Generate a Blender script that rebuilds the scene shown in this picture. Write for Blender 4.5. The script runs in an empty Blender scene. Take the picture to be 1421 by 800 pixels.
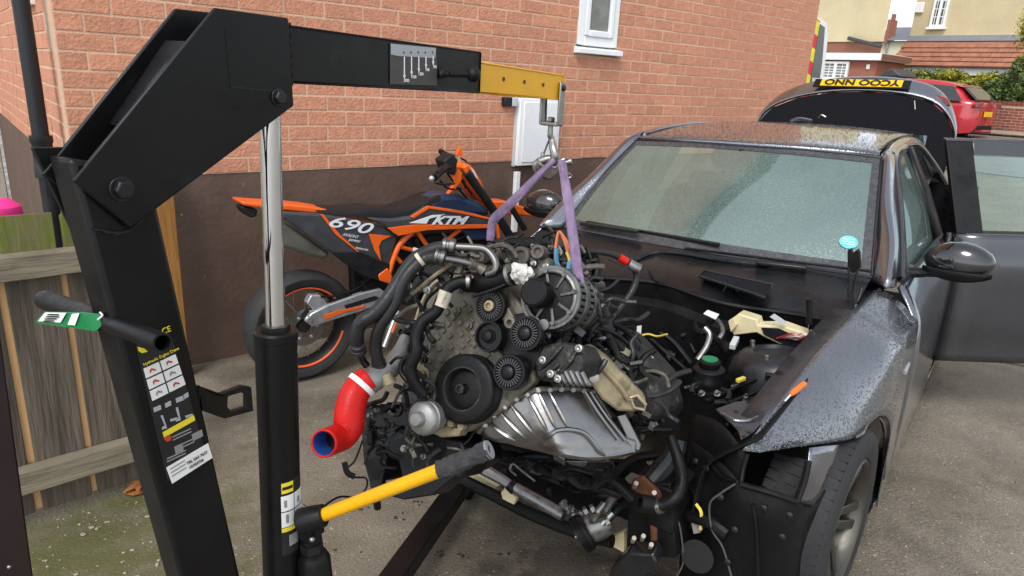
import bpy, bmesh, math, random
from mathutils import Vector, Matrix, noise
random.seed(7)
R = math.radians
scene = bpy.context.scene
col = scene.collection

# ---------------------------------------------------------------- camera
CAM_H, F_PX, PITCH, ROLL = 1.65, 945.0, R(17.1), R(3.1)
cd = bpy.data.cameras.new('camera'); cam = bpy.data.objects.new('camera', cd); col.objects.link(cam)
cd.sensor_width = 36.0; cd.lens = 36.0 * F_PX / 1421.0; cd.clip_start = 0.05; cd.clip_end = 3000
CF = Vector((0, math.cos(PITCH), -math.sin(PITCH))); _r0 = Vector((1, 0, 0)); _u0 = _r0.cross(CF)
CR = _r0 * math.cos(ROLL) + _u0 * math.sin(ROLL); CU = -_r0 * math.sin(ROLL) + _u0 * math.cos(ROLL)
CO = Vector((0, 0, CAM_H))
cam.matrix_world = Matrix(((CR.x, CU.x, -CF.x, 0), (CR.y, CU.y, -CF.y, 0), (CR.z, CU.z, -CF.z, CAM_H), (0, 0, 0, 1)))
scene.camera = cam

# ---------------------------------------------------------------- overcast sky, weak wide sun
w = bpy.data.worlds.new('World'); scene.world = w; w.use_nodes = True
nt = w.node_tree; nt.nodes.clear()
sky = nt.nodes.new('ShaderNodeTexSky'); sky.sky_type = 'NISHITA'; sky.sun_disc = False
SUN_EL, SUN_ROT = R(52), R(200)
sky.sun_elevation = SUN_EL; sky.sun_rotation = SUN_ROT; sky.air_density = 1.0; sky.dust_density = 1.2; sky.ozone_density = 1.0
hs = nt.nodes.new('ShaderNodeHueSaturation'); hs.inputs['Saturation'].default_value = 0.30
bg = nt.nodes.new('ShaderNodeBackground'); bg.inputs['Strength'].default_value = 0.15
ow = nt.nodes.new('ShaderNodeOutputWorld')
nt.links.new(sky.outputs[0], hs.inputs['Color']); nt.links.new(hs.outputs[0], bg.inputs[0]); nt.links.new(bg.outputs[0], ow.inputs[0])
sl = bpy.data.lights.new('sun', 'SUN'); sl.energy = 1.2; sl.angle = R(22); sl.color = (1.0, 0.985, 0.965)
so = bpy.data.objects.new('sun', sl); col.objects.link(so)
# direction to the sun (matches the sky's rotation convention)
_sd = Vector((math.sin(SUN_ROT) * math.cos(SUN_EL), math.cos(SUN_ROT) * math.cos(SUN_EL), math.sin(SUN_EL)))
so.rotation_euler = _sd.to_track_quat('Z', 'Y').to_euler(); so.location = (0, 0, 20)
scene.view_settings.view_transform = 'Standard'; scene.view_settings.look = 'None'
scene.view_settings.exposure = 0.9; scene.view_settings.gamma = 1.0
scene.view_settings.use_curve_mapping = False

# ---------------------------------------------------------------- ray helpers (photo pixel -> place at its real distance)
def ray(x, y): return CF + CR * ((x - 710.5) / F_PX) + CU * ((400 - y) / F_PX)
def at(x, y, d): return CO + ray(x, y) * d
def on_plane(x, y, p0, n):
    d = ray(x, y); return CO + d * (((Vector(p0) - CO).dot(n)) / d.dot(n))
def on_z(x, y, z=0): return on_plane(x, y, (0, 0, z), Vector((0, 0, 1)))

# ---------------------------------------------------------------- mesh helpers
def catmull(pts, k=6):
    p = [Vector(q) for q in pts]
    if len(p) < 3: return p
    out = []
    for i in range(len(p) - 1):
        a = p[i - 1] if i else p[0] * 2 - p[1]; b = p[i]; c = p[i + 1]; d = p[i + 2] if i + 2 < len(p) else p[-1] * 2 - p[-2]
        for j in range(k):
            t = j / k; t2 = t * t; t3 = t2 * t
            out.append(0.5 * ((2 * b) + (c - a) * t + (2 * a - 5 * b + 4 * c - d) * t2 + (3 * b - a - 3 * c + d) * t3))
    out.append(p[-1]); return out
def basis(ax):
    ax = Vector(ax).normalized(); t = Vector((0, 0, 1)) if abs(ax.z) < 0.9 else Vector((1, 0, 0))
    a = ax.cross(t).normalized(); return ax, a, ax.cross(a)
class MB:
    def __init__(s): s.v = []; s.f = []
    def add(s, vs, fs):
        o = len(s.v); s.v += [Vector(q) for q in vs]; s.f += [tuple(i + o for i in q) for q in fs]; return s
    def box(s, lo, hi):
        x0, y0, z0 = lo; x1, y1, z1 = hi
        return s.add([(x0,y0,z0),(x1,y0,z0),(x1,y1,z0),(x0,y1,z0),(x0,y0,z1),(x1,y0,z1),(x1,y1,z1),(x0,y1,z1)],
                     [(0,3,2,1),(4,5,6,7),(0,1,5,4),(1,2,6,5),(2,3,7,6),(3,0,4,7)])
    def obox(s, c, ax, ay, az):          # centre and three half-axis vectors
        c, ax, ay, az = Vector(c), Vector(ax), Vector(ay), Vector(az); vs = []
        for k in (-1, 1):
            for i, j in ((-1,-1),(1,-1),(1,1),(-1,1)): vs.append(c + ax * i + ay * j + az * k)
        return s.add(vs, [(0,3,2,1),(4,5,6,7),(0,1,5,4),(1,2,6,5),(2,3,7,6),(3,0,4,7)])
    def prism(s, poly, vec):
        n = len(poly); vec = Vector(vec); p = [Vector(q) for q in poly]
        fs = [tuple(range(n - 1, -1, -1)), tuple(range(n, 2 * n))] + [(i, (i + 1) % n, n + (i + 1) % n, n + i) for i in range(n)]
        return s.add(p + [q + vec for q in p], fs)
    def bar(s, p0, p1, a, b, up=(0, 0, 1)):   # rectangular bar, a wide, b high
        p0, p1 = Vector(p0), Vector(p1); ax = (p1 - p0).normalized(); x = ax.cross(Vector(up)).normalized(); y = x.cross(ax)
        return s.obox((p0 + p1) / 2, x * a / 2, (p1 - p0) / 2, y * b / 2)
    def tube(s, pts, r, n=10, k=5, caps=True, smooth=True):
        p = catmull(pts, k) if smooth else [Vector(q) for q in pts]
        m = len(p); rs = r if isinstance(r, (list, tuple)) else [r, r]
        q = []; ax = (p[1] - p[0]).normalized(); _, a, b = basis(ax)
        for i in range(m):
            t = ((p[min(i + 1, m - 1)] - p[max(i - 1, 0)])).normalized()
            a = (a - t * a.dot(t)).normalized(); b = t.cross(a)
            u = i / (m - 1) * (len(rs) - 1); j = min(int(u), len(rs) - 2); rr = rs[j] + (rs[j + 1] - rs[j]) * (u - j)
            q += [p[i] + (a * math.cos(6.28318 * h / n) + b * math.sin(6.28318 * h / n)) * rr for h in range(n)]
        fs = [(i * n + h, i * n + (h + 1) % n, (i + 1) * n + (h + 1) % n, (i + 1) * n + h) for i in range(m - 1) for h in range(n)]
        if caps: fs += [tuple(range(n - 1, -1, -1)), tuple(range((m - 1) * n, m * n))]
        return s.add(q, fs)
    def cyl(s, p0, p1, r0, r1=None, n=16):
        return s.tube([p0, p1], [r0, r0 if r1 is None else r1], n=n, smooth=False)
    def lathe(s, prof, o, ax, n=28, cap=True):   # prof: (radius, height along ax)
        o = Vector(o); ax, a, b = basis(ax); q = []
        for rr, h in prof: q += [o + ax * h + (a * math.cos(6.28318 * i / n) + b * math.sin(6.28318 * i / n)) * rr for i in range(n)]
        m = len(prof); fs = [(i * n + h, (i + 1) * n + h, (i + 1) * n + (h + 1) % n, i * n + (h + 1) % n) for i in range(m - 1) for h in range(n)]
        if cap: fs += [tuple(range(n)), tuple(range(m * n - 1, (m - 1) * n - 1, -1))]
        return s.add(q, fs)
    def grid(s, rows, flip=False):
        n = len(rows[0]); q = [Vector(p) for r_ in rows for p in r_]; fs = []
        for i in range(len(rows) - 1):
            for j in range(n - 1):
                a = (i * n + j, i * n + j + 1, (i + 1) * n + j + 1, (i + 1) * n + j); fs.append(a[::-1] if flip else a)
        return s.add(q, fs)
    def ball(s, c, rx, ry=None, rz=None, n=14, m=9, jit=0):
        c = Vector(c); ry = ry or rx; rz = rz or rx; rows = []
        for i in range(m + 1):
            t = math.pi * i / m
            rows.append([c + Vector((math.sin(t) * math.cos(6.28318 * j / n) * rx, math.sin(t) * math.sin(6.28318 * j / n) * ry, math.cos(t) * rz)) * (1 + jit * noise.noise(Vector((i * .9 + c.x * 40, j % n * .7, c.z * 30)))) for j in range(n + 1)])
        return s.grid(rows, True)
    def xf(s, M):
        s.v = [M @ q for q in s.v]; return s
    def build(s, name, mat, parent=None, bevel=0, seg=2, smooth=35, solid=0, sub=0, kind=None, label=None, offset=-1):
        me = bpy.data.meshes.new(name); me.from_pydata([tuple(q) for q in s.v], [], s.f)
        bm = bmesh.new(); bm.from_mesh(me); bmesh.ops.remove_doubles(bm, verts=bm.verts, dist=1e-6)
        bmesh.ops.recalc_face_normals(bm, faces=bm.faces); bm.to_mesh(me); bm.free()
        me.materials.append(MT[mat] if isinstance(mat, str) else mat)
        if smooth:
            me.shade_smooth(); me.set_sharp_from_angle(angle=R(smooth))
        o = bpy.data.objects.new(name, me); col.objects.link(o)
        if parent: o.parent = parent
        if solid:
            m = o.modifiers.new('solid', 'SOLIDIFY'); m.thickness = solid; m.offset = offset
        if bevel:
            m = o.modifiers.new('bevel', 'BEVEL'); m.width = bevel; m.segments = seg; m.limit_method = 'ANGLE'; m.angle_limit = R(35); m.harden_normals = False
        if sub:
            m = o.modifiers.new('sub', 'SUBSURF'); m.levels = sub; m.render_levels = sub
        if kind: o['kind'] = kind
        if label: o['label'] = label
        return o
def tag(o, label, cat, group=None):
    o['label'] = label; o['category'] = cat
    if group: o['group'] = group
    return o
def thing(name, label, cat, loc=(0, 0, 0), M=None, group=None):
    o = bpy.data.objects.new(name, None); col.objects.link(o); o.empty_display_size = 0.1
    if M is not None: o.matrix_world = M
    else: o.location = loc
    return tag(o, label, cat, group)
def structure(o): o['kind'] = 'structure'; return o
def frame(o, x, y, z):
    return Matrix(((x[0], y[0], z[0], o[0]), (x[1], y[1], z[1], o[1]), (x[2], y[2], z[2], o[2]), (0, 0, 0, 1)))
def text(name, s, o, xd, yd, size, mat, parent, proud=0.0008, align='LEFT', shear=0, bold=0, sx=1.0):
    cu = bpy.data.curves.new('t', 'FONT'); cu.body = s; cu.size = size; cu.align_x = align; cu.shear = shear; cu.offset = bold; cu.extrude = 0.0003
    ob = bpy.data.objects.new('t', cu); col.objects.link(ob); dg = bpy.context.evaluated_depsgraph_get()
    me = bpy.data.meshes.new_from_object(ob.evaluated_get(dg)); bpy.data.objects.remove(ob); bpy.data.curves.remove(cu)
    xd = Vector(xd).normalized(); yd = Vector(yd).normalized(); z = xd.cross(yd)
    M = frame(Vector(o) + z * proud, xd * sx, yd, z)
    for v in me.vertices: v.co = M @ v.co
    me.materials.clear(); me.materials.append(MT[mat]); me.name = name
    n = bpy.data.objects.new(name, me); col.objects.link(n); n.parent = parent; return n

# ---------------------------------------------------------------- materials
MT = {}
def mk(name, c, rough=0.5, metal=0.0, var=0.25, scale=8.0, bump=0.0, bscale=60.0, coat=0.0, rvar=0.15, drops=0.0, trans=0.0, ior=1.45, emit=0, dirt=None, dscale=3.0, dlo=.5, dhi=.62, rand=0.0, spec=0.5, stretch=None, alpha=1.0):
    m = bpy.data.materials.new(name); m.use_nodes = True; t = m.node_tree; N = t.nodes; L = t.links
    p = N['Principled BSDF']; geo = N.new('ShaderNodeNewGeometry'); pos = geo.outputs['Position']
    if stretch:
        mp = N.new('ShaderNodeMapping'); mp.inputs['Scale'].default_value = stretch; L.new(pos, mp.inputs[0]); vpos = mp.outputs[0]
    else: vpos = pos
    nz = N.new('ShaderNodeTexNoise'); nz.inputs['Scale'].default_value = scale; nz.inputs['Detail'].default_value = 6; nz.inputs['Roughness'].default_value = .62; L.new(vpos, nz.inputs['Vector'])
    mr = N.new('ShaderNodeMapRange'); mr.inputs['From Min'].default_value = .25; mr.inputs['From Max'].default_value = .75; mr.inputs['To Min'].default_value = 1 - var; mr.inputs['To Max'].default_value = 1 + var; L.new(nz.outputs[0], mr.inputs[0])
    mul = N.new('ShaderNodeMix'); mul.data_type = 'RGBA'; mul.blend_type = 'MULTIPLY'; mul.inputs['Factor'].default_value = 1
    mul.inputs['A'].default_value = (*c, 1)
    val = mr.outputs[0]
    if rand:
        oi = N.new('ShaderNodeObjectInfo'); m2 = N.new('ShaderNodeMapRange'); m2.inputs['To Min'].default_value = 1 - rand; m2.inputs['To Max'].default_value = 1 + rand; L.new(oi.outputs['Random'], m2.inputs[0])
        mm = N.new('ShaderNodeMath'); mm.operation = 'MULTIPLY'; L.new(val, mm.inputs[0]); L.new(m2.outputs[0], mm.inputs[1]); val = mm.outputs[0]
    L.new(val, mul.inputs['B']); out = mul.outputs['Result']
    if dirt:
        n2 = N.new('ShaderNodeTexNoise'); n2.inputs['Scale'].default_value = dscale; n2.inputs['Detail'].default_value = 8; n2.inputs['Roughness'].default_value = .7; L.new(pos, n2.inputs['Vector'])
        m3 = N.new('ShaderNodeMapRange'); m3.inputs['From Min'].default_value = dlo; m3.inputs['From Max'].default_value = dhi; L.new(n2.outputs[0], m3.inputs[0])
        mx = N.new('ShaderNodeMix'); mx.data_type = 'RGBA'; L.new(m3.outputs[0], mx.inputs['Factor']); L.new(out, mx.inputs['A']); mx.inputs['B'].default_value = (*dirt, 1); out = mx.outputs['Result']
    L.new(out, p.inputs['Base Color'])
    p.inputs['Metallic'].default_value = metal; p.inputs['IOR'].default_value = ior
    p.inputs['Specular IOR Level'].default_value = spec
    if rvar:
        r2 = N.new('ShaderNodeMapRange'); r2.inputs['To Min'].default_value = max(0.02, rough - rvar); r2.inputs['To Max'].default_value = min(1, rough + rvar); r2.inputs['From Min'].default_value = .3; r2.inputs['From Max'].default_value = .7; L.new(nz.outputs[0], r2.inputs[0]); L.new(r2.outputs[0], p.inputs['Roughness'])
    else: p.inputs['Roughness'].default_value = rough
    if coat: p.inputs['Coat Weight'].default_value = coat; p.inputs['Coat Roughness'].default_value = 0.06
    if trans: p.inputs['Transmission Weight'].default_value = trans
    if alpha < 1: p.inputs['Alpha'].default_value = alpha
    if emit: p.inputs['Emission Color'].default_value = (*c, 1); p.inputs['Emission Strength'].default_value = emit
    h = None
    if bump:
        n3 = N.new('ShaderNodeTexNoise'); n3.inputs['Scale'].default_value = bscale; n3.inputs['Detail'].default_value = 5; L.new(vpos, n3.inputs['Vector'])
        b = N.new('ShaderNodeBump'); b.inputs['Strength'].default_value = 1.0; b.inputs['Distance'].default_value = bump; L.new(n3.outputs[0], b.inputs['Height']); h = b
    if drops:   # beads of rain: small round domes
        v = N.new('ShaderNodeTexVoronoi'); v.inputs['Scale'].default_value = drops; v.inputs['Randomness'].default_value = 1; L.new(pos, v.inputs['Vector'])
        d = N.new('ShaderNodeMapRange'); d.inputs['From Min'].default_value = .12; d.inputs['From Max'].default_value = .42; d.inputs['To Min'].default_value = 1; d.inputs['To Max'].default_value = 0; d.interpolation_type = 'SMOOTHSTEP'; L.new(v.outputs['Distance'], d.inputs[0])
        b2 = N.new('ShaderNodeBump'); b2.inputs['Strength'].default_value = 0.9; b2.inputs['Distance'].default_value = 0.04 / drops; L.new(d.outputs[0], b2.inputs['Height'])
        if h: L.new(h.outputs[0], b2.inputs['Normal'])
        h = b2
    if h:
        L.new(h.outputs[0], p.inputs['Normal'])
        if drops and coat: L.new(h.outputs[0], p.inputs['Coat Normal'])
    MT[name] = m; return m
# palette
mk('brick', (.54, .245, .15), .9, var=.2, scale=25, bump=.006, bscale=70, rand=.075, dirt=(.46, .18, .10), dscale=30, dlo=.55, dhi=.75)
mk('mortar', (.62, .42, .29), .95, var=.15, scale=60, bump=.003, bscale=200)
mk('plinth_paint', (.112, .070, .052), .62, var=.22, scale=4, bump=.004, bscale=30, dirt=(.36, .33, .3), dscale=26, dlo=.685, dhi=.70)
mk('upvc', (.78, .8, .8), .3, var=.05, scale=5)
mk('upvc_grey', (.5, .52, .52), .4, var=.06)
mk('glass_dark', (.03, .035, .035), .05, var=.3, scale=2, rvar=0, spec=.8)
mk('glass_room', (.16, .16, .14), .06, var=.5, scale=5, rvar=0, spec=.8)
mk('pipe_black', (.009, .010, .013), .42, var=.3, bump=.001, bscale=90)
mk('wood_weathered', (.110, .088, .066), .85, var=.6, scale=26, bump=.010, bscale=60, stretch=(1, 1, .09), rand=.22)
mk('wood_rail', (.18, .15, .105), .85, var=.42, scale=16, bump=.006, bscale=30, stretch=(.25, .25, 2.2), dirt=(.06, .075, .02), dscale=6, dlo=.56, dhi=.72)
mk('wood_moss', (.14, .125, .06), .9, var=.4, scale=18, bump=.006, bscale=40, stretch=(1, 1, .15), dirt=(.11, .135, .012), dscale=7, dlo=.42, dhi=.58)
mk('wood_backlit', (.62, .37, .17), .8, var=.3, scale=20, bump=.003, bscale=50, stretch=(1, 1, .12))  # pale wood; light coming through the fence gaps put into its colour
mk('wood_orange', (.34, .155, .035), .8, var=.35, scale=20, bump=.004, bscale=50, stretch=(1, 1, .12))
mk('pink', (.7, .03, .22), .4)
mk('crane_black', (.0048, .0048, .0052), .38, spec=.30, var=.35, scale=7, rvar=.16, bump=.00018, bscale=110, dirt=(.022, .0215, .021), dscale=11, dlo=.60, dhi=.80)
mk('crane_strut', (.018, .008, .008), .4, var=.3)
mk('crane_edge', (.02, .02, .022), .35, var=.3)
mk('yellow_paint', (.72, .37, .004), .33, var=.1, scale=9, rvar=.1, dirt=(.33, .17, .01), dscale=35, dlo=.66, dhi=.78)
mk('chrome', (.75, .75, .74), .09, metal=1, var=.05, rvar=.03)
mk('zinc', (.30, .30, .285), .38, metal=1, var=.25, scale=30)
mk('bolt_dark', (.03, .03, .032), .4, metal=.6)
mk('rubber', (.005, .005, .0055), .48, spec=.28, var=.35, scale=20, bump=.001, bscale=120)
mk('tyre', (.022, .022, .024), .72, var=.3, scale=20, bump=.0008, bscale=160)
mk('foam_torn', (.035, .035, .037), .9, var=.5, scale=60, bump=.006, bscale=110)
mk('foam_grey', (.2, .2, .205), .9, var=.3, scale=60)
mk('paper_white', (.72, .72, .70), .55, var=.06, scale=20)
mk('print_black', (.012, .012, .013), .45, var=.1)
mk('print_yellow', (.72, .58, .03), .5, var=.05)
mk('print_red', (.45, .05, .02), .5, var=.05)
mk('chart_grey', (.055, .052, .048), .5, var=.3, scale=60)
mk('print_grey', (.22, .22, .22), .5, var=.1)
mk('silver_print', (.34, .36, .38), .45, var=.12)
mk('tag_green', (.012, .17, .055), .35, var=.1)
mk('purple_web', (.235, .165, .275), .85, var=.22, scale=40, bump=.0016, bscale=420, dirt=(.10, .07, .11), dscale=14, dlo=.5, dhi=.75)
mk('leaf_dry', (.23, .085, .02), .8, var=.4, scale=40)
# driveway concrete: damp brown, scattered aggregate, broom lines, moss by the fence
def concrete():
    m = mk('concrete', (.178, .153, .117), .36, var=.3, scale=2.6, rvar=.26, bump=.004, bscale=75, dirt=(.105, .088, .064), dscale=2.1, dlo=.48, dhi=.70)
    t = m.node_tree; N = t.nodes; L = t.links; p = N['Principled BSDF']; src = p.inputs['Base Color'].links[0].from_socket
    pos = next(n for n in N if n.type == 'NEW_GEOMETRY').outputs['Position']
    # aggregate
    v = N.new('ShaderNodeTexVoronoi'); v.inputs['Scale'].default_value = 60; L.new(pos, v.inputs['Vector'])
    r = N.new('ShaderNodeMapRange'); r.inputs['From Min'].default_value = .10; r.inputs['From Max'].default_value = .26; r.inputs['To Min'].default_value = 1; r.inputs['To Max'].default_value = 0; L.new(v.outputs['Distance'], r.inputs[0])
    sp = N.new('ShaderNodeSeparateColor'); L.new(v.outputs['Color'], sp.inputs[0])
    g = N.new('ShaderNodeMath'); g.operation = 'GREATER_THAN'; g.inputs[1].default_value = .55; L.new(sp.outputs[0], g.inputs[0])
    mm = N.new('ShaderNodeMath'); mm.operation = 'MULTIPLY'; L.new(r.outputs[0], mm.inputs[0]); L.new(g.outputs[0], mm.inputs[1])
    ramp = N.new('ShaderNodeValToRGB'); ramp.color_ramp.elements[0].color = (.05, .042, .034, 1); ramp.color_ramp.elements[1].color = (.50, .45, .38, 1); L.new(sp.outputs[1], ramp.inputs[0])
    mx = N.new('ShaderNodeMix'); mx.data_type = 'RGBA'; L.new(mm.outputs[0], mx.inputs['Factor']); L.new(src, mx.inputs['A']); L.new(ramp.outputs[0], mx.inputs['B'])
    # fine grain
    n = N.new('ShaderNodeTexNoise'); n.inputs['Scale'].default_value = 160; n.inputs['Detail'].default_value = 3; L.new(pos, n.inputs['Vector'])
    r3 = N.new('ShaderNodeMapRange'); r3.inputs['From Min'].default_value = .3; r3.inputs['From Max'].default_value = .7; r3.inputs['To Min'].default_value = .62; r3.inputs['To Max'].default_value = 1.38; L.new(n.outputs[0], r3.inputs[0])
    mu = N.new('ShaderNodeMix'); mu.data_type = 'RGBA'; mu.blend_type = 'MULTIPLY'; mu.inputs['Factor'].default_value = 1; L.new(mx.outputs['Result'], mu.inputs['A']); L.new(r3.outputs[0], mu.inputs['B'])
    # moss near the fence foot
    vm = N.new('ShaderNodeVectorMath'); vm.operation = 'DISTANCE'; vm.inputs[1].default_value = (-1.45, 2.0, 0); L.new(pos, vm.inputs[0])
    nm = N.new('ShaderNodeTexNoise'); nm.inputs['Scale'].default_value = 9; nm.inputs['Detail'].default_value = 7; L.new(pos, nm.inputs['Vector'])
    ad = N.new('ShaderNodeMath'); ad.operation = 'MULTIPLY_ADD'; ad.inputs[1].default_value = 1.6; L.new(nm.outputs[0], ad.inputs[0]); L.new(vm.outputs['Value'], ad.inputs[2])
    rm = N.new('ShaderNodeMapRange'); rm.inputs['From Min'].default_value = .85; rm.inputs['From Max'].default_value = 1.55; rm.inputs['To Min'].default_value = .75; rm.inputs['To Max'].default_value = 0; L.new(ad.outputs[0], rm.inputs[0])
    ms = N.new('ShaderNodeMix'); ms.data_type = 'RGBA'; L.new(rm.outputs[0], ms.inputs['Factor']); L.new(mu.outputs['Result'], ms.inputs['A']); ms.inputs['B'].default_value = (.075, .085, .02, 1)
    # oil stains under the engine
    last = ms.outputs['Result']
    for (sx, sy, rad) in ((.25, 2.05, .20), (.5, 1.95, .16), (.02, 2.0, .10), (.12, 1.82, .07), (1.25, 1.9, .05)):
        vo = N.new('ShaderNodeVectorMath'); vo.operation = 'DISTANCE'; vo.inputs[1].default_value = (sx, sy, 0); L.new(pos, vo.inputs[0])
        ao = N.new('ShaderNodeMath'); ao.operation = 'MULTIPLY_ADD'; ao.inputs[1].default_value = .3; L.new(nm.outputs[0], ao.inputs[0]); L.new(vo.outputs['Value'], ao.inputs[2])
        ro = N.new('ShaderNodeMapRange'); ro.inputs['From Min'].default_value = rad + .06; ro.inputs['From Max'].default_value = rad + .16; ro.inputs['To Min'].default_value = .7; ro.inputs['To Max'].default_value = 0; L.new(ao.outputs[0], ro.inputs[0])
        mo = N.new('ShaderNodeMix'); mo.data_type = 'RGBA'; L.new(ro.outputs[0], mo.inputs['Factor']); L.new(last, mo.inputs['A']); mo.inputs['B'].default_value = (.035, .03, .026, 1); last = mo.outputs['Result']
    L.new(last, p.inputs['Base Color'])
concrete()
mk('asphalt', (.16, .165, .175), .5, var=.2, scale=3, bump=.004, bscale=60)
mk('kerb', (.3, .27, .22), .8, var=.2, scale=6)
mk('grass_verge', (.09, .105, .045), .9, var=.4, scale=10, bump=.01, bscale=30)

# ---------------------------------------------------------------- ground
CY = R(36.4); CAX = Vector((math.cos(CY), -math.sin(CY), 0)); CAY = Vector((math.sin(CY), math.cos(CY), 0)); CAR0 = Vector((.443, 2.39, 0))
def gh(x, y):     # the drive rises gently to the street
    q = Vector((x, y, 0)) - CAR0; t = q.dot(CAY); side = .028 * min(max(q.dot(CAX), 0), 3.0)
    return side + gh0(t)
def gh0(t):
    if t < .3: return 0.0
    if t < 5: return .033 * (t - .3) ** 2 / ((t - .3) + 1.0)
    b = .033 * 4.7 ** 2 / 5.7
    return b + min(.062 * (t - 5), .72)
WY = R(50); WD = Vector((math.sin(WY), math.cos(WY), 0)); WN = Vector((WD.y, -WD.x, 0))   # along the brick wall, and out of it
def ground_sheet():
    xs = [-60, -30, -15, -8] + [-5 + .5 * i for i in range(29)] + [12, 16, 22, 30, 45, 80, 200, 600]
    ys = [-40, -15, -6] + [-3 + .5 * i for i in range(33)] + [15, 17, 20, 24, 30, 45, 80, 200, 900]
    return MB().grid([[(x, y, gh(x, y)) for x in xs] for y in ys])
ground = structure(ground_sheet().build('driveway_ground', 'concrete', smooth=60))
def strip(name, mat, pts, wd, lift):
    m = MB(); rows = []
    for i, p in enumerate(pts):
        p = Vector(p); d = (Vector(pts[min(i + 1, len(pts) - 1)]) - Vector(pts[max(i - 1, 0)])).normalized(); s = Vector((d.y, -d.x, 0)) * wd / 2
        rows.append([(q.x, q.y, gh(q.x, q.y) + lift) for q in (p - s, p + s)])
    return m.grid(rows).build(name, mat, ground, smooth=0)
j0, j1 = on_z(1335, 499, .06), on_z(1421, 517, .06); jd = (j1 - j0).normalized()
strip('expansion_joint', 'rubber', [j0 + jd * (.35 * i - .9) for i in range(14)], .014, .004)
g0 = on_z(1040, 770)
# street across the far end of the drive, at right angles to the wall
VD = -WN
def street(name, mat, d0, d1, lift):
    rows = []
    for k in range(-16, 17):
        r_ = []
        for d in (d0, (d0 + d1) / 2, d1):
            p = WD * d + VD * (k * 2.5); r_.append((p.x, p.y, max(gh(p.x, p.y), 0) + lift))
        rows.append(r_)
    return structure(MB().grid(rows).build(name, mat, smooth=0))
street('road', 'asphalt', 13.2, 21.0, .006)
street('pavement', 'kerb', 21.0, 22.6, .11)

# ---------------------------------------------------------------- brick house
WP0 = on_z(300, 501); CORN = WP0 + WD * ((on_plane(83, 100, WP0, WN) - WP0).dot(WD)); CORN.z = 0
HM = frame(CORN, WD, -WN, Vector((0, 0, 1)))     # local x along the wall, y into the house, z up
house = thing('brick_house', 'salmon brick house wall with dark brown painted plinth behind the motorbike', 'house', M=HM)
WL, BH, BL, PZ = 6.66, .0843, .236, 1.075
WIN = (3.27, 3.70, 1.845, 3.0)
bk = MB(); g = .0028
bk.box((0, g, PZ), (WIN[0], .30, 4.2)); bk.box((0, g, 4.2), (WL, .3, 6.2)); bk.box((g, .3, 4.2), (.3, 5, 6.2)); bk.box((WIN[1], g, PZ), (WL, .30, 4.2)); bk.box((WIN[0], g, PZ), (WIN[1], .3, WIN[2])); bk.box((WIN[0], g, WIN[3]), (WIN[1], .3, 4.2))
bk.box((g, .3, PZ), (.3, 5, 4.2)); bk.box((WL - .3, .3, PZ), (WL - g, 5, 4.2))
bk.build('mortar_wall', 'mortar', house, smooth=0)
pl = MB(); pl.box((.006, .006, -.3), (WL, .3, PZ - .003)); pl.box((.006, .3, -.3), (.3, 5, PZ - .003)); pl.build('plinth', 'plinth_paint', house, bevel=.004)
def brick_mesh(L_, W_, H_, name):
    bm = bmesh.new(); bmesh.ops.create_cube(bm, size=1)
    for v in bm.verts: v.co = Vector((v.co.x * L_, v.co.y * W_, v.co.z * H_))
    bmesh.ops.bevel(bm, geom=list(bm.edges), offset=.0015, segments=1, affect='EDGES')
    me = bpy.data.meshes.new(name); bm.to_mesh(me); bm.free(); me.materials.append(MT['brick']); return me
mj = .011
B_full = brick_mesh(BL - mj, .1, BH - mj, 'brick'); B_half = brick_mesh(BL / 2 - mj, .1, BH - mj, 'brick_half')
cand = []; rest = MB()
def brick_spots():
    n = 0
    for r_ in range(0, 22):
        z = PZ + BH * (r_ + .5); x = -BL / 2 if False else (0 if r_ % 2 else -BL / 2)
        while x < WL:
            a, b = max(x, 0), min(x + BL, WL); x += BL
            if b - a < .04: continue
            c = (a + b) / 2
            if WIN[2] - .02 < z < WIN[3]:
                if a < WIN[0] < b: b = WIN[0]
                elif a < WIN[1] < b: a = WIN[1]
                elif a >= WIN[0] and b <= WIN[1]: continue
            if b - a < .03: continue
            yield a, b, z
for a, b, z in brick_spots():
    c = (a + b) / 2; p = HM @ Vector((c, 0, z)); d = p - CO; dz = d.dot(CF)
    px, py = 710.5 + F_PX * d.dot(CR) / dz, 400 - F_PX * d.dot(CU) / dz
    vis = -30 < px < 1440 and -25 < py < 800
    hidden = (80 < px < 400 and py < 50 and px > 300) 
    cand.append((dz if vis and not hidden else 99, a, b, z))
cand.sort()
def add_brick(a, b, z, side=False):
    L_ = b - a
    if abs(L_ - BL) < .002: me, sc = B_full, 1
    elif abs(L_ - BL / 2) < .002: me, sc = B_half, 1
    else: me, sc = B_full, (L_ - mj) / (BL - mj)
    o = bpy.data.objects.new('brick', me); col.objects.link(o); o.parent = house
    jy = random.uniform(-.0018, .0018)
    if side: o.location = (.05 + jy, (a + b) / 2, z); o.rotation_euler = (0, 0, R(90)); o.scale = (sc, 1, 1)
    else: o.location = ((a + b) / 2, .05 + jy, z); o.scale = (sc, 1, 1)
NI = 268
for dz, a, b, z in cand[:NI]: add_brick(a, b, z)
for dz, a, b, z in cand[NI:]:
    jy = random.uniform(-.0018, .0018); rest.box((a + mj / 2, jy, z - BH / 2 + mj / 2), (b - mj / 2, .1, z + BH / 2 - mj / 2))
rest.build('far_bricks', 'brick', house, kind='stuff', smooth=0)
srest = MB()
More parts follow.
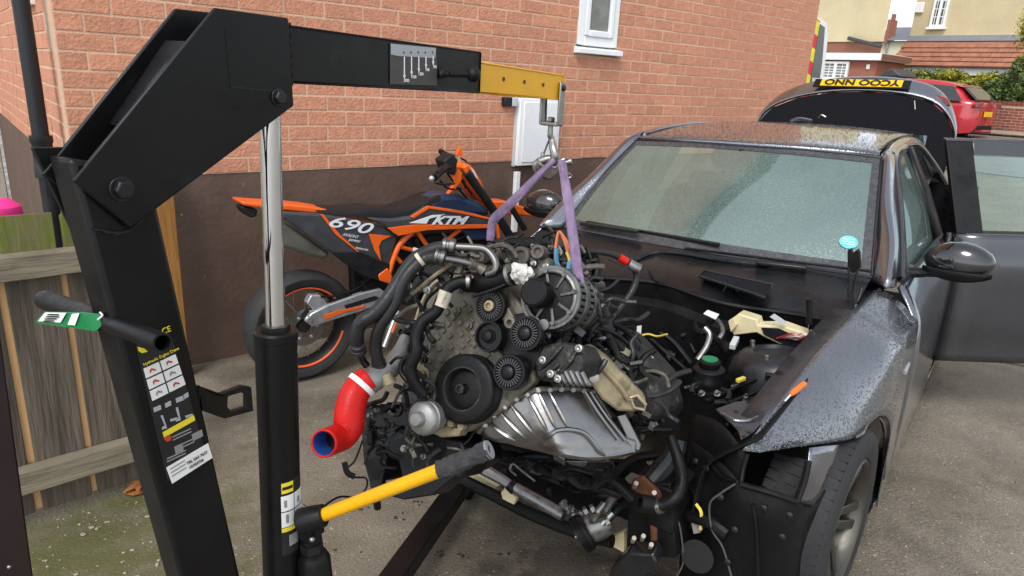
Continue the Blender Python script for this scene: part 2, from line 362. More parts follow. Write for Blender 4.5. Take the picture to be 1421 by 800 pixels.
for r_ in range(0, 11):
    z = PZ + BH * (r_ + .5); y = .12 if r_ % 2 == 0 else .118 + .118
    if r_ % 2: add_brick(.102, .236 + .0, z, True)
    for k in range(18):
        a, b = y + BL * k, y + BL * (k + 1)
        if k < 2: add_brick(a, b, z, True)
        else: srest.box((random.uniform(-.002, .002), a + mj / 2, z - BH / 2 + mj / 2), (.1, b - mj / 2, z + BH / 2 - mj / 2))
srest.build('side_bricks', 'brick', house, kind='stuff', smooth=0)
# gable top of the two-storey wall, with verge boards
MB().prism([(0, .004, 6.2), (WL, .004, 6.2), (WL / 2, .004, 7.5)], (0, .3, 0)).build('gable', 'brick', house, smooth=0)
MB().box((.0, -.001, 4.25), (WL, .0025, 6.2)).build('upper_brickwork', 'brick', house, smooth=0)
for a_, b_ in (((-.45, 6.08), (WL / 2, 7.62)), ((WL / 2, 7.62), (WL + .45, 6.08))):
    MB().prism([(a_[0], -.35, a_[1]), (b_[0], -.35, b_[1]), (b_[0], -.35, b_[1] - .2), (a_[0], -.35, a_[1] - .2)], (0, 5.5, 0)).build('roof_slope', 'pipe_black', house, smooth=0)
# window with white frame and sill
wn = MB(); x0, x1, z0, z1 = WIN
wf = MB()
for (a, b, c, d) in ((x0 + .004, z0 + .07, x0 + .065, z1), (x1 - .065, z0 + .07, x1 - .004, z1), (x0 + .065, z0 + .07, x1 - .065, z0 + .135), (x0 + .065, z1 - .065, x1 - .065, z1)): wf.box((a, -.012, b), (c, .07, d))
wo = wf.build('window', 'upvc', house, bevel=.006)
sf = MB()
for (a, b, c, d) in ((x0 + .066, z0 + .136, x0 + .108, z1 - .07), (x1 - .108, z0 + .136, x1 - .066, z1 - .07), (x0 + .108, z0 + .136, x1 - .108, z0 + .178)): sf.box((a, -.024, b), (c, .05, d))
sf.build('sash', 'upvc', wo, bevel=.007)
MB().box((x0 + .10, .0, z0 + .17), (x1 - .10, .006, z1 - .07)).build('pane', 'glass_room', wo, smooth=0)
MB().prism([(x0 - .02, -.055, z0 + .008), (x0 - .02, .05, z0 + .008), (x0 - .02, .05, z0 + .066), (x0 - .02, -.055, z0 + .045)], (x1 - x0 + .05, 0, 0)).build('sill', 'upvc', wo, bevel=.005)
# side window corner at the left edge of the picture
sw = MB(); sw.box((-.03, .55, 1.88), (.05, 1.3, 1.93)); sw.box((-.015, .62, 1.93), (.05, .67, 2.6)); sw.build('window_sill', 'upvc', house, bevel=.004)
# meter cupboard and its little junction box
mb = MB().box((2.725, -.045, 1.045), (3.12, .008, 1.52)).build('meter_cupboard', 'upvc', house, bevel=.006)
MB().box((2.76, -.052, 1.07), (3.09, -.0455, 1.495)).build('cupboard_door', 'upvc', mb, bevel=.004)
MB().box((2.712, -.02, 1.04), (2.7245, .005, 1.53)).build('edge_trim', 'upvc_grey', mb)
MB().box((2.735, -.03, .55), (2.775, .004, 1.0)).build('cable_trunking', 'upvc', house, bevel=.003)
jb = MB().box((2.59, -.04, 1.462), (2.655, .0, 1.522)).build('junction_box', 'pipe_black', house, bevel=.004)
MB().box((2.657, -.045, 1.462), (2.70, .0, 1.52)).build('socket_cover', 'upvc_grey', house, bevel=.004)
# downpipe round the corner
pp = MB(); bx, by = -.095, .16
pp.cyl((bx, by, -.1), (bx, by, 3.2), .036, n=20); pp.build('downpipe', 'pipe_black', house)
pc = MB(); pc.lathe([(.037, 0), (.048, 0), (.048, .05), (.044, .06), (.044, .16), (.049, .17), (.049, .20), (.037, .20)], (bx, by, 1.07), (0, 0, 1), 20)
for zz in (1.14, 1.19):
    d = Vector((.45, -.9, 0)).normalized(); pc.cyl(Vector((bx, by, zz)) + d * .04, Vector((bx, by, zz)) + d * .058, .018, n=14)
pc.build('pipe_joint', 'pipe_black', house)

# ---------------------------------------------------------------- low wooden fence at the left
F0 = on_z(120, 703); FY = R(46); FD = Vector((math.sin(FY), math.cos(FY), 0)); FN = Vector((FD.y, -FD.x, 0))
FM = frame(F0, FD, -FN, Vector((0, 0, 1)))
fence = thing('wooden_fence', 'weathered grey brown plank fence with two rails left of the crane', 'fence', M=FM)
pw = .152; k = 0
x = -1.02
while x < .16:
    m = MB(); h = 1.10 + random.uniform(-.012, .012); a = random.uniform(-.004, .004); wv = pw + random.uniform(-.004, .006)
    n_ = 6; rows = []
    yj = random.uniform(0, .004)
    m.prism([(x, .02 + yj, .03), (x + wv, .02 + yj, .03), (x + wv, .041 + yj, .03), (x, .041 + yj, .03)], (a, 0, .89))
    m.build('plank', 'wood_weathered', fence, bevel=.003)
    m = MB(); m.prism([(x + .004, .012 + yj, .93), (x + wv + .002, .012 + yj, .93), (x + wv + .002, .040 + yj, .921), (x + .004, .040 + yj, .921)], (a, 0, h - .92 + .02)); m.build('plank_top', 'wood_moss', fence, bevel=.003)
    m = MB(); m.box((x + wv + .0008, .032 + yj, .035), (x + wv + .030, .043 + yj, .92)); m.build('batten', 'wood_backlit', fence, bevel=.002)
    x += pw + .026
MB().box((x - .03, .055, .02), (x + .05, .075, .9)).build('batten', 'wood_backlit', fence, bevel=.002)
MB().prism([(-1.1, -.028, .925), (-1.1, .0195, .925), (-1.1, .0195, 1.012), (-1.1, -.022, 1.006)], (1.35, 0, 0)).build('rail', 'wood_rail', fence, bevel=.004)
MB().prism([(-1.1, -.032, .14), (-1.1, .0195, .14), (-1.1, .0195, .235), (-1.1, -.028, .228)], (1.46, 0, 0)).build('rail', 'wood_rail', fence, bevel=.005)
fp = on_plane(232, 340, CORN - WN * -.12, WN); fpl = FM.inverted() @ fp
MB().box((fpl.x - .05, fpl.y - .03, -.02), (fpl.x + .045, fpl.y + .05, 1.18)).build('post', 'wood_orange', fence, bevel=.004)
# pink toy behind the fence
tp = on_plane(3, 292, F0 - FN * .28, FN)
toy = MB(); toy.lathe([(.0, .0), (.05, .004), (.062, .03), (.058, .06), (.03, .085), (.0, .09)], (0, 0, -.045), (0, 0, 1), 20)
toy.tube([(.045, 0, -.03), (.075, .0, -.1), (.085, 0, -.24)], .006, n=8)
to = toy.build('pink_toy', 'pink'); to.location = tp; tag(to, 'bright pink plastic toy poking up behind the fence', 'toy')
lf = MB()
lp = on_z(198, 684)
for i in range(6):
    a = random.uniform(0, 6.28); c = Vector((random.uniform(-.05, .05), random.uniform(-.03, .03), .015 + .006 * i)); d = Vector((math.cos(a), math.sin(a), random.uniform(-.2, .5))) * random.uniform(.025, .045); e = Vector((-math.sin(a), math.cos(a), random.uniform(-.3, .6))) * .016
    lf.add([c - d, c + e + Vector((0, 0, .008)), c + d, c - e, c + Vector((0, 0, -.004))], [(0, 1, 4), (1, 2, 4), (2, 3, 4), (3, 0, 4)])
st_ = MB(); rs_ = random.Random(21)
for i in range(130):
    c = on_z(rs_.gauss(150, 90), rs_.uniform(690, 830)); s_ = abs(rs_.gauss(0, .0028)) + .0014
    if (FM.inverted() @ c).y > -.02: continue
    st_.ball(c + Vector((0, 0, s_ * .4)), s_ * rs_.uniform(.8, 1.5), s_, s_ * .6, n=6, m=4, jit=.5)
mk('stone', (.30, .26, .19), .9, var=.5, scale=40)
gv = st_.build('gravel', 'stone', kind='stuff'); tag(gv, 'loose pale grit scattered on the drive by the fence', 'gravel')
gr_ = MB(); gd_ = MB()
for i in range(520):
    c = on_z(rs_.uniform(380, 1440), 520 + 290 * rs_.random() ** .8); c.z = gh(c.x, c.y); s_ = abs(rs_.gauss(0, .0016)) + .0008
    (gr_ if rs_.random() < .68 else gd_).ball(c + Vector((0, 0, s_ * .35)), s_ * rs_.uniform(.8, 1.6), s_, s_ * .55, n=6, m=4, jit=.5)
for (a, b) in ((503, 706), (578, 700), (640, 775), (1222, 762), (610, 770), (560, 715), (700, 770)):
    for k in range(4):
        c = on_z(a + rs_.gauss(0, 6), b + rs_.gauss(0, 3)); gd_.ball(c + Vector((0, 0, .002)), rs_.uniform(.003, .008), rs_.uniform(.003, .006), .003, n=7, m=5, jit=.6)
go_ = gr_.build('grit', 'stone', kind='stuff'); tag(go_, 'pale specks of grit scattered over the concrete drive', 'grit')
mk('debris_dark', (.03, .024, .018), .8, var=.4, scale=60)
gk_ = gd_.build('debris', 'debris_dark', kind='stuff'); tag(gk_, 'dark crumbs of dirt and oil on the drive below the engine', 'debris')
BWp = CORN - WN * 5.0; BWM = frame(BWp, -WD, -WN, Vector((0, 0, 1)))
bw = thing('boundary_wall', 'pale rendered garden wall beyond the fence at the left edge', 'wall', M=BWM)
mk('render_beige', (.42, .37, .30), .9, var=.15, scale=2, bump=.006, bscale=30)
MB().box((.02, 0, -.2), (9, .22, 1.75)).build('wall_face', 'render_beige', bw, bevel=.01); MB().box((.0, -.05, 1.755), (9.05, .27, 1.83)).build('coping', 'kerb', bw, bevel=.012)
lo = lf.build('dry_leaf', 'leaf_dry', solid=.001); lo.location = lp; tag(lo, 'curled orange brown dry leaves at the fence foot beside the crane post', 'leaves')
# ---------------------------------------------------------------- folding engine crane
BY = R(31); BD = Vector((math.sin(BY), math.cos(BY), 0)); BN = Vector((BD.y, -BD.x, 0))
CQ = at(400, 75, .922); CQ.z = 0
CM = frame(CQ, BD, -BN, Vector((0, 0, 1))); CMI = CM.inverted()    # x along the boom, y away from the camera, z up
crane = thing('engine_crane', 'black folding engine crane with yellow boom extension lifting the engine', 'engine crane', M=CM)
def cp(x, y, off=0.0): return CMI @ on_plane(x, y, CQ + BN * off, BN)     # pixel on the crane's near side
def ca(x, y, d): return CMI @ at(x, y, d)
TW = .052       # tube width across
# mast
def pu(z): return -.233 + .121 * (1.4 - z)
mw = .043
MB().prism([(pu(1.545) - mw, .003, 1.545), (pu(1.545) + mw, .003, 1.525), (pu(.12) + mw, .003, .12), (pu(.12) - mw, .003, .12)], (0, TW - .003, 0)).build('mast', 'crane_black', crane, bevel=.006)
# collar plates at the top of the mast seen behind the head
MB().prism([(-.305, .054, 1.552), (-.20, .054, 1.548), (-.185, .054, 1.44), (-.272, .054, 1.44)], (0, .006, 0)).build('mast_cheek', 'crane_black', crane, bevel=.001)
# head: two side plates and the folded web between them
hp = [(-.112, 1.712), (-.002, 1.711), (.001, 1.598), (-.243, 1.463), (-.297, 1.523)]
MB().prism([(a, -.006, b) for a, b in hp], (0, .006, 0)).build('head_plate', 'crane_black', crane, bevel=.0018)
MB().prism([(a, TW, b) for a, b in [(-.125, 1.71), (-.002, 1.711), (.001, 1.598), (-.243, 1.463), (-.30, 1.523)]], (0, .006, 0)).build('head_plate', 'crane_black', crane, bevel=.0018)
wb = MB(); wb.add([(-.143, .0, 1.672), (-.143, TW, 1.672), (-.222, TW, 1.575), (-.222, 0, 1.575)], [(0, 1, 2, 3)])
wb.build('head_web', 'crane_edge', crane, solid=.005)
def hexbolt(u, z, r, name='bolt', y=-.006, mat='bolt_dark'):
    m = MB(); m.lathe([(r * 1.25, 0), (r * 1.25, .002)], (u, y, z), (0, -1, 0), 18); m.lathe([(r, 0.002), (r, r * .75), (r * .85, r * .9)], (u, y, z), (0, -1, 0), 6); return m.build(name, mat, crane, bevel=.0008)
hexbolt(-.248, 1.509, .0115); hexbolt(-.025, 1.609, .0095)
# boom and yellow extension (a rectangular tube with holes)
def rtube(m, u0, u1, z0, z1, y0, y1, t, z0b=None, z1b=None):
    z0b = z0 if z0b is None else z0b; z1b = z1 if z1b is None else z1b
    for (a, b, c, d, e, f_) in ((y0, y1, z0, z0 + t, z0b, z0b + t), (y0, y1, z1 - t, z1, z1b - t, z1b)):
        m.add([(u0, a, c), (u0, b, c), (u0, b, d), (u0, a, d), (u1, a, e), (u1, b, e), (u1, b, f_), (u1, a, f_)], [(0,1,2,3),(7,6,5,4),(0,4,5,1),(1,5,6,2),(2,6,7,3),(3,7,4,0)])
    for (a, b) in ((y0, y0 + t), (y1 - t, y1)):
        m.add([(u0, a, z0 + t), (u0, b, z0 + t), (u0, b, z1 - t), (u0, a, z1 - t), (u1, a, z0b + t), (u1, b, z0b + t), (u1, b, z1b - t), (u1, a, z1b - t)], [(0,1,2,3),(7,6,5,4),(0,4,5,1),(1,5,6,2),(2,6,7,3),(3,7,4,0)])
bm_ = MB(); rtube(bm_, -.05, .462, 1.628, 1.704, .0005, TW - .0005, .004, 1.619, 1.695); boom = bm_.build('boom', 'crane_black', crane, bevel=.0015)
ex = MB(); rtube(ex, .30, .815, 1.6235, 1.684, .006, TW - .006, .004, 1.606, 1.664); ext = ex.build('boom_extension', 'yellow_paint', crane, bevel=.0025)
for (px, py) in ((699, 110), (728, 114), (754, 118)):
    c = cp(px, py, -.006); MB().lathe([(.0, 0), (.0042, 0), (.0042, .0006), (.0, .0006)], (c.x, .0059, c.z), (0, -1, 0), 14).build('pin_hole', 'print_black', ext)
# locking pin with ball knob
k0 = cp(612, 103); pin = MB(); pin.lathe([(.0075, 0), (.0075, .004), (.0055, .006), (.0055, .02)], (k0.x, .0, k0.z), (0, -1, 0), 14)
kk = Vector((k0.x + .004, -.02, k0.z)); pin.build('locking_pin', 'bolt_dark', crane)
kb = MB(); k1 = ca(657, 104, 1.215); kb.tube([(k0.x, -.018, k0.z), k1], .0052, n=8, smooth=False); kb.ball(k1, .0135); kb.build('ball_knob', 'rubber', crane)
# load chart decal on the boom
def quad(name, mat, pts, y=-.0012, parent=None, th=.0008):
    return MB().prism([(a, y, b) for a, b in pts], (0, th, 0)).build(name, mat, parent or crane, smooth=0)
dc = [cp(*q) for q in ((541, 60), (605, 66), (606, 119), (541, 117))]
dk = quad('load_chart', 'chart_grey', [(q.x, q.z) for q in dc], y=-.0008)
hd = [cp(*q) for q in ((542, 61), (604, 67), (603, 81), (552, 78), (542, 76))]; quad('chart_drawing', 'silver_print', [(q.x, q.z) for q in hd], y=-.0016, parent=dk)
for i, (px, pyb) in enumerate(((560, 107), (570, 102), (580, 98), (590, 92), (600, 88))):
    a, b = cp(px, 79), cp(px, pyb); quad('chart_arrow', 'paper_white', [(a.x - .0011, a.z), (a.x + .0011, a.z), (b.x + .0011, b.z + .003), (b.x + .003, b.z + .003), (b.x, b.z - .004), (b.x - .003, b.z + .003), (b.x - .0011, b.z + .003)], y=-.0022, parent=dk)
    q = cp(px + 3, pyb + 7); text('chart_number', ('2000', '1500', '1200', '900', '700')[i], (q.x - .008, -.0016, q.z), (1, 0, 0), (0, 0, 1), .007, 'paper_white', dk)
    q = cp(px - 1, 73); MB().lathe([(0, 0), (.0016, 0), (.0016, .0005), (0, .0005)], (q.x, -.0019, q.z), (0, -1, 0), 10).build('chart_hole', 'print_black', dk)
# clevis at the boom tip
cu = MB(); c0 = Vector((.808, TW / 2, 1.60))
for yy in (-.001, TW - .005):
    cu.box((.790, yy, 1.548), (.815, yy + .006, 1.647))
cu.box((.790, .005, 1.548), (.815, TW - .005, 1.556)); cu.build('clevis', 'zinc', crane, bevel=.0025)
hexbolt(.8025, 1.634, .006, y=-.001)
hk = MB(); hx, hy = .8025, TW / 2
hk.cyl((hx, hy, 1.553), (hx, hy, 1.522), .0065, n=12); hk.lathe([(.004, .002), (.010, .004), (.010, .012), (.005, .014)], (hx, hy, 1.553), (0, 0, 1), 6)
hk.tube([(hx, hy, 1.526), (hx + .004, hy - .004, 1.512), (hx - .004, hy - .013, 1.494), (hx - .006, hy - .02, 1.478), (hx - .003, hy - .014, 1.463), (hx + .004, hy + .004, 1.458), (hx + .008, hy + .018, 1.466), (hx + .008, hy + .022, 1.482)], [.0075, .0075, .0095, .0105, .0105, .0095, .0075, .004], n=10)
hk.tube([(hx, hy, 1.516), (hx + .007, hy + .010, 1.50), (hx + .009, hy + .019, 1.478)], .0026, n=6); hk.build('hook', 'zinc', crane)
# hydraulic ram
rt = Vector((-.014, .026, 1.60)); rb = Vector((-.043, .026, .62)); rd = (rb - rt).normalized(); zt = 1.268
rm = rt + rd * ((rt.z - zt) / -rd.z)
MB().cyl(rt, rm + rd * .02, .0148, n=24).build('ram_rod', 'chrome', crane)
cyl = MB(); cyl.lathe([(.0, .0), (.030, 0), (.0325, .003), (.0325, .014), (.0312, .015), (.0312, .63), (.0, .63)], rm, rd, 32); ram = cyl.build('ram_cylinder', 'crane_black', crane)
MB().lathe([(.0155, 0), (.0215, 0), (.0215, .008), (.0155, .008)], rm - rd * .008, rd, 6).build('ram_gland', 'bolt_dark', crane)
q = ca(386, 588, 1.075); MB().ball(q, .004).build('bleed_screw', 'bolt_dark', crane)
# sticker wrapped on the ram
def ramlabel(name, mat, z0, z1, a0, a1, lift, parent=None):
    rows = []
    for z in (z0, z1):
        c = rt + rd * ((rt.z - z) / -rd.z)
        rows.append([c + Vector((math.cos(a), math.sin(a), 0)) * (.0312 + lift) for a in [a0 + (a1 - a0) * i / 10 for i in range(11)]])
    return MB().grid(rows).build(name, mat, parent or crane, smooth=60)
A0, A1 = R(-128), R(-50)
def zr(py): return ca(390, py, 1.085).z
rl = ramlabel('ram_label', 'print_black', zr(662), zr(785), A0 - .02, A1, .0006)
ramlabel('pictogram', 'paper_white', zr(685), zr(737), A0, A1, .0011, rl); ramlabel('caution_band', 'print_yellow', zr(738), zr(745), A0, A1, .0012, rl)
for zz in (zr(711),): ramlabel('divider', 'print_black', zz - .0008, zz + .0008, A0, A1, .0016, rl)
for aa in (R(-90), ): ramlabel('divider', 'print_black', zr(737), zr(685), aa - .015, aa + .015, .0016, rl)
for (a, b, c, d) in ((692, 704, -120, -112), (716, 730, -116, -108), (695, 705, -78, -68), (718, 728, -80, -72)):
    ramlabel('figure', 'print_grey', zr(a), zr(b), R(c), R(d), .0016, rl)
ramlabel('badge', 'print_yellow', zr(664), zr(681), R(-126), R(-92), .0012, rl); ramlabel('badge_bar', 'print_black', zr(670), zr(675), R(-124), R(-94), .0017, rl)
ramlabel('small_print', 'print_grey', zr(752), zr(771), R(-108), R(-78), .0012, rl)
# mast stickers
def ml(px, py): q = cp(px, py, -.003); return (q.x, q.z)
def mq(name, mat, pts, lift=.001, parent=None): return MB().prism([(a, .0029 - lift, b) for a, b in [ml(*p) for p in pts]], (0, .0006, 0)).build(name, mat, parent or crane, smooth=0)
sk = mq('mast_sticker', 'print_black', [(187, 478), (238, 468), (288, 640), (232, 668)], .0008)
def lerp4(u, v):   # along the strip of pictograms
    a = Vector((197, 511)); b = Vector((243, 490)); c = Vector((258, 534)); d = Vector((210, 558))
    return (a * (1 - u) + b * u) * (1 - v) + (d * (1 - u) + c * u) * v
for i in range(2):
    for j in range(3):
        u0, u1, v0, v1 = i / 2 + .02, (i + 1) / 2 - .02, j / 3 + .025, (j + 1) / 3 - .025
        o = mq('pictogram', 'paper_white', [lerp4(u0, v0), lerp4(u1, v0), lerp4(u1, v1), lerp4(u0, v1)], .0015, sk)
        um, vm = (u0 + u1) / 2, (v0 + v1) / 2; s_ = .09
        mq('figure', 'print_red' if (i + j) % 3 != 2 else 'print_grey', [lerp4(um - s_, vm - .03), lerp4(um - .02, vm - .07), lerp4(um + s_, vm + .01), lerp4(um + s_ * .8, vm + .05), lerp4(um - .03, vm - .01), lerp4(um - s_, vm + .06)], .0021, o)
for (a, b, c) in ((212, 566, 10), (228, 560, 8), (243, 553, 10), (254, 548, 6)): mq('figure', 'silver_print', [(a, b), (a + c, b - 4), (a + c + 1, b + 2), (a + 1, b + 6)], .0015, sk)
for (a, b, c, d) in ((222, 577, 228, 594), (243, 566, 247, 583)): mq('figure', 'silver_print', [(a, b), (a + 3, b - 1), (c + 3, d), (c - 4, d + 2), (c - 3, d - 2), (c, d - 3)], .0015, sk)
for (a, b) in ((229, 585), (250, 580)): mq('figure', 'silver_print', [(a + 6, b - 3), (a + 16, b - 6), (a + 17, b - 3), (a + 7, b)], .0015, sk)
mq('caution_band', 'print_yellow', [(225, 600), (268, 576), (270, 583), (227, 607)], .0015, sk)
mq('warning_mark', 'print_red', [(228, 606), (233, 603), (237, 606), (236, 611), (231, 613), (227, 610)], .0015, sk)
for k, (a, b) in enumerate(((238, 606), (239, 610), (242, 620), (243, 624), (231, 640), (231, 636))):
    mq('small_print', 'print_grey', [(a, b), (a + 26, b - 12), (a + 26, b - 10.4), (a, b + 1.6)], .0014, sk)
mq('small_print', 'print_grey', [(241, 620), (252, 615), (254, 625), (243, 630)], .0016, sk); mq('small_print', 'print_grey', [(265, 603), (279, 596), (281, 605), (267, 612)], .0016, sk)
rp = mq('rating_plate', 'paper_white', [(230, 649), (288, 615), (294, 635), (238, 671)], .0015, sk)
def mtext(name, s, p0, p1, size, mat, parent=sk, lift=.0021):
    a, b = ml(*p0), ml(*p1); xd = Vector((b[0] - a[0], 0, b[1] - a[1])); return text(name, s, (a[0], .0029, a[1]), xd, (-xd.z, 0, xd.x), size, mat, parent, proud=lift, sx=.9)
mtext('heading', 'Hydraulic Engine Crane', (198, 508), (242, 487), .0056, 'print_yellow')
mtext('mark', 'CE', (224, 464), (236, 459), .011, 'print_yellow')
mtext('rating_text', 'TEL 024 7637', (258, 645), (282, 631), .0062, 'print_black', rp, .0024); mtext('rating_text', '10103736', (261, 651), (283, 638), .0062, 'print_black', rp, .0024)
for k in range(3): mq('print_line', 'print_grey', [(235 + k, 650 + 5 * k), (255 + k, 638 + 5 * k), (255 + k, 639.6 + 5 * k), (235 + k, 651.6 + 5 * k)], .002, rp)
mq('badge', 'print_yellow', [(190, 481), (200, 484), (204, 488), (196, 490), (191, 487)], .0016, sk)
# bracket plate with a slot, right of the mast
br = MB(); oc = [(280, 537), (300, 552), (340, 537), (352, 539), (355, 572), (315, 583), (284, 572)]; oi = [(320, 552), (340, 546), (345, 550), (345, 567), (324, 573), (319, 566)]
def ring(m, outer, inner, y0, y1, fn):
    o = [fn(*q) for q in outer]; i_ = [fn(*q) for q in inner]; n = len(o); k = len(i_)
    # match each outer vertex to the nearest inner one
    vs = [(a, y0, b) for a, b in o] + [(a, y0, b) for a, b in i_]; vs += [(a, y1, c) for a, _, c in vs]
    near = [min(range(k), key=lambda t: (Vector(i_[t]) - Vector(q)).length) for q in o]; fs = []
    for off, rev in ((0, False), (n + k, True)):
        for a in range(n):
            b = (a + 1) % n; f_ = [off + a, off + b]; t = near[b]; path = [t]
            while t != near[a]: t = (t - 1) % k; path.append(t)
            f_ += [off + n + x_ for x_ in path]; fs.append(tuple(f_[::-1] if rev else f_))
    for a in range(n): fs.append((a, (a + 1) % n, n + k + (a + 1) % n, n + k + a))
    for a in range(k): fs.append((n + a, n + (a + 1) % k, 2 * n + k + (a + 1) % k, 2 * n + k + a))
    return m.add(vs, fs)
ring(br, oc, oi, .008, .016, ml).build('bracket', 'crane_black', crane, bevel=.001)
# push tube across the mast, with grip and a hanging tag
t0, t1, t2 = ca(226, 476, .715), ca(135, 446, .83), ca(62, 416, .96)
ht = MB(); n_ = 18
dd = (t2 - t0).normalized(); L_ = (t1 - t0).length
ht.lathe([(.0082, .06), (.0082, 0), (.0104, 0), (.0108, .002), (.0108, L_ + .02)], t0, dd, 22, cap=False); ht.build('push_tube', 'crane_black', crane)
MB().lathe([(0, L_ - .03), (.0115, L_ - .03), (.013, L_ - .02), (.0142, L_ + .03), (.0138, (t2 - t0).length - .005), (.012, (t2 - t0).length + .004), (0, (t2 - t0).length + .006)], t0, dd, 18).build('grip', 'rubber', crane)
tg = MB(); ta = [ca(x, y, (.895 - .0007 * x)) for x, y in ((50, 447), (62, 433), (118, 434), (138, 436), (141, 452), (133, 460), (52, 449))]
tag_o = MB().prism(ta, (0, .0009, 0)).build('green_tag', 'tag_green', smooth=0); tag_o.matrix_world = CM
tag(tag_o, 'green and white tie-on tag hanging from the crane push tube', 'tag')
def tq(pts, mat, name, l=.0012): 
    o = MB().prism([ca(x, y, (.895 - .0007 * x) - .004) for x, y in pts], (0, .0005, 0)).build(name, mat, tag_o, smooth=0); return o
tq([(53, 446), (63, 434), (92, 434.5), (84, 448)], 'paper_white', 'print_panel'); tq([(100, 436), (110, 435), (104, 452), (94, 451)], 'paper_white', 'print_panel')
for (a, b, c) in ((66, 436, 16), (64, 439, 18), (62, 442, 17), (61, 445, 14)): 
    MB().prism([ca(x, y, .895 - .0007 * x - .007) for x, y in ((a, b), (a + c, b), (a + c - 1, b + 1.7), (a - 1, b + 1.7))], (0, .0003, 0)).build('print_line', 'print_black', tag_o, smooth=0)
MB().tube([ca(136, 444, .795), ca(142, 438, .79), ca(139, 434, .80)], .0012, n=6).build('tie', 'paper_white', tag_o)
# pump block and lever
pb = MB(); p0 = ca(436, 812, 1.16); p1 = ca(434, 768, 1.14); p2 = ca(431, 745, 1.13)
pb.lathe([(.0, -.5), (.027, -.5), (.0275, -.012), (.022, 0), (.016, .003), (.016, .028), (.013, .030), (.013, .036), (.0, .036)], p1, (p2 - p1), 20); pump = pb.build('pump', 'crane_black', crane)
MB().lathe([(.0145, 0), (.0185, .0), (.0185, .016), (.0145, .016)], p1 + (p2 - p1).normalized() * .006, (p2 - p1), 6).build('pump_nut', 'bolt_dark', crane)
sk0, sk1, sk2, sk3 = ca(424, 722, 1.09), ca(446, 716, 1.088), ca(615, 651, 1.0), ca(680, 624, .98)
ps = MB(); ps.tube([sk0 - (sk1 - sk0) * .4, sk0, sk1 + (sk1 - sk0) * .2], [.0205, .021, .018], n=16, smooth=False)
yk = (p2 - p1).normalized()
ps.obox(ca(430, 735, 1.105), Vector((.012, 0, 0)), Vector((0, .014, 0)), yk * .02); ps.obox(ca(440, 731, 1.10), Vector((.010, 0, 0)), Vector((0, .006, 0)), yk * .014)
ps.build('lever_socket', 'crane_black', crane, bevel=.002)
for q in ((449, 729), (433, 749)): MB().ball(ca(*q, 1.085), .0045).build('pivot_pin', 'zinc', crane)
MB().cyl(sk1, sk2, .0108, n=22).build('pump_lever', 'yellow_paint', crane)
gr = MB(); pts = [sk2 + (sk3 - sk2) * t for t in [i / 26 for i in range(-2, 27)]]; ax, a_, b_ = basis(sk3 - sk2); rows = []
for i, p in enumerate(pts):
    rows.append([p + (a_ * math.cos(t) + b_ * math.sin(t)) * (.0138 + .0030 * noise.noise(Vector((i * .55, math.cos(t) * 1.6, math.sin(t) * 1.6))) + .0012 * noise.noise(Vector((i * 1.7, t * 2.2, 3)))) for t in [6.28318 * j / 20 for j in range(20)] + [0]])
gr.grid(rows); gr.build('lever_grip', 'foam_torn', crane, smooth=50)
ge = MB(); ge.lathe([(.0065, -.004), (.0065, 0), (.0138, 0), (.0146, -.003)], sk3, (sk3 - sk2), 18, cap=False); ge.build('grip_end', 'foam_grey', crane)
gi = MB(); gi.lathe([(0, -.003), (.0066, -.003)], sk3, (sk3 - sk2), 18, cap=False); gi.build('grip_bore', 'rubber', crane)
# base: cross beam, two splayed legs with castors, rear strut
def beam(name, p0, p1, wd, hg, mat='crane_black'):
    return MB().bar(CMI @ Vector(p0), CMI @ Vector(p1), wd, hg).build(name, mat, crane, bevel=.004)
bz = .115
l0 = Vector((-.585, .93, bz)); l1 = on_z(543, 800, .14); l2 = on_z(622, 690, .14); ld = (l2 - l1); ld.z = 0; ld.normalize(); l1.z = bz
ls = l1 - ld * .95; le = l1 + ld * .72
beam('leg', ls, le, .075, .06); 
rs = Vector((-.14, .70, bz)); re = rs + Vector((math.sin(R(48)), math.cos(R(48)), 0)) * 1.05; beam('leg', rs, re, .075, .06)
beam('cross_beam', ls + Vector((-.02, .02, 0)), rs + Vector((.02, -.02, 0)), .06, .058)
for q in (le - ld * .05, ls, rs, re - (re - rs).normalized() * .05):
    c = CMI @ q; m = MB(); m.cyl((c.x, c.y - .014, .04), (c.x, c.y + .014, .04), .04, n=18); m.box((c.x - .02, c.y - .018, .045), (c.x + .02, c.y - .0145, .084)); m.box((c.x - .02, c.y + .0145, .045), (c.x + .02, c.y + .018, .084)); m.build('castor', 'rubber', crane)
# rear strut rising at the picture's left edge
s0, s1 = ca(-46, 440, .80), ca(14, 860, .86)
sd = (s1 - s0); m = MB(); m.bar(s0, s1, .046, .046, up=(0, 1, 0)); m.build('rear_strut', 'crane_strut' if 'crane_strut' in MT else 'crane_black', crane, bevel=.003)
MB().ball(ca(13, 787, .815), .0028).build('strut_rivet', 'zinc', crane)
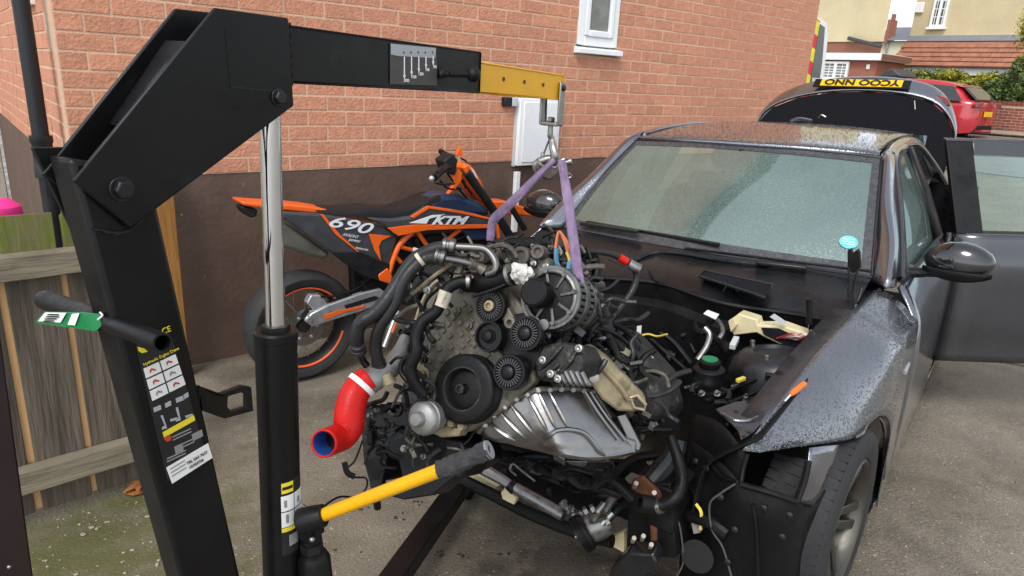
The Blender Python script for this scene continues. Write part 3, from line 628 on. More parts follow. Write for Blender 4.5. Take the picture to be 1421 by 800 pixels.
# ---------------------------------------------------------------- shackle and lifting sling
CZ = Vector((0, 0, 1))
SC = CM @ Vector((hx + .004, hy - .002, 1.452))
shk = thing('bow_shackle', 'worn steel bow shackle hanging from the crane hook', 'shackle', loc=SC)
rw = CR.copy(); rw.z = 0; rw.normalize(); fw = Vector((-rw.y, rw.x, 0))
m = MB(); m.tube([rw * -.030 + CZ * -.022 + fw * .0, rw * -.034 + CZ * .0, rw * -.016 + CZ * .012, rw * .004 + CZ * .016, rw * .022 + CZ * .010, rw * .036 + CZ * .016], [.006, .009, .010, .010, .009, .007], n=12); m.build('bow', 'zinc', shk)
m = MB(); m.prism([rw * -.032 + CZ * .016 - fw * .014, rw * -.018 + CZ * .004 - fw * .018, rw * .012 + CZ * .002 - fw * .018, rw * .026 + CZ * .012 - fw * .014, rw * .020 + CZ * -.018 - fw * .016, rw * .004 + CZ * -.034 - fw * .016, rw * -.018 + CZ * -.03 - fw * .016, rw * -.033 + CZ * -.008 - fw * .014], fw * .02)
mk('steel_worn', (.22, .19, .16), .42, metal=.9, var=.4, scale=40, bump=.001, bscale=200)
m.build('body', 'steel_worn', shk, bevel=.004)
m = MB(); m.cyl(rw * .012 + CZ * .002 - fw * .006, rw * .045 + CZ * .012 - fw * .012, .006, n=12); m.cyl(rw * .045 + CZ * .012 - fw * .012, rw * .052 + CZ * .014 - fw * .0133, .0085, n=12); m.build('pin', 'zinc', shk)
m = MB(); m.tube([rw * .03 + CZ * -.02, rw * .05 + CZ * -.027, rw * .055 + CZ * -.02, rw * .035 + CZ * -.013], .0018, n=6); m.build('split_wire', 'zinc', shk)
def strap(pts, wds, thick=.0022):
    p = catmull(pts, 8); m_ = MB(); rows = []; n = len(p)
    for i, q in enumerate(p):
        t = (p[min(i + 1, n - 1)] - p[max(i - 1, 0)]).normalized(); s = t.cross(CF).normalized(); u = i / (n - 1) * (len(wds) - 1); j = min(int(u), len(wds) - 2); wd = wds[j] + (wds[j + 1] - wds[j]) * (u - j)
        rows.append([q + s * wd * (k / 6 - .5) + CF * (.0022 * math.cos(k / 6 * 6.28 * .9 + .5) + .004 * noise.noise(q * 22 + s * k * 9)) for k in range(7)])
    return m_.grid(rows), thick
sling = thing('lifting_sling', 'purple webbing lifting sling between the shackle and the engine', 'sling', loc=SC)
for nm, pts, wds in (('webbing', [at(770, 222, 1.60), at(735, 256, 1.63), at(705, 286, 1.66), at(687, 303, 1.68), at(682, 316, 1.69), at(680, 335, 1.70)], [.014, .020, .024, .024, .021, .019]),
                     ('webbing', [at(779, 222, 1.585), at(786, 262, 1.57), at(794, 320, 1.56), at(802, 378, 1.56), at(809, 415, 1.57)], [.017, .022, .024, .024, .022])):
    m, th = strap(pts, wds); m.v = [q - SC for q in m.v]; m.build(nm, 'purple_web', sling, solid=th, smooth=70)

# weld beads where plates meet tubes
def weld(pts, r=.0022):
    m = MB(); p = catmull(pts, 10); rows = []
    for i, q in enumerate(p):
        rr_ = r * (1 + .35 * math.sin(i * 1.9)); rows.append([q + Vector((math.cos(t) * rr_, math.sin(t) * rr_ * .6 , math.sin(t + .4) * rr_)) for t in [6.28318 * j / 6 for j in range(7)]])
    m.grid(rows); m.build('weld_bead', 'crane_black', crane, smooth=60)
weld([(.003, -.001, 1.626), (.004, -.001, 1.665), (.004, -.001, 1.704)]); weld([(-.098, -.0065, 1.622), (-.06, -.0065, 1.619), (-.035, -.0065, 1.618)], .0012); weld([(-.098, -.0065, 1.622), (-.099, -.0065, 1.66), (-.10, -.0065, 1.69)], .0009)
weld([(pu(1.46) - .04, .0015, 1.468), (-.245, -.001, 1.460), (pu(1.49) + .045, .001, 1.492)], .0016)
weld([(-.168, .009, 1.232), (-.170, .009, 1.21), (-.172, .009, 1.196)], .002)
# ---------------------------------------------------------------- stripped car
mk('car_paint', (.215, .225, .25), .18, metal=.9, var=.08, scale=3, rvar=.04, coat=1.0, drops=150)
mk('car_paint_dry_shaded', (.058, .060, .068), .26, metal=.7, var=.12, scale=3, rvar=.06, coat=1.0)  # bead-free body paint; dark ground reflections put into its base colour
mk('plastic_black', (.006, .006, .0066), .42, spec=.3, var=.4, scale=12, rvar=.18, bump=.0008, bscale=120)
mk('plastic_wet', (.010, .0105, .012), .26, var=.35, scale=9, rvar=.14, bump=.001, bscale=60, drops=150)
mk('liner_black', (.006, .006, .0065), .6, spec=.22, var=.5, scale=5, rvar=.2, bump=.002, bscale=50, dirt=(.020, .018, .016), dscale=5, dlo=.55, dhi=.75)
mk('bay_paint', (.035, .037, .042), .4, metal=.4, var=.4, scale=8, rvar=.2, dirt=(.012, .012, .012), dscale=7, dlo=.45, dhi=.62)
mk('flange_paint', (.085, .088, .098), .32, metal=.6, var=.3, scale=14, rvar=.12, drops=170, dirt=(.02, .02, .02), dscale=14, dlo=.56, dhi=.68)
mk('mirror_gloss', (.012, .0125, .014), .12, var=.1, rvar=.03, coat=1.0)
mk('felt_black', (.012, .012, .015), .95, spec=.1, var=.3, scale=60, bump=.001, bscale=300)
mk('seal', (.01, .01, .011), .5)
mk('interior_dark', (.03, .031, .032), .8, var=.3, scale=10)
mk('seat_cloth', (.075, .08, .078), .85, var=.25, scale=20)
mk('alloy', (.105, .10, .085), .42, metal=.9, var=.2, scale=12)
mk('lens_amber', (.30, .30, .31), .15, var=.1)
mk('lens_red', (.20, .05, .055), .15, var=.15)  # red lens dulled, with a grey reflection put into its colour
mk('plate_yellow', (.78, .47, .01), .4, var=.05)
mk('cream_plastic', (.62, .54, .33), .5, var=.15, scale=20)
mk('rust', (.12, .045, .02), .85, var=.5, scale=25, bump=.002, bscale=90)
mk('metal_dull', (.24, .24, .235), .42, metal=.85, var=.35, scale=25, rvar=.2, dirt=(.07, .065, .055), dscale=14, dlo=.5, dhi=.68)
mk('sticker_blue', (.12, .50, .62), .4, var=.3, scale=30)
mk('cap_green', (.02, .16, .07), .4)
mk('screw_orange', (.85, .16, .02), .35, var=.05)
def glass(name, tint, speck=.0, drops=170, r=.02, ior=2.2):
    m = bpy.data.materials.new(name); m.use_nodes = True; t = m.node_tree; N = t.nodes; L = t.links; N.clear()
    out = N.new('ShaderNodeOutputMaterial'); tr = N.new('ShaderNodeBsdfTransparent'); tr.inputs[0].default_value = (*tint, 1); gl = N.new('ShaderNodeBsdfGlossy'); gl.inputs['Roughness'].default_value = r; gl.inputs[0].default_value = (.86, 1, .97, 1)
    geo = N.new('ShaderNodeNewGeometry'); fr = N.new('ShaderNodeFresnel'); fr.inputs['IOR'].default_value = ior
    mx = N.new('ShaderNodeMixShader'); L.new(fr.outputs[0], mx.inputs[0]); L.new(tr.outputs[0], mx.inputs[1]); L.new(gl.outputs[0], mx.inputs[2])
    v = N.new('ShaderNodeTexVoronoi'); v.inputs['Scale'].default_value = drops; L.new(geo.outputs['Position'], v.inputs['Vector'])
    d = N.new('ShaderNodeMapRange'); d.inputs['From Min'].default_value = .10; d.inputs['From Max'].default_value = .36; d.inputs['To Min'].default_value = 1; d.inputs['To Max'].default_value = 0; L.new(v.outputs['Distance'], d.inputs[0])
    if speck:
        b = N.new('ShaderNodeBump'); b.inputs['Distance'].default_value = .06 / drops; b.inputs['Strength'].default_value = .8; L.new(d.outputs[0], b.inputs['Height']); L.new(b.outputs[0], gl.inputs['Normal'])
        df = N.new('ShaderNodeBsdfDiffuse'); df.inputs[0].default_value = (.46, .66, .59, 1)
        sp = N.new('ShaderNodeSeparateColor'); L.new(v.outputs['Color'], sp.inputs[0]); gt = N.new('ShaderNodeMath'); gt.operation = 'GREATER_THAN'; gt.inputs[1].default_value = .35; L.new(sp.outputs[0], gt.inputs[0])
        nz = N.new('ShaderNodeTexNoise'); nz.inputs['Scale'].default_value = 3.5; L.new(geo.outputs['Position'], nz.inputs['Vector'])
        m1 = N.new('ShaderNodeMath'); m1.operation = 'MULTIPLY'; L.new(d.outputs[0], m1.inputs[0]); L.new(gt.outputs[0], m1.inputs[1])
        m2 = N.new('ShaderNodeMath'); m2.operation = 'MULTIPLY_ADD'; m2.inputs[1].default_value = speck; L.new(m1.outputs[0], m2.inputs[0]); m2.inputs[2].default_value = speck * .42
        mz = N.new('ShaderNodeMath'); mz.operation = 'MULTIPLY'; L.new(m2.outputs[0], mz.inputs[0]); 
        mr = N.new('ShaderNodeMapRange'); mr.inputs['To Min'].default_value = .6; mr.inputs['To Max'].default_value = 1.4; L.new(nz.outputs[0], mr.inputs[0]); L.new(mr.outputs[0], mz.inputs[1])
        mx2 = N.new('ShaderNodeMixShader'); L.new(mz.outputs[0], mx2.inputs[0]); L.new(mx.outputs[0], mx2.inputs[1]); L.new(df.outputs[0], mx2.inputs[2]); L.new(mx2.outputs[0], out.inputs[0])
    else: L.new(mx.outputs[0], out.inputs[0])
    MT[name] = m
glass('windscreen_glass', (.44, .63, .54), .32, drops=240, ior=2.9); glass('door_glass', (.62, .74, .66), .16, ior=1.5); glass('clear_glass', (.6, .7, .66))
_ax = Vector((CAX.x, CAX.y, .03)).normalized(); _ay = Vector((CAY.x, CAY.y, .033)); _ay = (_ay - _ax * _ay.dot(_ax)).normalized(); _az = _ax.cross(_ay)
KM = frame(CAR0, _ax, _ay, _az); KMI = KM.inverted()      # x to the car's left side, y to its rear, z up, origin under the front axle
car = thing('stripped_car', 'dark grey saloon car without bonnet or front end, boot and rear door open', 'car', M=KM)
def kp(px, py, axis, val):
    n = (_ax, _ay, _az)[axis]; return KMI @ on_plane(px, py, CAR0 + n * val, n)
def sgrid(rows, k=3):
    r1 = [catmull(r_, k) for r_ in rows]; cols = [catmull(c, k) for c in zip(*r1)]; return [list(r_) for r_ in zip(*cols)]
def mir(rows, s): return [[(p[0] * s, p[1], p[2]) for p in r_] for r_ in rows]
FEN = [
 [(.622,-.437,.704),(.634,-.43,.704),(.644,-.424,.703),(.652,-.418,.702),(.66,-.41,.70)],
 [(.645,-.35,.762),(.675,-.35,.758),(.70,-.342,.747),(.715,-.33,.726),(.722,-.305,.690)],
 [(.665,-.22,.815),(.715,-.22,.806),(.765,-.21,.782),(.79,-.2,.738),(.795,-.175,.672)],
 [(.68,-.08,.855),(.74,-.08,.843),(.80,-.08,.813),(.83,-.08,.76),(.84,-.09,.668)],
 [(.69,.06,.876),(.755,.06,.864),(.822,.06,.831),(.855,.06,.77),(.866,.06,.676)],
 [(.70,.2,.893),(.765,.2,.880),(.838,.2,.845),(.872,.2,.78),(.885,.2,.622)],
 [(.708,.31,.906),(.77,.31,.892),(.848,.31,.853),(.882,.31,.78),(.893,.315,.49)],
 [(.712,.36,.912),(.775,.36,.898),(.852,.36,.857),(.886,.36,.78),(.890,.365,.19)],
 [(.735,.62,.935),(.79,.60,.918),(.862,.58,.865),(.893,.56,.78),(.888,.54,.19)]]
def flat(i, b):      # near-flat section from the inner edge to the lower edge, bulged a little
    a, c = Vector(FEN[i][0]), Vector(FEN[i][4]); FEN[i] = [tuple(a.lerp(c, t) + Vector((.75, 0, .66)) * (b * 4 * t * (1 - t))) for t in (0, .25, .5, .75, 1)]
flat(1, .006); flat(2, .014); flat(3, .024); flat(4, .040)
mk('rain_bead', (.035, .038, .045), .06, var=.1, rvar=.02, coat=1.0)
def beads(rows, n, r0, r1, parent, seed):
    g = random.Random(seed); m = MB(); R_, C_ = len(rows), len(rows[0])
    for k in range(n):
        u, v = g.random() * (R_ - 1.001), g.random() * (C_ - 1.001); i, j = int(u), int(v); a, b, c, d = (Vector(rows[i][j]), Vector(rows[i][j + 1]), Vector(rows[i + 1][j]), Vector(rows[i + 1][j + 1]))
        p = a.lerp(b, v - j).lerp(c.lerp(d, v - j), u - i); x = (b - a); y = (c - a); nn = x.cross(y)
        if nn.length < 1e-9: continue
        nn.normalize()
        if nn.z < 0: nn = -nn
        x.normalize(); y = nn.cross(x); r_ = r0 + (r1 - r0) * g.random() ** 2; p = p + nn * .0022
        ring = [p + (x * math.cos(t) + y * math.sin(t)) * r_ for t in (0, 1.047, 2.094, 3.142, 4.189, 5.236)]; mid = [p + nn * r_ * .42 + (q - p) * .66 for q in ring]
        m.add(ring + mid + [p + nn * r_ * .58], [(h, (h + 1) % 6, 6 + (h + 1) % 6, 6 + h) for h in range(6)] + [(6 + h, 6 + (h + 1) % 6, 12) for h in range(6)])
    return m.build('rain_beads', 'rain_bead', parent, smooth=80, kind='stuff')
def dense(rows): return [sum(([a, tuple(.5 * (x + y) for x, y in zip(a, b))] for a, b in zip(r_, r_[1:])), []) + [r_[-1]] for r_ in rows]
for s in (1, -1):
    fo = MB().grid(mir(sgrid(FEN, 4), s)).build('front_wing', 'car_paint', car, solid=.004, offset=0, smooth=50)
    if s > 0: beads(sgrid(FEN, 4), 5200, .0010, .0030, fo, 5)
    lip = MB(); lip.tube([(x * s, y, z) for x, y, z in [(.84,-.09,.666)] + [(.852 + .04 * min(1, max(0, a / 90)), .362 * math.sin(R(a)), .32 + .352 * math.cos(R(a))) for a in range(-8, 100, 9)]], .007, n=6); lip.build('arch_lip', 'car_paint_dry_shaded', fo)
    # inner gutter and bolting flange along the wing top
    MB().grid(mir([[(p[0][0] + .002, p[0][1], p[0][2] - .002), (p[0][0] - .018, p[0][1], p[0][2] - .016), (p[0][0] - .075, p[0][1], p[0][2] - .020)] for p in FEN[1:]], s)).build('wing_flange', 'flange_paint', car, solid=.003)
    # side repeater
    q = (.892 * s, .46, .70); MB().obox((.893 * s, .44, .715), (.004, 0, 0), (0, .034, .004), (0, -.001, .010)).build('side_repeater', 'lens_amber', fo, bevel=.003)
    # door outer skin
    D = [[(.812,y,.955),(.862,y,.88),(.897,y,.78),(.899,y,.55),(.884,y,.20)] for y in (.64,.9,1.3,1.70)]
    D[0] = [(.80,.66,.942),(.862,.60,.866),(.895,.565,.78),(.897,.555,.55),(.886,.545,.20)]
    do = MB().grid(mir(sgrid(D, 3), s)).build('front_door', 'car_paint', car, solid=.012, offset=-1 if s > 0 else 1, smooth=50)
    # window frame: front edge follows the pillar, then top, rear post
    FR = [(.790,.74,.95), (.735,.93,1.09), (.675,1.10,1.23), (.625,1.26,1.325), (.605,1.42,1.352), (.598,1.66,1.36)]
    m = MB(); m.tube([(x * s, y, z) for x, y, z in FR], .016, n=8); m.build('window_frame', 'car_paint_dry_shaded', do)
    m = MB(); m.tube([(x * s * 1.0 + .012 * s, y + .012, z - .012) for x, y, z in FR], .010, n=6); m.build('window_seal', 'seal', do)
    MB().grid(mir([[(.806,1.55,.945),(.812,1.70,.945)],[(.715,1.58,1.16),(.718,1.71,1.16)],[(.615,1.62,1.355),(.612,1.72,1.355)]], s)).build('door_post', 'plastic_black', do, solid=.03, offset=0)
    gl = [[(.79,.78,.95),(.797,1.1,.95),(.80,1.56,.95)],[(.725,.98,1.12),(.733,1.2,1.12),(.735,1.58,1.12)],[(.64,1.24,1.315),(.628,1.4,1.335),(.615,1.62,1.345)]]
    MB().grid(mir(sgrid(gl, 3), s)).build('door_pane', 'door_glass', do)
    m = MB(); m.tube([(.80 * s, .70, .952), (.812 * s, 1.1, .956), (.815 * s, 1.7, .956)], .010, n=6); m.build('belt_trim', 'seal', do)
    # sill and underbody side
    MB().grid(mir([[(.884,y,.20),(.87,y,.15),(.80,y,.14)] for y in (.37, 1.0, 1.8, 2.4)], s)).build('sill', 'car_paint_dry_shaded', car, solid=.005)
    # windscreen pillar
    PIL = [[(.700,.655,.946),(.765,.58,.955),(.792,.64,.945)],[(.667,.818,1.078),(.737,.77,1.075),(.752,.85,1.06)],[(.633,.958,1.199),(.672,.96,1.205),(.69,1.05,1.195)],[(.597,1.118,1.308),(.618,1.15,1.343),(.635,1.24,1.325)],[(.578,1.185,1.350),(.590,1.26,1.374),(.612,1.36,1.352)]]
    MB().grid(mir(sgrid(PIL, 4), s)).build('windscreen_pillar', 'car_paint', car, solid=.02, offset=-1 if s > 0 else 1, smooth=60)
    RAIL = [[(.575,1.22,1.36),(.594,1.28,1.376),(.614,1.36,1.352)],[(.56,1.5,1.388),(.588,1.5,1.385),(.604,1.5,1.358)],[(.555,1.9,1.392),(.58,1.9,1.386),(.60,1.9,1.352)],[(.55,2.35,1.355),(.575,2.35,1.345),(.60,2.35,1.31)],[(.56,2.75,1.24),(.60,2.75,1.22),(.65,2.75,1.17)],[(.60,3.05,1.08),(.66,3.05,1.05),(.72,3.05,1.0)]]
    MB().grid(mir(sgrid(RAIL, 4), s)).build('roof_rail', 'car_paint', car, solid=.02, offset=-1 if s > 0 else 1, smooth=60)
    # rear quarter
    Q = [[(.80,y,.97),(.87,y,.88),(.905,y,.75),(.90,y,.5),(.885,y,.2)] for y in (2.35, 2.55, 2.75)] + [[(.72,3.1,1.0),(.83,3.1,.92),(.89,3.1,.78),(.885,3.1,.55),(.87,3.1,.3)],[(.66,3.5,.98),(.78,3.5,.92),(.83,3.5,.78),(.82,3.5,.55),(.80,3.5,.3)]]
    if s < 0: Q = [[(.812,1.7,.955),(.862,1.7,.88),(.899,1.7,.78),(.899,1.7,.55),(.884,1.7,.20)]] + Q
    MB().grid(mir(sgrid(Q, 3), s)).build('rear_quarter', 'car_paint_dry_shaded', car, solid=.006)
    # pillar between doors, inside
    MB().grid(mir([[(.80,1.70,.95),(.79,1.80,.95)],[(.60,1.74,1.36),(.59,1.82,1.36)]], s)).build('centre_pillar', 'plastic_black', car, solid=.03)
    MB().grid(mir([[(.86,1.70,.95),(.85,1.80,.95)],[(.86,1.70,.2),(.85,1.80,.2)]], s)).build('centre_pillar', 'car_paint_dry_shaded', car, solid=.02)
# roof skin
RO_ = []
for y, ze, zc, xe in ((1.135,1.362,1.383,.575),(1.22,1.376,1.400,.568),(1.5,1.398,1.424,.556),(1.9,1.402,1.430,.552),(2.35,1.366,1.393,.548)):
    r_ = []
    for i in range(9):
        u = -1 + i / 4; yy = y - (.05 * (1 - u * u) if y < 1.3 else 0) + (.05 if y < 1.2 else 0) * abs(u) ** 2
        r_.append((xe * u, yy, ze + (zc - ze) * (1 - abs(u) ** 2.4)))
    RO_.append(r_)
roof = MB().grid(sgrid(RO_, 3)).build('roof', 'car_paint', car, solid=.02, smooth=60)
beads([[(p[0], p[1], p[2] + .0) for p in r_] for r_ in sgrid(RO_, 3)], 5200, .0012, .0036, roof, 6)
for s in (1, -1): MB().tube([(.566 * s, 1.25, 1.381), (.557 * s, 1.6, 1.399), (.552 * s, 2.2, 1.383)], .004, n=6).build('roof_gutter', 'seal', roof)
MB().tube([(-.05, 2.02, 1.43), (-.02, 2.08, 1.445), (.03, 2.16, 1.432)], .010, n=8).build('aerial', 'car_paint_dry_shaded', roof)
# windscreen and its black border
def scr(u, v):   # u -1..1 across, v 0 bottom..1 top
    xb, yb, zb = .70 * u, .585 + .085 * u * u, .972 - .012 * u * u
    xt, yt, zt = .585 * u, 1.105 + .07 * u * u, 1.372 - .022 * u * u
    b = .018 * math.sin(math.pi * v)
    return (xb + (xt - xb) * v, yb + (yt - yb) * v - b * .6, zb + (zt - zb) * v + b)
MB().grid([[scr(-1 + i / 10, j / 12) for i in range(21)] for j in range(13)]).build('windscreen', 'windscreen_glass', car, smooth=80)
ws = car.children[-1]
def off(p, d=.0025): return (p[0], p[1] - d * .6, p[2] + d * .8)
fm = MB()
for (u0, u1, v0, v1) in ((-1, 1, -.01, .075), (-1, 1, .935, 1.0), (-1, -.945, .075, .935), (.945, 1, .075, .935)):
    fm.grid([[off(scr(u0 + (u1 - u0) * i / 12, v0 + (v1 - v0) * j / 4)) for i in range(13)] for j in range(5)])
mk('frit', (.055, .055, .06), .25, var=.3, scale=40, drops=190)
fm.build('windscreen_border', 'frit', ws, smooth=80)
for s in (1, -1): MB().tube([off(scr(s * 1.0, j / 8), .004) for j in range(9)], .005, n=6).build('screen_trim', 'seal', ws)
MB().tube([off(scr(-1 + i / 8, 1.0), .003) for i in range(17)], .006, n=6).build('screen_trim', 'seal', ws)
# round permit sticker inside the screen
q = scr(.87, .215); n1 = (Vector(scr(.89, .215)) - Vector(q)).normalized(); n2 = (Vector(scr(.87, .255)) - Vector(q)).normalized()
st = MB(); cc = Vector(off(q, .004)); st.add([cc + n1 * math.cos(6.283 * i / 24) * .034 + n2 * math.sin(6.283 * i / 24) * .031 for i in range(24)], [tuple(range(24))]); st.build('round_sticker', 'sticker_blue', ws)
for k in range(3): st = MB(); c2 = cc + n2 * (-.012 + .012 * k); st.add([Vector(off(c2 - n1 * .022, .001)), Vector(off(c2 + n1 * .022, .001)), Vector(off(c2 + n1 * .022 + n2 * .003, .001)), Vector(off(c2 - n1 * .022 + n2 * .003, .001))], [(0, 1, 2, 3)]); st.build('sticker_line', 'paper_white', ws)
# cabin
MB().box((-.72, .75, .25), (.72, 2.9, .30)).build('cabin_floor', 'interior_dark', car)
dsh = MB(); dsh.grid(sgrid([[(x, y, z) for x in (-.70, -.35, 0, .35, .70)] for y, z in ((.62,.945),(.80,.955),(.98,.945),(1.04,.90),(1.05,.72),(1.0,.55))], 2)); dsh.build('dashboard', 'interior_dark', car, smooth=60)
MB().tube([(-.36 + .18 * math.cos(t), 1.13 + .045 * math.sin(t), .90 + .165 * math.sin(t)) for t in [6.28318 * i / 24 for i in range(25)]], .015, n=8, smooth=False).build('steering_wheel', 'interior_dark', car)
MB().bar((-.52, 1.13, .89), (-.20, 1.13, .89), .03, .05).build('steering_boss', 'interior_dark', car, bevel=.01)
for sx in (-.36, .36):
    seat = MB(); seat.grid(sgrid([[(sx + .22 * u, y + .05 * u * u * (-1), z) for u in (-1, -.8, 0, .8, 1)] for y, z in ((1.28,.52),(1.75,.50),(1.80,.55),(1.90,.85),(1.97,1.05),(1.99,1.10),(2.03,1.06),(2.0,.6))], 2)); so_ = seat.build('front_seat', 'seat_cloth', car, smooth=60)
    hr = MB(); hr.ball((sx, 2.01, 1.20), .13, .05, .09); hr.build('headrest', 'seat_cloth', so_)
MB().grid(sgrid([[(x, y, z) for x in (-.62, -.3, 0, .3, .62)] for y, z in ((2.2,.55),(2.5,.55),(2.6,.7),(2.72,1.05),(2.95,1.07),(3.05,1.06))], 2)).build('rear_bench', 'seat_cloth', car, smooth=60)
MB().grid([[(x * (1 - .05 * j), 2.42 + .6 * j / 3, 1.365 - .31 * j / 3) for x in (-.60, -.3, 0, .3, .60)] for j in range(4)]).build('rear_window', 'door_glass', car, smooth=80)
rmv = MB(); c = Vector(scr(.03, .84)) + Vector((0, .05, -.03)); rmv.ball(c, .055, .025, .035); rmv.tube([c, Vector(scr(.02, .95))], .012, n=8); rmv.build('rear_view_mirror', 'plastic_black', car)
# boot lid standing open, inner liner towards us
BOUT = [(-.66,.98),(-.69,1.2),(-.68,1.34),(-.60,1.44),(-.42,1.52),(-.18,1.565),(.06,1.575),(.28,1.56),(.46,1.515),(.57,1.43),(.635,1.31),(.64,1.2),(.62,.98)]
bl = MB(); y0 = 3.42; bl.prism([(x, y0 + (z - 1) * .10, z) for x, z in BOUT], (0, .035, 0)); boot = bl.build('boot_lid', 'felt_black', car, bevel=.006)
edge = [(x, y0 + (z - 1) * .10, z) for x, z in BOUT[1:-1]]
rows = [[(x * 1.0, y - .004, z) for x, y, z in edge], [(x * 1.02, y - .01, z + .018) for x, y, z in edge], [(x * 1.01, y + .045, z + .06) for x, y, z in edge], [(x * .97, y + .12, z + .105) for x, y, z in edge], [(x * .95, y + .2, z + .095) for x, y, z in edge]]
MB().grid(sgrid(rows, 3)).build('boot_skin', 'car_paint', boot, solid=.004, smooth=60)
yb_ = y0 + .06
pa = [Vector((-.27, yb_ - .012, 1.600)), Vector((.27, yb_ - .013, 1.596)), Vector((.27, yb_ + .042, 1.641)), Vector((-.27, yb_ + .043, 1.645))]
up_ = Vector((0, -.012, .018))
MB().prism([q + up_ * .3 + Vector((dx, 0, 0)) + d * e for q, dx, d, e in zip(pa, (-.05, .05, .05, -.05), [pa[0] - pa[3], pa[1] - pa[2], pa[2] - pa[1], pa[3] - pa[0]], (.12, .12, .12, .12))], up_ * .15).build('plate_recess', 'plastic_black', boot, smooth=0)
pl_ = MB().prism([q + up_ * .6 for q in pa], up_ * .2).build('number_plate', 'plate_yellow', boot, smooth=0)
text('plate_text', 'YCOO NNO', pa[2] + up_ * .9 + (pa[1] - pa[2]) * .12 + Vector((-.02, 0, 0)), pa[0] - pa[1], pa[1] - pa[2], .08, 'print_black', boot, proud=.002, bold=.003, sx=1.1)
for (x0, x1) in ((1288, 1320),):
    MB().prism([kp(x, y, 1, 3.50) for x, y in ((1290, 140), (1294, 133), (1306, 132), (1316, 138), (1319, 147))], (0, .03, .0)).build('tail_light', 'lens_red', boot, bevel=.004)
MB().tube([kp(1136, 164, 1, 3.30), kp(1140, 160, 1, 3.3), kp(1146, 163, 1, 3.3)], .006, n=6).build('boot_catch', 'zinc', boot)
MB().tube([kp(1269, 140, 1, 3.43), kp(1270, 152, 1, 3.44)], .003, n=5).build('pull_cord', 'paper_white', boot)
# rear body behind the boot opening
MB().grid(sgrid([[(x, y, z) for x in (-.84, -.4, 0, .4, .84)] for y, z in ((3.52,.97),(3.56,.8),(3.58,.6),(3.55,.35))], 2)).build('rear_panel', 'car_paint_dry_shaded', car)
# open rear door, turned out on its front hinges
PH = R(57); hg = Vector((.893, 1.735, 0))
def rdp(l, z, t=0):     # along the door, height, inwards (towards the cabin when shut)
    return Vector((hg.x + l * math.sin(PH) - t * math.cos(PH), hg.y + l * math.cos(PH) + t * math.sin(PH), z))
def tum(z): return 0 if z < .80 else (.035 * (z - .80) / .155 if z < .955 else .035 + (z - .955) * .60)
rd_rows = [[rdp(l, z, tum(z) - (.012 if .45 < z < .85 else 0)) for l in (0, .3, .6, .95)] for z in (.955, .90, .84, .76, .62, .5, .38, .30)]
rdo = MB().grid(sgrid(rd_rows, 2)).build('rear_door', 'car_paint_dry_shaded', car, solid=.05, offset=1, smooth=50)
def fr(l0, z0, l1, z1, wd, nm, mt, th=.03): MB().prism([rdp(l0, z0, tum(z0)), rdp(l1, z1, tum(z1)), rdp(l1 + wd[0], z1 + wd[1], tum(z1 + wd[1])), rdp(l0 + wd[0], z0 + wd[1], tum(z0 + wd[1]))], Vector((math.cos(PH) * -th, math.sin(PH) * th, 0))).build(nm, mt, rdo, bevel=.003)
fr(0, .957, 0, 1.375, (.125, 0), 'door_post', 'plastic_black'); fr(.126, 1.315, .95, 1.30, (0, .062), 'window_frame', 'car_paint_dry_shaded'); fr(.95, .957, .95, 1.36, (-.04, 0), 'window_frame', 'car_paint_dry_shaded')
fr(0, 1.3765, .95, 1.363, (0, .012), 'window_frame', 'car_paint_dry_shaded')
MB().add([rdp(.126, .957, tum(.957) + .012), rdp(.94, .957, tum(.957) + .012), rdp(.94, 1.31, tum(1.31) + .012), rdp(.126, 1.32, tum(1.32) + .012)], [(0, 1, 2, 3)]).build('door_pane', 'door_glass', rdo)
fr(.126, .957, .95, .957, (0, .014), 'belt_trim', 'seal', .006)
# door mirrors
for s in (1, -1):
    c = Vector((.955 * s, .86, 1.022)) if s > 0 else Vector((-.95, .88, 1.012))
    rows = []
    for i in range(10):
        t = i / 9; a = math.pi * t; w_ = math.sin(a) ** .55
        x = c.x + s * (-.125 + .25 * t)
        rows.append([(x, c.y - .075 * w_ * max(0, math.cos(b)) ** .8 + .035 * max(0, -math.cos(b)) , c.z + .072 * w_ * math.sin(b) * (1.08 if math.sin(b) > 0 else .92) + .010 * t * s * 0) for b in [6.28318 * j / 20 for j in range(21)]])
    mo = MB().grid(rows, s < 0).build('door_mirror', 'mirror_gloss', car, smooth=70)
    b_ = MB(); b_.tube([(.80 * s, .84, .955), (.86 * s, .85, .965), (.93 * s, .862, .985)], [.022, .018, .03], n=10); b_.build('mirror_arm', 'plastic_black', mo)
    g_ = MB(); g_.grid([[(c.x + s * (-.11 + .22 * i / 8), c.y - .045, c.z - .066 * math.sin(math.pi * (i + 1) / 10) ** .5), (c.x + s * (-.11 + .22 * i / 8), c.y - .078 * math.sin(math.pi * (i + 1) / 10) ** .5, c.z - .022)] for i in range(9)]); g_.build('mirror_skirt', 'plastic_black', mo, solid=.004, smooth=60)
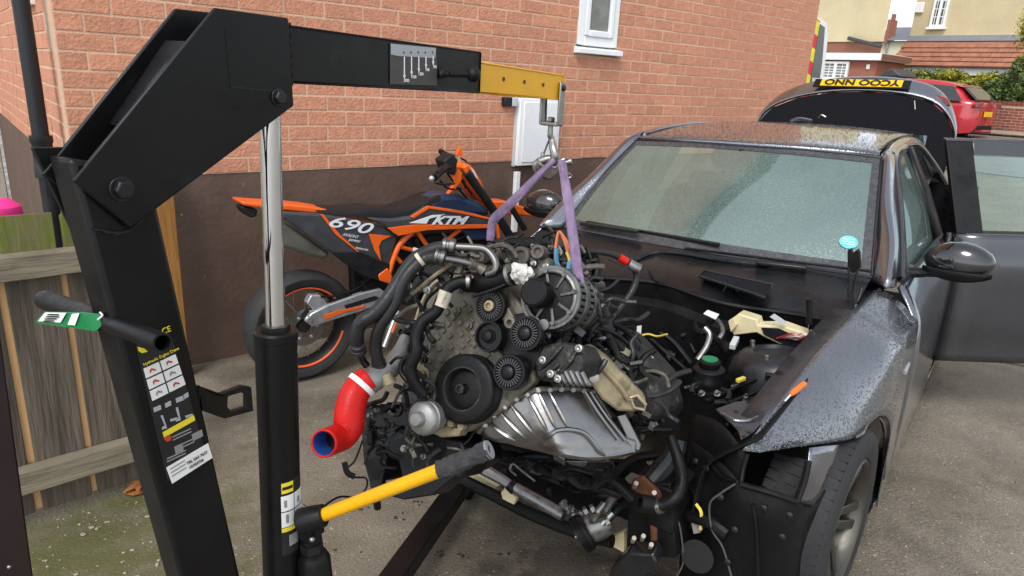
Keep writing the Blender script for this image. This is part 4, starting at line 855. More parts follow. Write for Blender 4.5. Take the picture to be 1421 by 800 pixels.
# wheels
def wheel(nm, x, y, s, steer=0):
    o = Vector((x, y, .325)); ax = Vector((s * math.cos(steer), s * math.sin(steer), 0)); W = .225
    root = MB().lathe([(.222, -.105), (.26, -.112), (.305, -.105), (.322, -.088), (.3255, -.05), (.3265, 0), (.3255, .05), (.322, .088), (.305, .105), (.262, .112), (.228, .104), (.222, .09)], o, ax, 56, cap=False).build(nm, 'tyre', car, smooth=50)
    tr = MB(); u_, a, b = basis(ax)
    for i in range(64):
        t = 6.28318 * i / 64; rad = a * math.cos(t) + b * math.sin(t); tan = -a * math.sin(t) + b * math.cos(t)
        for (h0, h1, sk) in ((-.096, -.052, .5), (-.040, -.004, .3), (.004, .040, -.3), (.052, .096, -.5)):
            c = o + u_ * ((h0 + h1) / 2) + rad * (.3255 - (.005 if abs(h0 + h1) > .1 else 0)); tr.obox(c, u_ * (h1 - h0) / 2 + tan * .004 * sk, tan * .0128, rad * .0035)
    tr.build('tread', 'tyre', root, smooth=0)
    MB().lathe([(.224, .10), (.218, .106), (.208, .098), (.204, .06), (.203, -.10), (.222, -.105)], o, ax, 48, cap=False).build('rim', 'alloy', root, smooth=50)
    sp = MB()
    for k in range(5):
        t = 6.28318 * k / 5 + .3; rad = a * math.cos(t) + b * math.sin(t); tan = -a * math.sin(t) + b * math.cos(t)
        for e in (-1, 1):
            sp.prism([o + rad * .05 + u_ * .058 + tan * e * .006, o + rad * .05 + u_ * .058 + tan * e * .034, o + rad * .206 + u_ * .086 + tan * e * .052, o + rad * .206 + u_ * .088 + tan * e * .018], u_ * -.028)
    sp.lathe([(.0, .062), (.05, .064), (.068, .05), (.068, .02)], o, ax, 24); sp.build('spokes', 'alloy', root, bevel=.004, smooth=50)
    MB().lathe([(0, .066), (.03, .065), (.034, .06)], o, ax, 20).build('hub_cap', 'print_black', root)
    MB().lathe([(.0, -.01), (.155, -.01), (.155, -.03), (0, -.03)], o, ax, 32).build('brake_disc', 'metal_dull', root)
    return root
wheel('wheel', .757, -.028, 1, R(-3)); wheel('wheel', -.765, 0, -1, R(3)); wheel('wheel', .765, 2.76, 1); wheel('wheel', -.765, 2.76, -1)
# ---------------------------------------------------------------- car: engine bay, front structure
def kz(px, py, z): return kp(px, py, 2, z)
def ky(px, py, y): return kp(px, py, 1, y)
def ka(px, py, d): return KMI @ at(px, py, d)
# scuttle (wet black cowl) between screen and bay
sc_rows = []
for j in range(6):
    v = j / 5; r_ = []
    for i in range(17):
        u = -1 + i / 8; yb, zb = .575 + .085 * u * u, .968 - .012 * u * u; yf, zf = .30 + .05 * u * u + .02 * math.cos(u * 9), .868 + .012 * math.cos(u * 5)
        r_.append((.70 * u, yb + (yf - yb) * v, zb + (zf - zb) * (v ** 1.25) - .008 * math.sin(v * 6.3)))
    sc_rows.append(r_)
cowl = MB().grid(sgrid(sc_rows, 2)).build('scuttle_panel', 'plastic_wet', car, smooth=60)
lipp = [(p[0], p[1] - .004, p[2] + .003) for p in sc_rows[-1]]
MB().tube(lipp, .011, n=8).build('scuttle_seal', 'plastic_black', cowl)
MB().grid([[(x, y - .01, z) for x, y, z in sc_rows[-1]], [(x, y + .01, z - .07) for x, y, z in sc_rows[-1]], [(x, y - .03, z - .09) for x, y, z in sc_rows[-1]], [(x, y + .0, .34) for x, y, z in sc_rows[-1]]]).build('bulkhead', 'liner_black', car, smooth=30)
# filter opening with raised edge
fo_ = [kz(x, y, .93) for x, y in ((970, 386), (978, 378), (1072, 398), (1062, 416))]
MB().prism(fo_, (0, 0, .006)).build('filter_opening', 'felt_black', cowl, smooth=0)  # flat black plate stands for the shade inside the opening
MB().tube([p + Vector((0, 0, .008)) for p in fo_ + fo_[:1]], .005, n=6, smooth=False).build('opening_rim', 'plastic_wet', cowl)
MB().tube([kz(1003, 405, .925), kz(1012, 395, .94), kz(1025, 405, .93)], .003, n=6).build('cable', 'rubber', cowl)
# wipers
m = MB(); a, b, c = Vector(scr(-.80, .055)), Vector(scr(-.1, .045)), Vector(scr(.18, .05))
m.bar(Vector(off(a, .016)), Vector(off(c, .016)), .020, .014); wpr = m.build('wiper', 'plastic_black', car, bevel=.003)
m = MB(); m.bar(Vector(off(Vector(scr(-.82, .02)), .03)), Vector(off(Vector(scr(-.35, .03)), .034)), .026, .016); m.build('wiper_arm', 'plastic_wet', wpr, bevel=.004)
m = MB(); m.tube([kz(880, 362, .93), kz(905, 351, .95), kz(940, 350, .965), kz(1000, 360, .965), kz(1060, 366, .965), kz(1118, 369, .965)], [.008, .011, .013, .013, .014, .012], n=8); w2 = m.build('wiper', 'plastic_wet', car)
m = MB(); m.bar(kz(950, 345, .985), kz(1210, 377, .985), .012, .01); m.build('wiper_blade', 'plastic_black', w2, bevel=.002)
m = MB(); m.bar(kz(1050, 364, .975), kz(1120, 372, .975), .035, .016); m.build('wiper_head', 'plastic_wet', w2, bevel=.005)
m = MB(); m.tube([kz(845, 362, .91), kz(870, 372, .905), kz(893, 370, .91), kz(912, 392, .90)], .006, n=8); m.build('drain_flap', 'plastic_black', cowl)
MB().box((-.545, .56, .955), (-.535, .57, .96)).build('clip', 'plastic_black', cowl)
# inner wings, strut towers, rails
for s in (1, -1):
    IW = [[(.675,-.40,.775),(.70,-.1,.835),(.70,.2,.87),(.71,.45,.89)],[(.655,-.42,.74),(.655,-.1,.80),(.655,.2,.83),(.66,.45,.86)],[(.60,-.44,.70),(.60,-.1,.735),(.605,.2,.74),(.62,.45,.74)],[(.52,-.44,.60),(.50,-.1,.56),(.50,.2,.55),(.52,.45,.5)],[(.50,-.44,.40),(.46,-.1,.36),(.46,.2,.34),(.48,.45,.3)]]
    MB().grid(mir(sgrid(IW, 3), s)).build('inner_wing', 'liner_black', car, solid=.006, offset=0, smooth=50)
    tw = MB(); tw.lathe([(.165, -.22), (.150, -.06), (.135, -.018), (.11, .004), (.07, .012), (.065, .0), (.0, 0)], (.535 * s, .10, .79), (-.14 * s, .05, 1), 28); tw.build('strut_tower', 'bay_paint', car, smooth=50)
    for k in range(3):
        t = 2.09 * k + .6; MB().lathe([(.009, 0), (.009, .018), (.006, .02)], (.53 * s + .092 * math.cos(t), .10 + .092 * math.sin(t), .795 - .09 * .14 * s * math.cos(t) * -s), (-.14 * s, .05, 1), 6).build('tower_bolt', 'zinc', car)
    # chassis rail
    MB().bar((.43 * s, -.50, .47), (.43 * s, .62, .42), .085, .14).build('chassis_rail', 'liner_black', car, bevel=.006)
    # closing bar along the top of the wing
    MB().tube([(.575 * s, -.34, .725), (.598 * s, -.1, .79), (.612 * s, .15, .835), (.632 * s, .42, .875)], .010, n=8).build('wing_rail', 'plastic_black', car)
# front wheel housing liner (image right) with its brake-duct opening
def fl(px, py): return ky(px, py, -.36 + max(0, (px - 1060)) * .0016)
lin = [(938, 650), (962, 610), (985, 590), (1022, 640), (1028, 672), (1100, 695), (1120, 640), (1152, 640), (1150, 668), (1135, 700), (1120, 780), (1112, 850), (960, 850), (935, 760)]
L1 = [fl(*q) for q in lin]; lm = MB()
def patch(name, mat, px, ydep, th=.01, parent=car, bev=.003, vec=None):
    return MB().prism([ky(x, y, ydep) for x, y in px], vec or (0, th, 0)).build(name, mat, parent, bevel=bev)
g_rows = [[ky(x, y, d) for x, y, d in r_] for r_ in (
  [(958,612,-.34),(985,630,-.40),(1010,652,-.44),(1030,672,-.455),(1070,683,-.45),(1103,694,-.42),(1118,704,-.37)],
  [(950,665,-.33),(980,680,-.40),(1008,696,-.455),(1034,708,-.475),(1070,716,-.465),(1100,722,-.43),(1117,728,-.37)],
  [(945,730,-.33),(975,738,-.395),(1005,748,-.45),(1036,756,-.465),(1070,762,-.455),(1098,766,-.42),(1112,768,-.36)],
  [(940,860,-.32),(972,866,-.38),(1004,872,-.42),(1036,876,-.43),(1070,880,-.42),(1092,880,-.39),(1104,880,-.34)])]
arch = MB().grid(sgrid(g_rows, 4)).build('wheel_arch_liner', 'liner_black', car, solid=.004, smooth=60)
for pts, r_ in (([(1028,672,-.462),(1070,684,-.458),(1106,696,-.425)], .008), ([(1028,672,-.455),(1031,652,-.44),(1037,630,-.43)], .007), ([(1106,696,-.42),(1116,668,-.40),(1122,640,-.385)], .009)):
    MB().tube([ky(*q) for q in pts], r_, n=8).build('duct_rim', 'plastic_black', arch)
pr = MB(); pr.grid(sgrid([[ky(1108, 698, -.41), ky(1118, 700, -.38), ky(1128, 704, -.33)], [ky(1119, 660, -.40), ky(1133, 664, -.36), ky(1146, 668, -.30)], [ky(1124, 622, -.36), ky(1142, 620, -.31), ky(1164, 618, -.24)]], 4)); pr.build('wing_return', 'car_paint', arch, solid=.003, smooth=60)
pr = MB(); pr.grid(sgrid([[ky(1116, 704, -.37), ky(1133, 700, -.31), ky(1146, 680, -.26)], [ky(1110, 770, -.36), ky(1124, 760, -.30), ky(1132, 740, -.25)], [ky(1102, 860, -.34), ky(1112, 850, -.30), ky(1120, 840, -.25)]], 3)); pr.build('arch_edge', 'liner_black', arch, solid=.003, smooth=60)
# inner panel left of the duct
pr = MB(); pr.grid(sgrid([[ky(965, 575, -.30), ky(1000, 588, -.38), ky(1036, 632, -.43)], [ky(952, 615, -.31), ky(985, 630, -.38), ky(1030, 668, -.44)], [ky(945, 660, -.31), ky(978, 678, -.38), ky(1026, 690, -.45)]], 3)); pr.build('headlamp_panel', 'liner_black', arch, solid=.003, smooth=60)
# duct inner wall in shadow
MB().prism([ky(x, y, -.20) for x, y in ((1005, 610), (1130, 610), (1125, 720), (1000, 700))], (0, .01, 0)).build('duct_back', 'liner_black', arch)
# slam-panel end: pale wet plate with holes
plt = [kz(x, y, .745) for x, y in ((993, 570), (1020, 560), (1062, 556), (1085, 548), (1062, 585), (1045, 602), (1028, 612), (1024, 600), (1015, 590))]
po = MB().prism(plt, (0, 0, .006)).build('support_plate', 'flange_paint', car, bevel=.002)
for (x, y) in ((1022, 571), (1047, 570), (1068, 568), (1040, 600), (1033, 606)): 
    c = kz(x, y, .7525); MB().lathe([(0, 0), (.007, 0), (.007, .001), (0, .001)], c, (0, 0, 1), 10).build('plate_hole', 'print_black', po)
MB().tube([kz(1000, 574, .753), kz(1022, 584, .753), kz(1050, 580, .755), kz(1075, 556, .757)], .005, n=6).build('pressed_rib', 'car_paint', po)
# power-steering reservoir
rc = kz(984, 512, .74)
m = MB(); m.lathe([(.0, -.10), (.050, -.095), (.056, -.04), (.058, -.015), (.058, 0), (.054, .006), (.054, .03), (.045, .038), (.0, .04)], rc + Vector((0, 0, -.03)), (0, 0, 1), 28); res = m.build('fluid_reservoir', 'plastic_black', car, smooth=40)
m = MB(); m.lathe([(.034, .04), (.036, .044), (.036, .058), (.030, .062), (0, .062)], rc + Vector((0, 0, -.03)), (0, 0, 1), 18); m.build('reservoir_cap', 'rubber', res)
m = MB(); m.lathe([(.026, 0), (.027, .005), (.0, .006)], rc + Vector((0, 0, .032)), (0, 0, 1), 18); m.build('cap_disc', 'cap_green', res)
rbp = patch('reservoir_bracket', 'plastic_black', [(958, 548), (1010, 545), (1012, 570), (960, 572)], -.12, .02)
for (x, y) in ((974, 549), (996, 549)): MB().lathe([(0, 0), (.012, 0), (.012, .004), (.007, .005), (.007, .014), (0, .014)], ky(x, y, -.13) + Vector((0, 0, .004)), (-.2, -.6, 1), 12).build('bracket_bolt', 'zinc', rbp)
# heater pipes at the bulkhead
m = MB(); m.tube([kz(968, 500, .72), kz(980, 482, .76), kz(985, 465, .80), kz(978, 455, .82)], .011, n=10); hp_ = m.build('coolant_pipe', 'metal_dull', car)
m = MB(); m.tube([kz(985, 437, .85), kz(998, 447, .84), kz(1003, 460, .82), kz(998, 470, .80)], .008, n=10); m.build('coolant_pipe', 'metal_dull', car)
MB().prism([kz(x, y, .86) for x, y in ((976, 436), (982, 431), (998, 437), (993, 444))], (0, 0, .002)).build('pipe_label', 'paper_white', hp_)
m = MB(); m.tube([kz(965, 450, .78), kz(970, 460, .77), kz(985, 462, .77), kz(1000, 475, .76), kz(1012, 490, .75)], .014, n=8); m.build('hose', 'rubber', car)
MB().bar(kz(1022, 470, .80), kz(1016, 482, .79), .02, .02).build('connector', 'upvc_grey', car, bevel=.002)
# cream fuse box with coloured wires
cb = patch('fuse_box', 'cream_plastic', [(1010, 448), (1024, 436), (1050, 444), (1052, 452), (1085, 452), (1130, 468), (1135, 490), (1098, 486), (1060, 468), (1050, 462), (1018, 466)], .22, .06, bev=.004)
MB().prism([ky(x, y, .20) for x, y in ((1010, 446), (1018, 441), (1022, 452), (1014, 462))], (0, .03, 0)).build('fuse_clip', 'cream_plastic', cb, bevel=.003)
patch('fuse_recess', 'felt_black', [(1056, 455), (1080, 456), (1120, 474), (1118, 482), (1090, 480), (1060, 465)], .214, .004, cb)
mk('wire_red', (.35, .03, .03), .4); mk('wire_pink', (.5, .25, .25), .4); mk('wire_orange', (.62, .17, .06), .5, var=.3); mk('wire_yellow', (.65, .5, .08), .4); mk('wire_blue', (.1, .25, .4), .4)
for k in range(7):
    x0 = 1078 + 3 * k; MB().tube([ky(x0, 470 - k % 3, .208), ky(x0 + 12, 466 + k, .20), ky(x0 + 22, 463 + 2 * (k % 4), .195), ky(x0 + 30, 470, .205)], .003, n=5).build('wire', ('wire_red', 'wire_pink', 'upvc_grey')[k % 3], cb)
MB().prism([ky(x, y, .205) for x, y in ((1068, 440), (1074, 436), (1092, 448), (1086, 452))], (0, .004, 0)).build('box_label', 'upvc_grey', cb)
# bonnet stay and bonnet hinge
bs0, bs1, bs2 = ky(1123, 415, .22), ky(1123, 450, .22), ky(1123, 478, .22)
m = MB(); m.cyl(bs0, bs1, .010, n=12); sto = m.build('bonnet_stay', 'plastic_black', car); MB().cyl(bs1, bs2, .004, n=8).build('stay_rod', 'chrome', sto)
hg_ = MB(); hg_.prism([ky(x, y, .55) for x, y in ((1176, 348), (1181, 345), (1183, 352), (1190, 346), (1193, 350), (1194, 372), (1184, 380), (1176, 374))], (0, .02, 0)); hgo = hg_.build('bonnet_hinge', 'plastic_black', car, bevel=.002)
for pts in ([(1177, 372, .55), (1180, 392, .52), (1178, 410, .50), (1186, 432, .45)], [(1190, 374, .55), (1186, 396, .53), (1181, 412, .51), (1177, 438, .46)], [(1176, 430, .45), (1190, 418, .47), (1196, 400, .50)]):
    MB().tube([ky(*q) for q in pts], .005, n=6).build('hinge_link', 'plastic_black', hgo)
MB().ball(ky(1186, 425, .45), .010).build('hinge_pivot', 'zinc', hgo)
# loose looms along the inner wing
for pts, r_, mt in (([(1015, 580, .72), (1050, 552, .76), (1090, 540, .78), (1112, 510, .76), (1140, 480, .80)], .006, 'rubber'), ([(1012, 560, .72), (1060, 540, .74), (1100, 520, .76), (1140, 476, .80)], .0045, 'rubber'), ([(1000, 548, .70), (1040, 530, .74), (1085, 520, .75)], .006, 'plastic_black'), ([(1010, 560, .70), (1050, 545, .73), (1095, 528, .76)], .007, 'plastic_black')):
    MB().tube([kz(*q) for q in pts], r_, n=8).build('loom', mt, car)
for (x, y, z) in ((1028, 527, .74), (1082, 524, .77)): MB().bar(kz(x - 5, y + 2, z + .012), kz(x + 5, y - 2, z + .012), .014, .012).build('loom_clip', 'wire_yellow', car, bevel=.002)
MB().bar(kz(1062, 522, .775), kz(1078, 524, .775), .02, .02).build('connector', 'plastic_black', car, bevel=.003)
MB().lathe([(.016, 0), (.016, .01), (.009, .012), (.009, .03), (0, .031)], kz(1128, 522, .80), (0, 0, 1), 12).build('wing_bolt', 'zinc', car)
# ribs pressed into the bulkhead, heat pipes along it
for pts, r_ in (([(830, 420, .40), (862, 428, .38), (892, 434, .36), (925, 440, .34), (950, 462, .30), (965, 490, .25)], .006), ([(845, 445, .36), (890, 450, .33), (930, 470, .28), (960, 505, .2)], .008), ([(850, 455, .36), (890, 462, .33), (920, 485, .26), (955, 515, .18)], .006)):
    MB().tube([ky(*q) for q in pts], r_, n=6).build('pressed_rib', 'bay_paint', car)
patch('gearbox_tunnel', 'felt_black', [(880, 480), (925, 478), (950, 520), (945, 600), (880, 600)], .30, .01)
patch('heat_shield', 'liner_black', [(846, 455), (880, 452), (888, 470), (850, 485)], .25, .006)
MB().prism([ky(x, y, .24) for x, y in ((884, 453), (890, 452), (889, 468), (883, 469))], (0, .003, 0)).build('loom_label', 'paper_white', car)
MB().tube([ky(889, 466, .24), ky(900, 464, .24), ky(912, 467, .23), ky(926, 464, .22)], .004, n=6).build('wire', 'wire_yellow', car)
# front subframe, steering pump, radiator hoses, rail end with crash-box flange
def yk(px, py, y=-.5): return ky(px, py, y)
m = MB(); m.tube([yk(650, 640), yk(672, 652), yk(700, 668), yk(712, 676)], [.02, .022, .018, .016], n=10); sub = m.build('subframe_arm', 'metal_dull', car)
MB().cyl(yk(708, 672), yk(716, 680), .024, n=14).build('arm_bush', 'rubber', sub)
m = MB(); m.cyl(yk(716, 678), yk(783, 716), .021, n=18); m.build('steering_rack', 'alu_dull' if 'alu_dull' in MT else 'metal_dull', car)
MB().prism([yk(x, y, -.52) for x, y in ((695, 684), (700, 678), (716, 692), (713, 701), (697, 693))], (0, .02, 0)).build('rack_label', 'cream_plastic', car, bevel=.002)
MB().tube([yk(640, 665, -.49), yk(690, 690, -.49), yk(740, 715, -.49), yk(800, 738, -.49), yk(850, 752, -.48)], .022, n=10).build('front_crossmember', 'liner_black', car)
MB().prism([yk(x, y, -.45) for x, y in ((640, 652), (652, 650), (690, 676), (684, 688), (640, 672))], (0, .03, 0)).build('undertray_edge', 'cream_plastic', car, bevel=.002)
MB().prism([yk(x, y, -.42) for x, y in ((838, 752), (866, 738), (866, 768))], (0, .03, 0)).build('undertray_edge', 'cream_plastic', car, bevel=.002)
pc_ = yk(812, 738, -.56); pax = Vector((-.55, -.62, -.45)).normalized()
m = MB(); m.lathe([(.0, .03), (.018, .03), (.02, .018), (.046, .018), (.052, .026), (.058, .026), (.058, .0), (.05, -.012), (.0, -.012)], pc_, pax, 32); pmp = m.build('steering_pump', 'plastic_black', car, smooth=40)
for k in range(5): MB().lathe([(.0585, .002 + .0045 * k), (.0600, .003 + .0045 * k), (.0585, .0045 + .0045 * k)], pc_, pax, 32, cap=False).build('pulley_rib', 'rubber', pmp)
MB().ball(pc_ + pax * .033, .006).build('pulley_bolt', 'zinc', pmp)
m = MB(); m.lathe([(.0, -.08), (.045, -.08), (.05, -.04), (.042, -.012)], pc_, pax, 20); m.build('pump_body', 'metal_dull', pmp)
for a, b, r_ in (((835, 728), (850, 712), .010), ((828, 712), (838, 698), .009), ((820, 722), (833, 718), .013)):
    MB().cyl(yk(*a, -.6), yk(*b, -.57), r_, n=12).build('pipe_union', 'zinc_bright' if 'zinc_bright' in MT else 'zinc', pmp)
for (x, y) in ((825, 705), (845, 722), (815, 708)): MB().lathe([(.014, 0), (.014, .012), (.0, .012)], yk(x, y, -.59), pax, 6).build('union_nut', 'metal_dull', pmp)
for k in range(7): q = yk(782 + 9 * k + random.uniform(-3, 3), 704 + 5 * k + random.uniform(-4, 4), -.50); MB().ball(q, .014 + random.uniform(0, .006), jit=.5).build('rack_casting', 'metal_dull', car)
m = MB(); m.tube([yk(852, 690, -.50), yk(850, 672, -.50), yk(862, 650, -.46), yk(885, 636, -.44), yk(920, 630, -.42), yk(938, 620, -.42)], .015, n=10); m.build('cooler_hose', 'rubber', car)
m = MB(); m.tube([yk(852, 690, -.52), yk(845, 700, -.55), yk(838, 712, -.58)], .013, n=10); m.build('cooler_hose', 'metal_dull', car)
m = MB(); m.tube([yk(872, 698, -.50), yk(858, 706, -.54), yk(844, 722, -.58)], .010, n=10); m.build('cooler_hose', 'rubber', car)
m = MB(); m.tube([yk(930, 605, -.44), yk(942, 640, -.46), yk(946, 670, -.50), yk(936, 692, -.54), yk(915, 702, -.56), yk(898, 700, -.58)], [.014, .017, .018, .018, .018, .02], n=12); rh = m.build('radiator_hose', 'rubber_grey' if 'rubber_grey' in MT else 'rubber', car)
MB().cyl(yk(918, 702, -.562), yk(912, 703, -.564), .0215, n=16).build('hose_clip', 'zinc', rh)
MB().lathe([(.014, .012), (.024, .012), (.026, 0), (.024, -.03), (.014, -.02)], yk(893, 699, -.585), yk(880, 696, -.60) - yk(900, 700, -.57), 18, cap=False).build('hose_end', 'rubber', rh)
mk('stud_dull', (.33, .30, .24), .5, var=.3, scale=60); mk('wire_dull', (.07, .07, .07), .5)
# rail end box and flange
re_ = MB(); re_.prism([yk(x, y, -.49) for x, y in ((874, 668), (930, 672), (938, 775), (868, 772))], (0, .12, 0)); reo = re_.build('rail_end', 'liner_black', car, bevel=.004)
MB().prism([yk(x, y, -.51) for x, y in ((876, 668), (890, 662), (914, 684), (916, 692), (898, 690), (876, 680))], (0, .014, 0)).build('flange_plate', 'rust', reo, bevel=.002)
MB().prism([yk(x, y, -.50) for x, y in ((900, 700), (912, 705), (910, 755), (903, 752))], (0, .012, 0)).build('flange_plate', 'rust', reo, bevel=.002)
MB().prism([yk(x, y, -.50) for x, y in ((866, 664), (874, 658), (895, 666), (893, 674), (872, 672))], (0, .014, 0)).build('bracket', 'metal_dull', reo, bevel=.003)
for (x, y) in ((881, 676), (906, 689), (878, 752), (891, 749), (902, 761)): MB().cyl(yk(x, y, -.515), yk(x + 2, y - 5, -.56), .0068, n=10).build('stud', 'stud_dull', reo)
MB().prism([yk(x, y, -.55) for x, y in ((870, 768), (905, 770), (912, 785), (880, 812), (840, 812), (848, 790))], (0, .05, .02)).build('lower_bracket', 'plastic_wet', reo, bevel=.006)
m = MB(); m.tube([yk(905, 668, -.47), yk(920, 650, -.44), yk(935, 630, -.42), yk(940, 610, -.40)], [.03, .034, .03, .03], n=10); m.build('rail_gusset', 'bay_paint', car)
# cables on the wheel-arch liner
for pts, r_, mt in (([(942, 690, -.40), (960, 680, -.41), (965, 700, -.43), (974, 715, -.44)], .0035, 'rubber'), ([(966, 700, -.44), (973, 712, -.45), (972, 735, -.45)], .005, 'wire_yellow'), ([(1020, 672, -.47), (1000, 685, -.47), (985, 700, -.47), (988, 735, -.47), (1003, 760, -.46), (1015, 800, -.46)], .003, 'rubber_grey2'), ([(938, 712, -.46), (945, 740, -.46), (948, 780, -.45), (938, 802, -.45)], .003, 'rubber_grey2')):
    MB().tube([ky(*q) for q in pts], r_, n=6).build('loose_wire', mt if mt in MT else 'wire_dull', car)
MB().tube([ky(955, 715, -.42), ky(985, 725, -.45), ky(1010, 742, -.46)], .02, n=10).build('brake_duct', 'rubber', car)
MB().prism([ky(x, y, -.44) for x, y in ((958, 722), (970, 728), (972, 740), (962, 742))], (0, .02, 0)).build('connector', 'print_grey', car, bevel=.002)
MB().lathe([(0, 0), (.05, 0), (.05, .004), (0, .004)], ky(968, 772, -.45), (0, -1, .2), 20).build('fog_lamp_hole', 'print_black', car)
# orange screwdriver left on the wing
s0_, s1_, s2_ = kz(1117, 532, .845), kz(1097, 548, .829), kz(1089, 557, .812)
m = MB(); m.lathe([(0, 0), (.007, .001), (.009, .008), (.008, .03), (.009, .05), (.006, (s1_ - s0_).length), (0, (s1_ - s0_).length)], s0_, s1_ - s0_, 10)
sd_ = thing('screwdriver', 'small orange handled screwdriver lying on the edge of the wing', 'screwdriver', M=KM); m.build('handle', 'screw_orange', sd_); MB().cyl(s1_, s2_, .003, n=8).build('blade', 'chrome', sd_)

# dark underside: subframe, gearbox crossmember, shields seen below the engine
patch('undertray', 'liner_black', [(640, 612), (700, 620), (760, 640), (890, 640), (905, 660), (872, 720), (820, 712), (760, 700), (700, 672), (650, 645)], -.28, .02)
MB().bar((-.45, -.20, .22), (.45, -.20, .22), .12, .07).build('subframe_beam', 'liner_black', car, bevel=.01)
patch('shield_plate', 'bay_paint', [(782, 642), (850, 640), (862, 668), (812, 662)], -.32, .006)
patch('shield_plate', 'metal_dull', [(782, 640), (816, 641), (812, 648), (800, 650)], -.325, .006)
for k in range(14):
    x = 690 + 12 * k; y = 640 + 4.2 * k; g_ = random.Random(k)
    MB().tube([ky(x, y, -.33), ky(x + g_.uniform(8, 20), y + g_.uniform(-8, 10), -.35), ky(x + g_.uniform(20, 36), y + g_.uniform(-6, 14), -.34)], g_.uniform(.005, .012), n=7).build('under_pipe', ('rubber', 'plastic_black', 'liner_black', 'bay_paint')[k % 4], car)
for k in range(10):
    g_ = random.Random(40 + k); x, y = g_.uniform(690, 850), g_.uniform(628, 690); MB().obox(ky(x, y, -.32), Vector((g_.uniform(.01, .03), 0, g_.uniform(-.01, .01))), Vector((0, .01, 0)), Vector((0, 0, g_.uniform(.006, .014)))).build('under_bracket', ('cast_metal' if False else 'bay_paint', 'liner_black', 'metal_dull')[k % 3], car, bevel=.003)

# more fittings in the bay: clips, studs, short hoses and seams
gb = random.Random(77)
for k in range(16):
    x, y = gb.uniform(1005, 1160), 0; y = 585 - (x - 1005) * .95 + gb.uniform(-6, 10); z = .72 + (x - 1005) * .0007
    MB().lathe([(.007, 0), (.007, .004), (.004, .005), (.004, .012), (0, .012)], kz(x, y, z), (0, 0, 1), 8).build('wing_bolt', ('zinc', 'plastic_black', 'metal_dull')[k % 3], car)
for k in range(18):
    x, y = gb.uniform(955, 1060), gb.uniform(470, 560); z = gb.uniform(.66, .74); a = gb.uniform(0, 6.28)
    MB().tube([kz(x, y, z), kz(x + 14 * math.cos(a), y + 9 * math.sin(a), z + .01), kz(x + 26 * math.cos(a + .5), y + 16 * math.sin(a + .5), z)], gb.uniform(.004, .009), n=7).build('bay_hose', ('rubber', 'plastic_black', 'bay_paint', 'plastic_wet')[k % 4], car)
for k in range(12):
    x, y = gb.uniform(850, 990), gb.uniform(440, 520); MB().obox(ky(x, y, .27), Vector((gb.uniform(.008, .02), 0, gb.uniform(-.01, .01))), Vector((0, .01, 0)), Vector((0, 0, gb.uniform(.005, .012)))).build('bay_clip', ('bay_paint', 'plastic_black', 'metal_dull')[k % 3], car, bevel=.002)
for (x, y, d) in ((1000, 690, -.462), (1060, 705, -.474), (1085, 745, -.45), (1020, 735, -.472), (980, 650, -.40), (1010, 780, -.46), (1095, 715, -.44), (965, 640, -.37)):
    MB().lathe([(.010, 0), (.010, .003), (.004, .006), (0, .006)], ky(x, y, d), (0, -1, .1), 10).build('liner_clip', 'plastic_wet', car)
for pts in ([(1045, 700, -.478), (1050, 740, -.474), (1052, 800, -.45)], [(985, 640, -.41), (1000, 660, -.44), (1020, 668, -.46)], [(960, 620, -.345), (948, 670, -.335), (944, 730, -.335)]):
    MB().tube([ky(*q) for q in pts], .006, n=6).build('liner_seam', 'plastic_black', car)
# ---------------------------------------------------------------- the lifted engine
mk('alu_dirty', (.17, .155, .125), .55, metal=.55, var=.38, scale=28, rvar=.2, bump=.0015, bscale=120, dirt=(.085, .072, .052), dscale=16, dlo=.50, dhi=.68)
mk('alu_pan', (.28, .278, .275), .34, metal=1, var=.25, scale=14, rvar=.12, bump=.002, bscale=22, dirt=(.30, .24, .15), dscale=7, dlo=.55, dhi=.75)
mk('alu_clean', (.20, .20, .195), .40, metal=1, var=.2, scale=20, rvar=.12)
mk('alu_tan', (.30, .25, .155), .5, metal=.45, var=.35, scale=22, rvar=.2, bump=.001, bscale=120, dirt=(.12, .09, .05), dscale=15, dlo=.52, dhi=.66)
mk('cast_dark', (.028, .027, .0255), .5, metal=.5, var=.45, scale=22, bump=.002, bscale=90, dirt=(.14, .125, .10), dscale=18, dlo=.56, dhi=.68)
mk('cover_grey', (.09, .083, .07), .6, metal=.3, var=.4, scale=30, bump=.002, bscale=90, dirt=(.22, .19, .15), dscale=22, dlo=.5, dhi=.7)
mk('silicone_red', (.52, .008, .006), .42, spec=.3, var=.12, scale=30, bump=.0008, bscale=260, dirt=(.25, .01, .01), dscale=30, dlo=.64, dhi=.74)
mk('silicone_blue', (.03, .10, .38), .4)
mk('plastic_bag', (.6, .59, .55), .35, var=.15, scale=30, bump=.006, bscale=60)
mk('tape_grey', (.017, .0175, .019), .42, spec=.4, var=.35, scale=30, bump=.001, bscale=140)
mk('label_cream', (.55, .50, .38), .6, var=.2, scale=60)
mk('alu_alt', (.15, .15, .145), .42, metal=.8, var=.35, scale=40, dirt=(.05, .045, .04), dscale=30, dlo=.5, dhi=.7)
PC = at(641, 540, 1.66)
_a = R(27); Lc = CR * math.sin(_a) + CU * -.134 + CF * math.cos(_a); Lc.normalize()
_e = CR * math.sin(R(10)) + CU * math.cos(R(10)); EYv = (_e - Lc * _e.dot(Lc)).normalized(); EZv = -Lc; EXv = EYv.cross(EZv)
EM = frame(PC, EXv, EYv, EZv); EMI = EM.inverted()
eng = thing('car_engine', 'dirty aluminium car engine with belt pulleys hanging in the purple sling', 'engine', M=EM)
def E(px, py, z=0.0): return EMI @ on_plane(px, py, PC + EZv * z, EZv)      # pixel on the plane z of the engine's front
